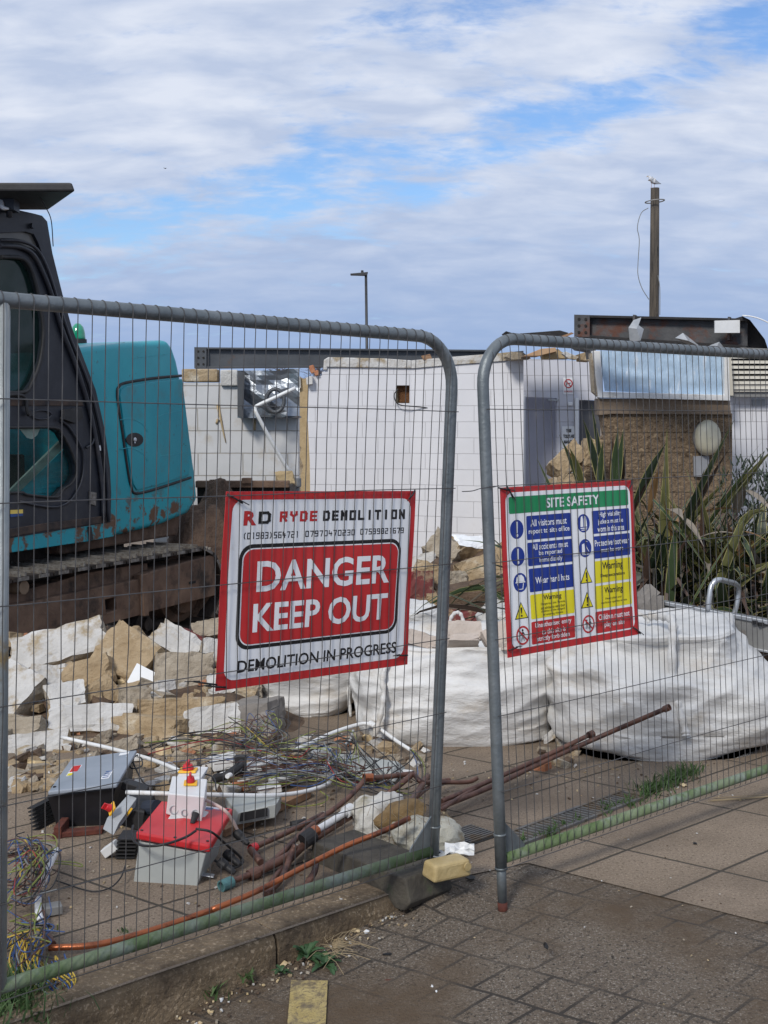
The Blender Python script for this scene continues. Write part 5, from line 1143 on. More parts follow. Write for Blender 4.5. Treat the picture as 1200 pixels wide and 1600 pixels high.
# ---------------------------------------------------------------- rubber foot, yellow block, sandbag
wdir=V((.67,-.743,0)).normalized(); udir=V((.743,.67,0)).normalized(); c=V((.007,4.21,0))
m=MB()
def bx(a,b,z): return c+wdir*a+udir*b+V((0,0,z))
prof=[(-.32,-.03),(-.30,.075),(.215,.08),(.24,.0),(.21,-.035),(.16,-.04),(.12,-.01),(-.2,-.01),(-.22,-.03)]
m.plate([[bx(a,-.105,z) for a,z in prof]],udir*.21); rt=solo(m,'rubber_foot',rubberb,'dark recycled rubber block holding the left panel\'s leg','fence foot',bevel=.006)
q0=G(678,1382,.08); q1=G(738,1369,.08); dd=(q1-q0).normalized(); nn_=V((-dd.y,dd.x,0))
m=MB(); L_=(q1-q0).length; m.hexa([q0,q1,q1+nn_*.09,q0+nn_*.09,q0+V((.006,.006,.060)),q1+V((-.006,.006,.060)),q1+nn_*.084+V((-.006,0,.060)),q0+nn_*.084+V((.006,0,.060))])
yb=thing('yellow_block',q0+dd*L_/2,'cream yellow cast block on the end of the dark rubber foot','block')
m.build('casting',yblock,yb,bevel=.012,seg=3)
m=MB(); cc=q0+dd*L_*.86+V((0,-.004,.04)); m.lathe(cc,-nn_,[(.014,0),(.014,.006),(.008,.006)],12); m.build('round_boss',yblock,yb)
def blob(c,rx,ry,rz,seed,amp,m,n=40,k=28,sq=2.3,ax=None):
    ax=ax or (V((1,0,0)),V((0,1,0)),V((0,0,1))); vs=[]
    for i in range(k+1):
        ph=math.pi*i/k
        for j in range(n):
            th=2*math.pi*j/n; x,y,z=math.sin(ph)*math.cos(th),math.sin(ph)*math.sin(th),math.cos(ph)
            r_=(abs(x)**sq+abs(y)**sq+abs(z)**sq)**(-1/sq); q=V((x*rx,y*ry,z*rz))*r_
            w1=noise.noise(q*9+V((seed,0,0))); w2=noise.noise(V((q.x*24,q.y*24,q.z*40+seed)))
            q*=1+amp*(w1-abs(w1)*.8)+amp*.4*(.3-abs(w2))
            vs.append(c+ax[0]*q.x+ax[1]*q.y+ax[2]*q.z)
    m.add(vs,[(i*n+j,i*n+(j+1)%n,(i+1)*n+(j+1)%n,(i+1)*n+j) for i in range(k) for j in range(n)],True)
sackm=mk('sandbag_sack',(.60,.58,.52),(.72,.70,.64),6,.75,0,.6,90,c3=(.30,.26,.16),c3lo=.52,c3hi=.72,c3scale=6)
sb=thing('sandbag',G(630,1335,.1),'split white sandbag slumped over the rubber foot, brown sand showing','sandbag')
m=MB(); a1=(V((.75,.2,.05)).normalized(),V((-.2,.95,0)).normalized(),V((0,0,1)))
blob(P(598,1283,4.62),.128,.12,.112,3,.34,m,n=90,k=60); m.build('sack',sackm,sb,smooth=True)
m=MB(); blob(P(668,1303,4.42),.14,.10,.075,8,.36,m,n=90,k=60,ax=(V((.97,-.1,-.18)).normalized(),V((.1,.99,0)),V((.18,0,.98)))); m.build('sack',mk('sandbag_green',(.42,.41,.34),(.56,.55,.48),8,.8,0,.8,110,c3=(.26,.20,.11),c3lo=.5,c3hi=.66,c3scale=8),sb,smooth=True)
m=MB(); blob(P(624,1272,4.49),.105,.06,.045,5,.35,m,ax=(V((.95,0,.28)).normalized(),V((0,1,0)),V((-.28,0,.95)).normalized())); m.build('spilled_sand',hessian,sb)
rnd=random.Random(5); m=MB()
for k in range(60):
    a=P(rnd.uniform(590,712),rnd.uniform(1262,1330),4.40); m.tube([a,a+V((rnd.uniform(-.04,.04),-.02,rnd.uniform(-.03,.03))),a+V((rnd.uniform(-.07,.07),-.03,rnd.uniform(-.06,.0)))],.0009,3,False)
m.build('frayed_threads',straw,sb)
# scraps by the yellow block
for (x,y,w_,h_,mt,lb,sd_) in ((718,1326,46,16,white,'crumpled white paper on the yellow cast block',1),(690,1334,26,10,greyp,'crushed grey can behind the yellow cast block',2),(735,1372,0,0,None,None,0)):
    if not mt: continue
    m=MB(); vs=[]; K=7; r_=random.Random(sd_)
    for i in range(K):
        for j in range(K):
            p=P(x-w_/2+w_*i/(K-1),y-h_/2+h_*j/(K-1)+r_.uniform(-3,3),4.08+.05*(1-j/(K-1))+r_.uniform(-.01,.01)); vs.append(p)
    m.add(vs,[(i*K+j,(i+1)*K+j,(i+1)*K+j+1,i*K+j+1) for i in range(K-1) for j in range(K-1)]); o=m.build('paper_scrap' if sd_==1 else 'crushed_can',mt); o.modifiers.new('t','SOLIDIFY').thickness=.002; tag(o,lb,'litter')
# ---------------------------------------------------------------- electrical boxes
def PQ(a): return P(*a)
def quadmap(c4,up):
    A,B,C_,D=[PQ(a) for a in c4]
    n=(B-A).cross(D-A).normalized(); n=n if n.dot(up)>0 else -n
    def f(s,t,l=0): return (A*(1-s)+B*s)*(1-t)+(D*(1-s)+C_*s)*t+n*(l*.0012)
    return f,n
def rbox(base,top,mt,name,par,bev=.006,label=None):
    m=MB(); m.hexa([PQ(a) for a in base]+[PQ(a) for a in top]); return m.build(name,mt,par,bevel=bev,seg=3,label=label)
ea_=thing('control_box',G(125,1303),'black and grey control cabinet lying left of the red lidded box','electrical box')
rbox([(92,1304,4.74),(163,1300,4.76),(203,1258,5.14),(112,1262,5.14)],[(73,1243,4.72),(181,1230,4.76),(211,1178,5.14),(110,1192,5.12)],mk('black_enclosure',(.007,.007,.009),(.013,.013,.016),8,.35),'enclosure',ea_)
lid=[(75,1238,4.69),(183,1226,4.73),(214,1173,5.13),(111,1187,5.13)]
A=[PQ(a) for a in lid]; m=MB(); m.hexa([p-V((0,0,.014)) for p in A]+[p+V((0,0,.004)) for p in A]); ld=m.build('lid',mk('blue_grey_lid',(.24,.275,.32),(.30,.335,.385),6,.4,0,.05,20),ea_,bevel=.006,seg=3)
f,n=quadmap(lid,V((0,0,1)))
def q4(m,f,s0,s1,t0,t1,l): m.face([f(s0,t0,l),f(s1,t0,l),f(s1,t1,l),f(s0,t1,l)])
m=MB(); q4(m,f,.33,.72,.42,.80,4.2); m.build('panel_recess',mk('grey_panel',(.14,.155,.18),(.18,.2,.22),5,.5),ld)
m=MB(); q4(m,f,.54,.62,.48,.72,5); m.build('display_slot',ink,ld)
m=MB(); q4(m,f,.12,.26,.40,.72,4.6); st=m.build('label_sticker',whitec,ld); m=MB(); q4(m,f,.13,.25,.52,.71,5.2); m.build('red_mark',sign_red,st); m=MB(); q4(m,f,.13,.2,.41,.48,5.2); m.build('yellow_mark',sign_yellow,st)
m=MB(); q4(m,f,.70,.82,.18,.44,4.6); st=m.build('label_sticker',whitec,ld); m=MB(); 
for k in range(4): q4(m,f,.715,.805,.21+.055*k,.235+.055*k,5.2)
m.build('printed_lines',bluep,st)
m=MB(); q4(m,f,.76,.9,.80,.95,4.6); m.build('label_sticker',whitec,ld)
m=MB(); c=f(.06,.10,4); m.lathe(c,n,[(.007,0),(.006,.004)],10); m.build('screw',ink,ld)
for k in range(13):
    pass
m=MB()
for k in range(11):
    t=k/10; a=P(66+4*t*3,1244+55*t,4.74); m.box(P(82+12*t,1246+56*t,4.84),(.03,.30,.0045),(V((1,0,0)),V((.32,.95,0)).normalized(),V((0,0,1))))
m.build('heat_sink_fins',blackm,ea_)
m=MB(); a=G(82,1306,.012); b=G(160,1299,.012); m.box((a+b)/2+V((0,.02,0)),((b-a).length,.05,.02),((b-a).normalized(),V((0,1,0)),V((0,0,1)))); m.box(a+V((.02,.06,.01)),(.03,.12,.05)); solo(m,'rusty_bracket',rust,'flat rusty steel bracket under the black and grey control cabinet','bracket',bevel=.002)
# red lidded box
eb_=thing('control_box',G(262,1395),'pale grey control cabinet with a bright red lid','electrical box')
rbox([(207,1387,4.16),(305,1398,4.12),(336,1358,4.42),(240,1352,4.46)],[(217,1314,4.17),(322,1334,4.13),(352,1282,4.48),(256,1268,4.52)],ltgrey,'enclosure',eb_,.005)
lid=[(212,1301,4.15),(328,1322,4.11),(364,1264,4.50),(252,1252,4.55)]
A=[PQ(a) for a in lid]; m=MB(); m.hexa([p-V((0,0,.026)) for p in A]+[p+V((0,0,.003)) for p in A]); ld=m.build('lid',redp,eb_,bevel=.008,seg=3)
f,n=quadmap(lid,V((0,0,1)))
m=MB(); q4(m,f,.62,.90,.80,.97,3.2); st=m.build('label_sticker',whitec,ld); m=MB(); q4(m,f,.65,.75,.82,.94,3.8); q4(m,f,.79,.87,.85,.9,3.8); m.build('printed_lines',bluep,st)
for s_,t_ in ((.06,.06),(.52,.03),(.94,.08),(.95,.93)):
    m=MB(); m.lathe(f(s_,t_,2),n,[(.006,0),(.005,.004)],8); m.build('screw',ink,ld)
m=MB(); a=P(324,1367,4.18); m.box(a,(.05,.03,.004),(V((.95,-.1,-.1)).normalized(),V((0,1,0)),V((.1,0,.99)))); m.build('fixing_tab',alu,eb_,bevel=.002)
# isolators with red knobs
def knob(c,n,r_,par,ax):
    m=MB(); m.box(c+n*.004,(r_*3.0,r_*2.5,.008),ax); pl_=m.build('yellow_plate',yellowp,par,bevel=.002)
    m=MB(); m.lathe(c+n*.008,n,[(r_*1.0,0),(r_*1.0,.006),(r_*.82,.018),(r_*.75,.022)],18); m.box(c+n*.034,(r_*.45,r_*1.7,.02),ax); m.build('red_knob',redp,pl_,bevel=.002)
ic=thing('isolator_switch',P(290,1285,4.35),'white isolator switch with red knob standing on the red lid','switch')
rbox([(259,1272,4.36),(314,1289,4.33),(322,1270,4.50),(268,1256,4.53)],[(263,1240,4.345),(320,1245,4.315),(324,1217,4.49),(269,1212,4.51)],white,'casing',ic,.005)
f,n=quadmap([(263,1240,4.345),(320,1245,4.315),(324,1217,4.49),(269,1212,4.51)],V((0,0,1)))
knob(f(.56,.62,1),n,.017,ic,(V((1,0,0)),(f(.5,1)-f(.5,0)).normalized(),n))
ff,nf=quadmap([(259,1272,4.36),(314,1289,4.33),(320,1245,4.315),(263,1240,4.345)],V((0,-1,0)))
for s_,t_,r_ in ((.22,.30,.016),(.52,.28,.012),(.82,.34,.015)):
    m=MB(); c=ff(s_,t_,0); m.tube([c+nf*.001+ (V((math.cos(a),0,math.sin(a)))*r_) for a in [2*math.pi*k/20 for k in range(20)]],.0022,5,closed=True); m.build('knockout_ring',greyp,ic)
m=MB(); c=ff(.82,.34,0); m.lathe(c,nf+V((0,0,-.6)),[(.014,0),(.012,.02),(.008,.045)],12); m.build('cable_gland',blackm,ic)
m=MB(); A=[P(261,1284,4.31),P(307,1298,4.28),P(326,1270,4.42),P(276,1260,4.45)]; m.hexa([p-V((0,0,.002)) for p in A]+[p+V((0,0,.006)) for p in A]); m.build('base_plate',white,ic,bevel=.002)
i2=thing('isolator_switch',P(300,1215,4.8),'second isolator switch with red knob, half hidden behind the white one on the red lid','switch')
rbox([(274,1228,4.72),(312,1230,4.70),(322,1212,4.86),(284,1210,4.88)],[(276,1214,4.72),(314,1216,4.70),(326,1198,4.86),(286,1196,4.88)],white,'casing',i2,.004)
f,n=quadmap([(276,1214,4.72),(314,1216,4.70),(326,1198,4.86),(286,1196,4.88)],V((0,0,1))); knob(f(.33,.5,1),n,.024,i2,(V((1,0,0)),(f(.5,1)-f(.5,0)).normalized(),n))
i3=thing('isolator_switch',P(180,1305,4.6),'grey isolator switch with red knob, lying on its side by the black cabinet','switch')
rbox([(160,1296,4.55),(177,1306,4.50),(212,1262,4.62),(196,1250,4.68)],[(167,1278,4.56),(186,1286,4.51),(214,1246,4.63),(200,1241,4.69)],greyp,'casing',i3,.004)
c=P(176,1264,4.55); n=V((-.75,-.45,.45)).normalized(); uu=V((.5,-.1,.8)); uu=(uu-n*uu.dot(n)).normalized(); knob(c,n,.016,i3,(n.cross(uu),uu,n))
bc=thing('contactor_unit',P(215,1300,4.6),'black contactor and cable gear between the two cabinets','contactor')
rbox([(186,1290,4.62),(222,1300,4.58),(250,1262,4.78),(214,1252,4.8)],[(190,1262,4.62),(226,1268,4.58),(240,1240,4.76),(208,1236,4.8)],blackm,'body',bc,.006)
m=MB(); a=P(201,1270,4.575); m.box(a,(.008,.006,.045),(V((.8,0,-.55)).normalized(),V((0,1,0)),V((.55,0,.8)).normalized())); m.build('yellow_tag',yellowp,bc)
m=MB()
for k in range(12): m.box(P(203-k*.8,1305+k*5.6,4.42),(.075,.10,.005))
m.box(P(199,1338,4.45),(.05,.09,.16)); m.build('ribbed_heat_sink',blackm,bc)
m=MB(); m.lathe(P(236,1262,4.62),V((.6,-.5,.2)),[(.03,-.03),(.03,.04)],14); m.build('round_cap',mk('navy_cap',(.015,.02,.035),(.02,.028,.045)),bc)
m=MB(); m.box(P(210,1230,4.85),(.10,.06,.035),(V((.9,0,-.3)).normalized(),V((0,1,0)),V((.3,0,.9)).normalized())); m.box(P(222,1238,4.8),(.05,.05,.04)); m.build('terminal_block',blackm,bc,bevel=.003)
m=MB(); m.box(P(173,1326,4.40),(.062,.045,.035),(V((.75,-.1,.55)).normalized(),V((.1,.99,0)).normalized(),V((-.55,0,.8)).normalized())); o=solo(m,'junction_box',white,'small white junction box lying left of the red lidded cabinet','junction box',bevel=.003)
# flat grey boxes under the cables on the right
m=MB(); m.hexa([PQ(a) for a in ((366,1290,4.66),(430,1278,4.70),(440,1262,4.95),(352,1258,4.95))]+[PQ(a) for a in ((372,1270,4.66),(432,1256,4.70),(440,1243,4.95),(352,1246,4.95))]); cb=thing('adaptor_box',G(400,1285),'flat grey socket box with black socket row, right of the red lid','electrical box'); m.build('casing',ltgrey,cb,bevel=.004)
m=MB(); 
m.hexa([PQ(a) for a in ((374,1284,4.645),(418,1275,4.68),(418,1275,4.70),(374,1284,4.665))]+[PQ(a) for a in ((376,1270,4.645),(418,1262,4.68),(418,1262,4.70),(376,1270,4.665))]); m.build('socket_row',blackm,cb)
tr_=thing('trunking_lid',G(570,1215),'grey plastic trunking lid lying behind the copper pipes','trunking')
m=MB(); A=[G(517,1212,.02),G(618,1222,.02),G(634,1200,.02),G(540,1182,.02)]; B=[G(510,1190,.06),G(612,1206,.06),G(622,1190,.07),G(530,1176,.07)]; m.hexa(A+B); m.build('tray',ltgrey,tr_,bevel=.004)
m=MB(); m.tube([G(582,1208,.05),G(584,1190,.07),G(588,1188,.07)],.004,5); m.build('clip',blackm,tr_)
for (pl,th,mt,nm,lb) in (([(338,1300),(352,1308),(486,1246),(470,1236)],.03,wood,'timber_board','brown board lying between the red lidded cabinet and the copper pipes'),([(560,1208),(640,1216),(646,1210),(566,1202)],.02,white,'plastic_strip','thin white plastic strip behind the trunking lid')):
    m=MB(); m.plate([[G(x,y,.005) for x,y in pl]],V((0,0,th))); solo(m,nm,mt,lb,'board' if nm[0]=='t' else 'strip',bevel=.002)
for (x,y,s_,mt,nm,lb) in ((350,1190,(.12,.10,.05),white,'back_box','white switch back box among the cables above the isolators'),(445,1210,(.14,.12,.04),ltgrey,'back_box','pale grey back box in the middle of the cable tangle'),(420,1232,(.10,.08,.03),white,'back_box','small white back box low in the cable tangle'),(500,1175,(.1,.08,.04),greyp,'back_box','grey back box at the right end of the cable tangle')):
    m=MB(); p=G(x,y,.05); m.box(p,s_,(V((.94,.3,.1)).normalized(),V((-.3,.95,0)).normalized(),V((-.1,0,.99)).normalized())); solo(m,nm,mt,lb,'switch box','switch boxes in the cable tangle',bevel=.004)
m=MB(); p=G(352,1225,.12); m.tube(catmull([G(338,1216,.10),G(352,1212,.13),G(370,1200,.15),G(378,1192,.15)],5),[.022,.022]+[.018]*14,8); m.box(G(376,1196,.13),(.05,.04,.09)); solo(m,'black_connector',blackm,'chunky black cable connector lying over the tangle beside the isolators','connector',bevel=.004)
m=MB(); m.tube([G(455,1290,.02),G(478,1283,.03)],[.018,.012],8); m.box(G(463,1291,.015),(.05,.03,.03)); solo(m,'black_plug',blackm,'black plug lying beside the copper pipes','plug')
for (x,y,lb,dx,dy) in ((368,1300,'black cable gland nearest the red lid corner',.05,-.04),(352,1332,'black cable gland beside the grey cabinet side, middle one',.05,-.03),(342,1345,'lowest black cable gland beside the grey cabinet',.05,-.02)):
    m=MB(); a=G(x,y,.09 if y<1310 else .06); d=V((dx,dy,-.03)).normalized(); m.lathe(a,d,[(.016,0),(.019,.01),(.019,.03),(.013,.04),(.013,.06),(.008,.075)],12); solo(m,'cable_gland',blackm,lb,'cable gland','black cable glands')
# ---------------------------------------------------------------- pipes and conduits
def pipe(pts,r_,mt,name,label,cat,group=None,n=5,seg=10,curve=True,end=None):
    p=[G(*a) if len(a)==3 else P(a[0],a[1],a[2]) for a in pts]; m=MB(); c=catmull(p,n) if curve else p
    rt=thing(name,(c[0].x,c[0].y,max(0,c[0].z-r_)),label,cat,group)
    r_*=.84
    m.tube(c,r_,seg); m.build('tube',mt,rt)
    if end:
        for (i,mt2,rr,ln) in end:
            a=c[0] if i==0 else c[-1]; d=(c[0]-c[1] if i==0 else c[-1]-c[-2]).normalized()
            m=MB(); m.lathe(a-d*ln*.6,d,[(rr,0),(rr,ln),(rr*.75,ln),(rr*.7,ln*.3)],14); m.build('end_fitting',mt2,rt)
    return rt
CG='old copper pipes lying along the fence'
pipe([(76,1481,.03),(150,1476,.03),(235,1454,.03),(330,1422,.035)],.0125,copperb,'copper_pipe','long bright copper pipe along the bottom rail, starting in the coil of wires','pipe',CG)
pipe([(330,1422,.035),(400,1393,.05),(470,1357,.08),(540,1322,.12),(600,1298,.16),(640,1278,.19)],.0125,copperb,'copper_pipe','bright orange copper pipe climbing over the white sandbag','pipe',CG)
pipe([(686,1262,.05),(770,1228,.06),(850,1190,.08),(940,1150,.16),(1043,1106,.34)],.014,copper,'copper_pipe','longest dull copper pipe, its end resting on the largest bulk bag','pipe',CG,end=[(1,copper,.016,.03)])
pipe([(690,1252,.06),(770,1218,.07),(850,1182,.10),(924,1147,.16)],.013,copper,'copper_pipe','shorter dull copper pipe just above the longest one','pipe',CG,end=[(1,copper,.017,.03)])
pipe([(352,1382,.02),(420,1350,.03),(480,1295,.05),(540,1250,.09),(574,1214,.14)],.0135,copper,'copper_pipe','dull copper pipe rising from the green fitting to the elbow','pipe',CG,end=[(0,verd,.021,.05)])
pipe([(574,1215,.14),(600,1214,.13),(642,1209,.12)],.0135,copper,'copper_pipe','short copper pipe with an orange elbow behind the sandbag','pipe',CG,end=[(0,copperb,.018,.04)])
pipe([(395,1325,.03),(450,1300,.03),(505,1272,.04)],.013,copper,'copper_pipe','dull copper pipe nearest the brown board','pipe',CG,end=[(0,redp,.017,.03)])
pipe([(392,1328,.03),(408,1348,.03)],.017,copper,'copper_pipe','short stub of dark pipe at the red pipe end','pipe',CG,curve=False)
pipe([(395,1366,.02),(450,1338,.05),(500,1304,.07),(548,1274,.08)],.019,copper,'copper_pipe','thick brown pipe in the middle of the pipe bundle','pipe',CG,end=[(0,copper,.022,.04)])
pipe([(415,1398,.02),(440,1372,.03),(455,1335,.07),(462,1320,.1)],.014,copper,'copper_pipe','dull pipe crossing under the bright pipe, ending at the bottom rail','pipe',CG)
pipe([(470,1394,.02),(490,1365,.05),(494,1350,.06)],.014,copper,'copper_pipe','dark curved elbow pipe hanging below the bright pipe','pipe',CG)
pipe([(606,1240,.09),(630,1222,.12),(646,1208,.14)],.015,copper,'copper_pipe','short brown pipe rising to the right behind the sandbag','pipe',CG)
pipe([(646,1208,.14),(660,1222,.12),(690,1220,.06),(702,1219,.05)],.013,copper,'copper_pipe','short pipe turning right behind the left upright','pipe',CG)
pipe([(634,1262,.14),(652,1238,.11),(668,1212,.12)],.0155,copper,'copper_pipe','steep dark pipe stub standing over the sandbag','pipe',CG,end=[(0,greyp,.017,.03)])
pipe([(645,1250,.10),(680,1225,.07),(730,1222,.05),(745,1216,.05)],.012,copper,'copper_pipe','thin brown pipe in the gap behind the left upright','pipe',CG)
pipe([(688,1266,.06),(720,1245,.06),(750,1228,.06)],.0105,copper,'copper_pipe','short dark pipe end beneath the longest dull pipe','pipe',CG)
pipe([(560,1262,.06),(500,1300,.04),(430,1370,.02),(425,1395,.02)],.013,copper,'copper_pipe','bent dark pipe at the front of the pipe bundle','pipe',CG)
pipe([(490,1300,.09),(520,1282,.1),(545,1266,.11)],.017,white,'plastic_waste_pipe','short white waste pipe with red collar among the copper pipes','pipe',None,end=[(0,copperb,.022,.03),(1,white,.024,.04)])
m=MB(); a=G(480,1310,.09); m.lathe(a,V((.6,.5,.3)),[(.03,-.02),(.03,.03),(.022,.035)],14); solo(m,'pipe_cap',blackm,'black pipe cap at the end of the short white waste pipe','pipe cap')
WG='white conduits on the ground'
pipe([(96,1152,.10),(140,1162,.10),(175,1170,.12),(240,1188,.16),(300,1213,.18),(316,1220,.18)],.011,white,'conduit','white conduit running from the block heap to the isolators','conduit',WG)
pipe([(198,1238,.17),(260,1240,.19),(340,1242,.15),(420,1243,.10),(470,1238,.07),(510,1226,.06),(520,1214,.07)],.011,white,'conduit','long level white conduit passing behind the isolator on the red lid','conduit',WG)
pipe([(355,1213,.14),(400,1190,.10),(460,1172,.10),(520,1145,.10),(565,1131,.11),(582,1133,.11)],.012,white,'conduit','upper white conduit rising toward the open bulk bag','conduit',WG)
pipe([(582,1132,.11),(595,1140,.10),(620,1158,.08),(642,1172,.06)],.011,white,'conduit','white conduit sloping down right with wires sticking out of its end','conduit',WG,end=[(0,white,.015,.05)])
pipe([(380,1212,.09),(430,1208,.08),(480,1204,.08),(510,1206,.08)],.011,white,'conduit','short white conduit in the middle of the cable tangle','conduit',WG,end=[(1,white,.014,.03)])
pipe([(420,1220,.06),(470,1214,.06),(505,1216,.06),(518,1205,.07),(508,1196,.08)],.012,white,'conduit','hooked white conduit at the right of the cable tangle','conduit',WG)
pipe([(345,1210,.12),(390,1198,.11),(425,1190,.11)],.0105,white,'conduit','stubby white conduit leaning into the tangle above the long level one','conduit',WG)
pipe([(552,1140,.09),(548,1155,.04),(540,1163,.02)],.008,greyp,'conduit','thin grey pipe leg below the upper white conduit','conduit',WG)
pipe([(300,1240,.2),(345,1262,.2),(362,1280,.15),(378,1312,.05)],.0075,mk('pinkish_flex',(.55,.42,.38),(.62,.5,.46)),'flexible_hose','thin pinkish white hose looping off the right side of the red lid','hose')
pipe([(89,1328,.06),(78,1352,.05),(66,1382,.04)],.0135,white,'conduit','white conduit stub upright in the left coil of wires','conduit',WG)
pipe([(60,1400,.03),(60,1425,.03),(68,1448,.03)],.014,white,'conduit','lower white conduit piece taped at both ends, left coil','conduit',WG,end=[(0,weather,.018,.04),(1,weather,.019,.05)])
pipe([(66,1448,.03),(74,1462,.03),(82,1476,.03)],.015,copper,'copper_pipe','corroded pipe end joining the long bright pipe','pipe',CG)
m=MB(); m.box(G(82,1420,.02),(.06,.05,.03),(V((.9,.4,0)).normalized(),V((-.4,.9,0)).normalized(),V((0,0,1)))); solo(m,'grey_clip',alud,'small grey metal clip box beside the taped conduit','clip',bevel=.003)
# ---------------------------------------------------------------- cables
def tangle(name,label,spines,n,seed,r0=.0022,spread=.05,zmax=.16,mix=None):
    rnd=random.Random(seed); keys=['yg','blue','brown','black','grey','yellow','red']; wts=mix or [4,4,3,4,2,1,.5]; m=MB(); mats=[cabcol[k] for k in keys]
    for k in range(n):
        sp=rnd.choice(spines); a=[V(G(x,y,z)) for x,y,z in sp]; i0=rnd.randint(0,max(0,len(a)-3)); i1=rnd.randint(min(i0+2,len(a)-1),len(a)-1)
        pts=[]; off=V((rnd.gauss(0,spread),rnd.gauss(0,spread*1.2),rnd.uniform(0,zmax*.4)))
        for q in a[i0:i1+1]:
            p=q+off+V((rnd.gauss(0,spread*.8),rnd.gauss(0,spread*.9),abs(rnd.gauss(0,zmax*.35)))); p.z=max(p.z,.006); pts.append(p)
        if len(pts)<2: continue
        e=pts[-1]-pts[-2]; pts.append(pts[-1]+V((rnd.gauss(0,.05),rnd.gauss(0,.05),rnd.uniform(-.03,.05)))); pts[-1].z=max(pts[-1].z,.006)
        m.k=rnd.choices(range(7),wts)[0]; m.tube(catmull(pts,7),r0*rnd.choice([.8,1,1,1.3]),5,True)
    o=m.build(name,mats,loc=a[0]); return tag(o,label,'cables',kind='stuff')
tangle('cable_tangle','tangled coloured electric cables lying over the white conduits',[[(250,1200,.1),(320,1195,.1),(390,1200,.08),(450,1210,.06),(520,1212,.04)],[(330,1235,.07),(380,1225,.07),(440,1222,.06),(500,1225,.05),(560,1235,.03)],[(300,1180,.06),(360,1160,.08),(400,1165,.08),(440,1190,.06),(480,1190,.05)],[(360,1225,.08),(410,1190,.1),(440,1160,.10),(410,1140,.12),(380,1175,.08)],[(430,1180,.08),(480,1180,.08),(530,1190,.06),(545,1225,.04),(600,1248,.03)],[(380,1240,.05),(430,1232,.05),(480,1228,.04),(510,1220,.05)]],100,5,.0020,.032,.11,[2.6,2.2,3.5,6,3.5,.6,.2])
tangle('cable_tangle','black and brown cables looping above the tangle toward the pipes',[[(230,1185,.12),(280,1172,.12),(340,1170,.1),(400,1180,.08),(460,1190,.06)],[(500,1190,.08),(520,1215,.08),(560,1235,.05),(610,1225,.05)],[(490,1175,.08),(540,1170,.1),(560,1190,.05),(600,1240,.03)]],26,9,.0028,.03,.1,[.2,.3,2,6,1,0,.2])
tangle('cable_tangle','coil of blue, brown and yellow wires at the left post',[[(5,1340,.08),(40,1330,.1),(60,1360,.08),(40,1400,.05),(8,1390,.05)],[(10,1370,.06),(50,1350,.1),(70,1380,.06),(45,1420,.04),(10,1420,.03)],[(30,1400,.05),(50,1370,.08),(75,1350,.08),(55,1330,.08),(20,1345,.06)],[(8,1470,.04),(40,1462,.05),(65,1470,.06),(50,1500,.05)]],60,21,.0022,.022,.08,[1.6,3,4,4,1.5,.8,.2])
# wires drooping over the kerb below the rail
rnd=random.Random(6); m=MB(); mats=[cabcol[k] for k in ('blue','yellow','brown','grey')]
for k in range(26):
    x0=rnd.uniform(20,70); p0=G(x0,1462+rnd.uniform(-10,20),.05); xm=rnd.uniform(40,110); xe=rnd.uniform(30,120)
    low=G(xm,rnd.uniform(1530,1566),-.01); end=G(xe,rnd.uniform(1490,1520),.03)
    m.k=rnd.choices(range(4),[5,4,1,.5])[0]; m.tube(catmull([G(rnd.uniform(0,20),1480+rnd.uniform(-20,20),.03),p0,(p0+low)/2+V((-.03,-.04,.02)),low,(low+end)/2+V((.04,-.02,.0)),end],6),.0026,5)
tag(m.build('hanging_wires',mats,loc=G(70,1500)),'blue and yellow wires drooping under the rail onto the kerb','cables',kind='stuff')
def wire(pts,r_,mt,name,label,cat='cable',group=None):
    m=MB(); m.tube(catmull([G(*a) if a[2]<2 else P(*a) for a in pts],8),r_,6); return solo(m,name,mt,label,cat,group)
wire([(88,1376,.01),(140,1392,.01),(170,1388,.01),(188,1372,.03),(196,1352,.04)],.0028,cabcol['black'],'cable','black cable curving on the paving from the left coil to the ribbed heat sink')
wire([(30,1340,.06),(60,1305,.06),(85,1312,.05),(95,1340,.04),(85,1365,.03),(60,1368,.03)],.002,cabcol['brown'],'cable','thin brown wire loop above the left coil')
wire([(60,1350,.05),(100,1350,.04),(128,1354,.03),(120,1348,.04),(80,1345,.05)],.0022,cabcol['yg'],'cable','green and yellow earth wire loop on the paving right of the left coil')
wire([(306,1298,.20),(290,1308,.19),(262,1318,.19),(235,1322,.18),(214,1318,.17),(206,1305,.17),(208,1290,.18)],.005,cabcol['black'],'cable','thick black cable lying across the red lid')
wire([(306,1295,.2),(330,1300,.19),(352,1318,.12),(376,1340,.04),(372,1352,.02),(350,1352,.02),(335,1344,.04)],.005,cabcol['black'],'cable','black cable looping off the red lid to the glands')
wire([(345,1312,.14),(365,1330,.06),(380,1345,.03),(366,1356,.02),(345,1350,.03)],.0045,cabcol['black'],'cable','second black loop just inside the first beside the grey cabinet')
wire([(200,1180,.15),(205,1200,.16),(222,1196,.15),(218,1180,.15),(208,1186,.16),(214,1205,.15),(228,1226,.12),(250,1228,.14)],.0035,cabcol['black'],'cable','black cable knot behind the blue grey lid')
wire([(230,1228,.14),(262,1226,.16),(290,1216,.2),(318,1210,.2),(334,1216,.2),(338,1235,.18)],.0035,cabcol['black'],'cable','black cable passing behind the isolator knobs')
wire([(642,1172,.06),(655,1188,.05),(660,1205,.06),(658,1222,.08)],.003,cabcol['black'],'cable','dark wires coming out of the sloping conduit end')
wire([(643,1171,.065),(658,1186,.055),(664,1204,.065),(661,1220,.08)],.0025,cabcol['yg'],'cable','green yellow wire beside the dark ones at the sloping conduit end')
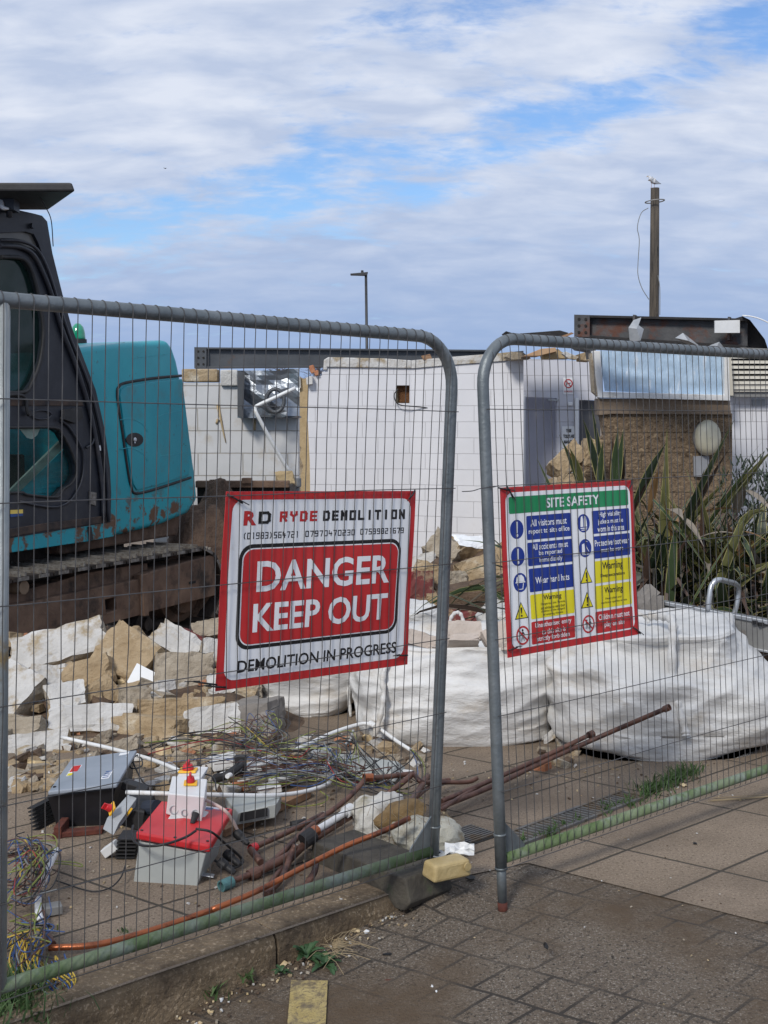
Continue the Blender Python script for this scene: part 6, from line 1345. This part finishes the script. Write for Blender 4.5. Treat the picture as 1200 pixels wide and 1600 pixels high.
wire([(644,1172,.06),(650,1190,.05),(653,1206,.06),(652,1216,.08)],.0025,cabcol['blue'],'cable','blue wire beside the dark ones at the sloping conduit end')
wire([(430,1250,.06),(460,1260,.02),(500,1256,.02),(512,1246,.03),(500,1236,.05)],.0024,cabcol['yg'],'cable','green yellow loop hanging out of the tangle over the brown board')
wire([(386,1245,.06),(395,1270,.04),(383,1282,.03)],.0022,cabcol['blue'],'cable','blue wire hanging in front of the socket box')
wire([(370,1175,.06),(375,1140,.1),(392,1125,.12),(392,1145,.10),(378,1178,.06)],.002,cabcol['brown'],'cable','thin brown loop standing in front of the ribbed grey block')
wire([(340,1190,.05),(352,1165,.08),(345,1155,.08),(358,1172,.06)],.002,cabcol['brown'],'cable','small brown curl under the grey white block')
wire([(410,1170,.05),(435,1140,.1),(440,1128,.11),(428,1124,.12),(400,1150,.08)],.0022,cabcol['yg'],'cable','green yellow loop at the foot of the smaller bulk bag')
# ---------------------------------------------------------------- drain
gm=mk('drain_steel',(.10,.10,.10),(.19,.19,.185),9,.6,.3,.3,60,c3=(.12,.09,.06),c3lo=.48,c3hi=.6,c3scale=9)
dA=G(806,1322,.0); dB=G(1005,1246,.0); dd=(dB-dA).normalized(); dn=V((-dd.y,dd.x,0))
dr=thing('drain_grating',dA,'narrow slotted drain grating along the back of the right fence panel','drain')
m=MB(); L_=(dB-dA).length
for o_ in (-.012,.105): m.box(dA+dd*L_/2+dn*o_+V((0,0,.006)),(L_,.014,.01),(dd,dn,V((0,0,1))))
m.build('frame',gm,dr)
m=MB(); k=0
while k*.028<L_: m.box(dA+dd*(k*.028)+dn*.046+V((0,0,.004)),(.011,.105,.008),((dd+dn*.15).normalized(),(dn-dd*.15).normalized(),V((0,0,1)))); k+=1
m.build('bars',gm,dr)
m=MB(); m.box(dA+dd*L_/2+dn*.046+V((0,0,.0015)),(L_,.12,.003),(dd,dn,V((0,0,1)))); m.build('channel',dark,dr)  # flat dark strip painted for the shaded depth of the drain
dc=G(735,1305,0); dv_=thing('drain_cover',dc,'small square slotted drain cover half under the sandbag','drain')
m=MB(); 
for k in range(9): m.box(dc+wdir*(-.07+k*.017)+V((0,0,.005)),(.008,.16,.008),(wdir,udir,V((0,0,1))))
m.build('bars',gm,dv_); m=MB(); m.box(dc+V((0,0,.001)),(.17,.18,.003),(wdir,udir,V((0,0,1)))); m.build('pit_shade',dark,dv_)  # flat dark sheet under the bars imitates shade in a deep pit
# ---------------------------------------------------------------- plants
def blades(m,c,n,h,sp,rnd,w_=.004):
    for k in range(n):
        a=rnd.uniform(0,6.28); r_=abs(rnd.gauss(0,sp)); b=c+V((math.cos(a)*r_,math.sin(a)*r_,0)); hh=h*rnd.uniform(.5,1.1); l=V((rnd.gauss(0,.45),rnd.gauss(0,.45),1)).normalized(); s_=V((math.cos(a+1.5),math.sin(a+1.5),0))*w_*rnd.uniform(.6,1.2)
        p1=b+l*hh*.5; p2=b+l*hh+V((l.x,l.y,-.3))*hh*.3; m.k=rnd.randint(0,1); i=len(m.v); m.add([b-s_,b+s_,p1+s_*.8,p1-s_*.8,p2],[(0,1,2,3),(3,2,4)])
def grass(spots,label,loc,seed):
    rnd=random.Random(seed); m=MB()
    for (x,y,n,h,sp,z) in spots: blades(m,G(x,y,z),n,h,sp,rnd)
    tag(m.build('grass',grassm,loc=loc),label,'grass',kind='stuff')
grass([(10,1575,260,.09,.10,-.01),(35,1560,160,.08,.06,-.01),(10,1550,120,.09,.05,0),(50,1585,60,.05,.05,-.02)],'tufts of grass at the lower left on the kerb',G(20,1570),1)
grass([(1010+8*k,1240-3.6*k,46,.07,.045,0) for k in range(10)]+[(950,1262,24,.04,.03,0),(905,1284,20,.04,.03,0),(870,1296,8,.03,.02,0)],'grass tufts in the drain line at the foot of the largest bulk bag',G(1040,1225),2)
rnd=random.Random(15); grass([(rnd.uniform(806,1060),0,0,.04,.02,0) for k in range(0)]+[(x,1322-(x-806)*.382+rnd.uniform(-6,8),int(rnd.uniform(4,16)),.045,.02,0) for x in [rnd.uniform(815,1010) for k in range(20)]],'sparse grass sprouting along the drain grating',G(900,1285),25)
grass([(333,1553,60,.05,.028,-.12),(388,1530,24,.035,.02,-.1),(575+0,0+1390,0,.03,.02,0),(194,1456,14,.02,.02,0)],'small grass tufts in the gutter below the kerb',G(335,1553),3)
def weed(c,n,L_,rnd,name,label,wd=.012):
    m=MB()
    for k in range(n):
        a=2*math.pi*k/n+rnd.uniform(-.3,.3); el=rnd.uniform(.25,1.1); l=L_*rnd.uniform(.6,1.1); d=V((math.cos(a)*math.cos(el),math.sin(a)*math.cos(el),math.sin(el))); s_=V((-math.sin(a),math.cos(a),0))
        K=6; vs=[]
        for i in range(K+1):
            t=i/K; p=c+d*l*t+V((0,0,-.45*l*t*t)); w_=wd*math.sin(math.pi*min(.97,t*.85+.1))*(1.0+.25*math.sin(t*16)); vs+= [p-s_*w_+V((0,0,w_*.4)),p,p+s_*w_+V((0,0,w_*.4))]
        m.add(vs,[(3*i+j,3*i+j+1,3*i+j+4,3*i+j+3) for i in range(K) for j in (0,1)])
    return solo(m,name,leafw,label,'weed')
rnd=random.Random(12)
weed(G(478,1495,-.09),14,.10,rnd,'weed','leafy weed growing at the kerb foot, upper half of the big clump')
weed(G(508,1508,-.10),11,.085,rnd,'weed','lower leafy rosette right of the big weed')
weed(G(440,1520,-.1),10,.045,rnd,'weed','small weed left of the big clump beside a cream scrap',.007)
weed(G(611,1553,-.11),8,.022,rnd,'weed','tiny weed alone on the road',.005)
# litter
def scrap(x,y,z,w_,h_,mt,label,seed,flatz=.35,name='litter_scrap'):
    m=MB(); r_=random.Random(seed); c=G(x,y,z); s_=c.y/FP; n=7; vs=[c+V((0,0,h_*s_*.6))]
    for k in range(n): a=2*math.pi*k/n; rr=r_.uniform(.6,1.1); vs.append(c+V((math.cos(a)*w_*s_*.5*rr,math.sin(a)*h_*s_*1.1*rr,r_.uniform(0,flatz)*h_*s_)))
    m.add(vs,[(0,1+k,1+(k+1)%n) for k in range(n)]); o=m.build(name,mt,loc=c); o.modifiers.new('t','SOLIDIFY').thickness=.004; return tag(o,label,'litter','litter scraps in the gutter')
for i,(x,y,w_,h_,mt,lb) in enumerate(((444,1508,16,14,bone,'cream orange peel scrap left of the big weed'),(491,1474,12,12,bone,'round cream scrap in the big weed'),(530,1478,26,22,straw,'dry brown leaf clump right of the big weed'),(556,1455,24,8,bone,'long cream scrap in the gutter'),(572,1456,14,7,whitec,'white shred right of the long cream scrap'),(541,1468,8,7,whitec,'small white scrap above the dry leaf clump'),(346,1564,9,9,whitec,'white petal beside the gutter grass tuft'),(323,1568,12,6,bone,'cream shred left of the gutter grass tuft'),(606,1491,18,5,ink,'small black strip on the road'),(607,1531,20,2,rust,'thin red brown strip on the road'),(675,1541,5,4,whitec,'left one of two white crumbs on the road'),(682,1549,4,4,whitec,'right one of two white crumbs on the road'),(853,1479,8,12,ink,'black leaf scrap on the paving setts'),(1086,1318,7,4,ink,'black speck on the tan slabs'),(1068,1228,14,8,bone,'cream leaf in the grass under the largest bag'),(736,1372,22,8,ink,'black lump on the right end of the rubber foot'),(120,1490,38,6,whitec,'thin white shard beside the bright copper pipe end'))):
    zz=road_z(G(x,y,-.05))+.002 if (y>1440 and x<760) else .003
    scrap(x,y,zz,w_,h_,mt,lb,40+i)
rnd=random.Random(9); m=MB()
for k in range(34):
    a=G(rnd.uniform(505,550),rnd.uniform(1465,1500),-.07); d=V((rnd.uniform(-.2,1),rnd.uniform(-.3,.6),0)).normalized()*rnd.uniform(.04,.14); m.tube([a,a+d*.5+V((0,0,.012)),a+d],.0010,4,False)
for k in range(6):
    a=G(1110+rnd.uniform(-10,10),1250+rnd.uniform(-4,4),.004); m.tube([a,a+V((.15,.02,.003)),a+V((.3,.06,.002))],.0015,4,False)
tag(m.build('dry_stems',straw,loc=G(530,1480,-.07)),'dry grass stems lying in the gutter','dry stems',kind='stuff')
# painted mark on the road
m=MB(); K=10; pts=[]
f=lambda x,y:G(x,y,road_z(G(x,y,-.09))+.0035)
q=[(455,1533),(512,1534),(509,1600),(507,1640),(445,1640),(449,1600)]
m.face([f(x,y)+V((0,0,.004)) for x,y in q]); o=m.build('painted_mark',paint_y,loc=G(480,1590,-.09)); tag(o,kind='structure')
# flax
def leaf(m,base,tip,sag,w_,rnd,mi,twist=0,bendy=0):
    K=9; d=tip-base; side=V((d.y,-d.x,0)); side=side.normalized() if side.length>.05 else V((1,0,0)); side=(side*math.cos(twist)+V((0,0,1))*math.sin(twist)*.5+V((0,1,0))*math.sin(twist)*.5).normalized()
    L_=[];E1=[]
    for i in range(K+1):
        t=i/K; p=base+d*t+V((0,0,sag*4*t*(1-t)*.5))
        if bendy and t>bendy: p.z-= (t-bendy)**1.3*d.length*.9
        ww=w_*(.75+.5*math.sin(math.pi*min(1,t*1.2)))*(1-t**3) if t<1 else .001
        L_.append((p,ww))
    vs=[]; 
    for p,ww in L_: vs+= [p-side*ww,p-side*ww*.82,p+V((0,0,-ww*.35)),p+side*ww*.82,p+side*ww]
    i0=len(m.v); m.v+=vs
    for i in range(K):
        for j in range(4):
            m.f.append((i0+5*i+j,i0+5*i+j+1,i0+5*i+j+6,i0+5*i+j+5)); m.m.append((6 if (j in (0,3) and mi in (0,1,2)) else mi)); m.sm.append(False)
def flax(c,label,specific,n,seed,rad=.35,L0=1.0):
    rnd=random.Random(seed); root=thing('flax_plant',c,label,'plant','flax plants behind the bulk bags'); m=MB()
    for k in range(n):
        a=rnd.uniform(0,6.283); el=rnd.triangular(-.15,1.35,.45); l=L0*rnd.uniform(.6,1.15); b=c+V((rnd.gauss(0,rad*.45),rnd.gauss(0,rad*.35),rnd.uniform(.0,.15)))
        t=b+V((math.cos(a)*math.cos(el),math.sin(a)*math.cos(el)*.7,math.sin(el)))*l; t.z=max(t.z,.12)
        mi=rnd.choices(range(6),[5,4,3,2.2,.8,2.4 if el<.5 else .6])[0]
        leaf(m,b,t,rnd.uniform(.05,.35)*l*(1-el*.5),rnd.uniform(.018,.042),rnd,mi,rnd.uniform(-1,1),rnd.choice([0,0,.55,.7]))
    for (x0,y0,x1,y1,Y,w_,mi,bd) in specific: leaf(m,P(x0,y0,Y+.1),P(x1,y1,Y-.1),.05,w_,rnd,mi,.6*((x0*7)%3-1),bd)
    m.build('leaves',flaxm,root)
    m=MB()
    for k in range(500):
        a=rnd.uniform(0,6.283); b=c+V((math.cos(a)*rad*rnd.uniform(0,1.25),math.sin(a)*rad*rnd.uniform(0,1),rnd.uniform(.1,.55))); t=b+V((math.cos(a)*.2+rnd.gauss(0,.15),math.sin(a)*.2,-rnd.uniform(.15,.5))); t.z=max(t.z,.02)
        m.k=rnd.choices([0,1,2],[2,1,3])[0]; w_=rnd.uniform(.006,.018); s_=V((math.sin(a),-math.cos(a),0))*w_; m.add([b-s_,b+s_,t+s_*.6,t-s_*.6],[(0,1,2,3)])
    m.build('dead_leaves',[flaxm[3],flaxm[5],mk('flax_black',(.02,.018,.014),(.04,.034,.026))],root)
    return root
flax(V((P(975,800,7.9).x,7.9,.25)),'flax plant behind the site safety notice, upright leaves in front of the brown wall',[(908,770,873,678,7.7,.02,1,0),(912,770,890,700,7.7,.022,2,0),(915,770,878,690,7.75,.015,4,0),(942,770,911,655,7.7,.024,0,0),(945,770,924,632,7.8,.016,0,0),(935,770,942,690,7.7,.02,1,0),(958,770,966,668,7.6,.024,1,0),(962,775,974,672,7.6,.022,1,0),(955,780,958,680,7.7,.018,3,0),(968,780,978,700,7.7,.016,3,0)],260,31,.42,.80)
flax(V((P(1030,860,7.6).x,7.6,.22)),'broad flax plant right beside the site safety notice, mixed green and brown leaves',[(992,790,1041,692,7.5,.03,0,0),(990,800,1022,738,7.5,.02,3,0),(1015,800,1030,730,7.5,.02,4,0),(1050,840,1145,662,7.4,.036,0,0),(1055,850,1148,655,7.45,.03,1,0),(1075,820,1140,700,7.5,.03,3,0),(1080,810,1110,720,7.5,.025,3,0),(1070,830,1135,752,7.4,.02,2,0),(1095,850,1200,708,7.4,.026,2,0),(1100,830,1195,704,7.4,.02,1,0),(1020,780,1112,900,7.2,.024,1,0),(1045,795,1068,812,7.2,.035,5,0),(1068,810,1100,855,7.2,.022,5,0),(1092,840,1155,835,7.2,.012,5,0),(1155,835,1182,892,7.15,.02,1,0)],620,35,.6,1.15)
flax(V((P(1165,870,7.7).x,7.7,.25)),'flax plant at the right edge of the picture under the dark hedge',[(1110,810,1191,690,7.5,.02,0,0),(1130,800,1210,700,7.5,.03,2,0),(1120,790,1190,735,7.5,.02,0,0),(1150,800,1165,760,7.4,.03,5,0),(1165,765,1210,805,7.3,.03,5,0),(1100,800,1165,800,7.3,.012,4,0),(1150,830,1205,850,7.3,.014,4,0),(1175,900,1182,960,7.2,.014,3,0),(1160,905,1172,965,7.2,.012,5,0)],420,33,.55,1.12)
flax(V((P(1240,860,7.5).x,7.5,.2)),'flax leaves reaching in from beyond the right edge of the picture',[],90,34,.4,1.0)
# dark hedge
rnd=random.Random(3); hc=V((P(1195,800,9.3).x,9.3,0)); hr=thing('hedge',hc,'dark evergreen hedge behind the flax at the right edge','hedge')
m=MB()
for k in range(2600):
    p=hc+V((rnd.uniform(-.32,.9),rnd.uniform(-.3,.3),rnd.uniform(.1,1.28+.1*math.sin(k)))); a=rnd.uniform(0,6.28); l=rnd.uniform(.04,.10); d=V((math.cos(a)*.4,math.sin(a)*.4,rnd.uniform(.4,1))).normalized()*l; s_=V((rnd.uniform(-1,1),rnd.uniform(-1,1),0)).normalized()*.010; m.k=rnd.choices([0,1],[3,1])[0]; m.add([p-s_,p+s_,p+d+s_*.4,p+d-s_*.4],[(0,1,2,3)])
m.build('foliage',hedgem,hr); m=MB()
for k in range(6): m.tube([hc+V((-.2+k*.18,0,0)),hc+V((-.22+k*.19,.05,1.0))],.02,6)
m.build('stems',polewood,hr)
# planter bed
m=MB(); a=P(1150,1030,7.0); 
pb=thing('timber_planter',V((a.x+1,7.0,0)),'low timber sleeper edging right behind the largest bulk bag','planter')
for k,(z0,z1) in enumerate(((0,.17),(.174,.30))):
    m=MB(); m.box(V((a.x+1.0-.1,7.0,(z0+z1)/2)),(2.3,.12,z1-z0-.003)); m.build('sleeper',sleeper,pb,bevel=.008)
m=MB(); m.box(V((a.x+.1,6.9,.12)),(.10,.06,.26)); m.build('post',sleeper,pb,bevel=.006)
o=heap(.9,4.2,7.08,8.9,lambda x,y:.22,darkst,6,.09).build('planting_soil',darkst,loc=(2.4,8,0)); tag(o,kind='structure')
# aluminium plank stage lying on the sleepers
a=P(1020,940,6.75); b=P(1215,976,6.35); d=(b-a).normalized(); nrm=V((-d.y,d.x,0)).normalized()
al=thing('metal_ramp',V(((a.x+b.x)/2,(a.y+b.y)/2,.3)),'grey metal channel section with a bright top edge lying behind the bags','metal section')
ln=(b-a).length+.5; c=a+d*ln/2
m=MB(); m.box(c+V((0,0,-.075)),(ln,.02,.15),(d,nrm,V((0,0,1)))); m.box(c+nrm*.25+V((0,0,-.08)),(ln,.5,.02),(d,nrm,V((0,0,1)))); m.build('side_channel',alud,al)
m=MB(); m.box(c+V((0,0,.006)),(ln,.05,.022),(d,nrm,V((0,0,1)))); m.box(c+V((0,0,-.155)),(ln,.04,.014),(d,nrm,V((0,0,1)))); m.build('edge_rail',alu,al,bevel=.003)
pts=[P(1107,955,6.55),P(1108,935,6.55),P(1112,915,6.56),P(1122,906,6.58),P(1138,909,6.7),P(1150,913,6.8),P(1154,922,6.85),P(1151,945,6.85),P(1146,962,6.85)]
m=MB(); m.tube(catmull(pts,5),.016,8); m.build('hoop_handle',alu,al)
m=MB(); m.box(P(1192,975,6.38),(.05,.03,.02)); m.box(P(1180,972,6.40),(.03,.03,.02)); m.build('black_pad',blackm,al)
for (x,y,w_,h_,ro,mt,lb) in ((1012,950,44,44,0,weather,'grey timber block propping the left end of the metal channel'),(1008,930,34,18,-40,weather,'small grey timber wedge on top of the propping block'),(1008,973,40,26,0,weather,'dark timber block below the propping block'),(1178,996,60,26,6,weather,'grey timber block under the right end of the metal channel'),(1130,1006,76,8,10,whitec,'thin white strip lying under the metal channel'),(1165,1018,60,16,5,sleeper,'brown timber end below the thin white strip')):
    chunk('timber_block' if mt is not whitec else 'plastic_strip',x,y,6.7 if x<1100 else 6.5,w_,h_,.12,ro,8,0,[mt],'',lb,'timber' if mt is not whitec else 'strip',int(x+y),jit=.05,rough=.012,cuts=3)
# rusty skip edge behind the excavator
sk=thing('rusty_skip',V((P(380,760,10.6).x,10.8,0)),'dark rusty steel skip rim between the excavator and the danger board','skip')
a=P(306,753,10.6); b=P(452,760,10.6); zt=a.z
m=MB(); m.box(V(((a.x+b.x)/2,10.62,zt-.02)),(b.x-a.x,.10,.06)); m.box(P(386,751,10.58),(.09,.08,.05)); m.build('rim',rustbrown,sk,bevel=.006)
m=MB(); m.hexa([V((a.x+.02,10.66,0)),V((b.x-.02,10.66,0)),V((b.x-.02,11.2,0)),V((a.x+.02,11.2,0)),V((a.x,10.66,zt-.04)),V((b.x,10.66,zt-.04)),V((b.x,11.4,zt-.04)),V((a.x,11.4,zt-.04))]); m.build('body',trackm,sk)
chunk('insulation_lump',446,748,11.2,30,24,.15,-10,0,0,[foamtan],'','tan insulation lump beside the skip rim at the danger board top','insulation',900,jit=.3,rough=.06,cuts=4)
# muddy spoil behind the tracks
o=heap(-2.35,-.75,9.5,11.0,lambda x,y:hill(x,y,-1.5,10.2,.55,.6,1.05),rustbrown,7).build('spoil_heap',mk('brown_spoil',(.075,.045,.03),(.15,.095,.062),6,.95,0,1,30,bdist=.03),loc=(-1.5,10.2,0)); tag(o,'muddy brown spoil piled behind the excavator tracks','soil',kind='stuff')
# bird far away
m=MB(); p=P(258,263,60); m.add([p+V((-.10,0,.03)),p,p+V((.09,0,.02)),p+V((.01,.02,-.03)),p+V((0,-.02,.01))],[(0,1,3),(1,2,3),(0,1,4),(1,2,4)]); o=m.build('bird',ink,loc=p); tag(o,'tiny dark bird flying in the clouds at the upper left','bird')
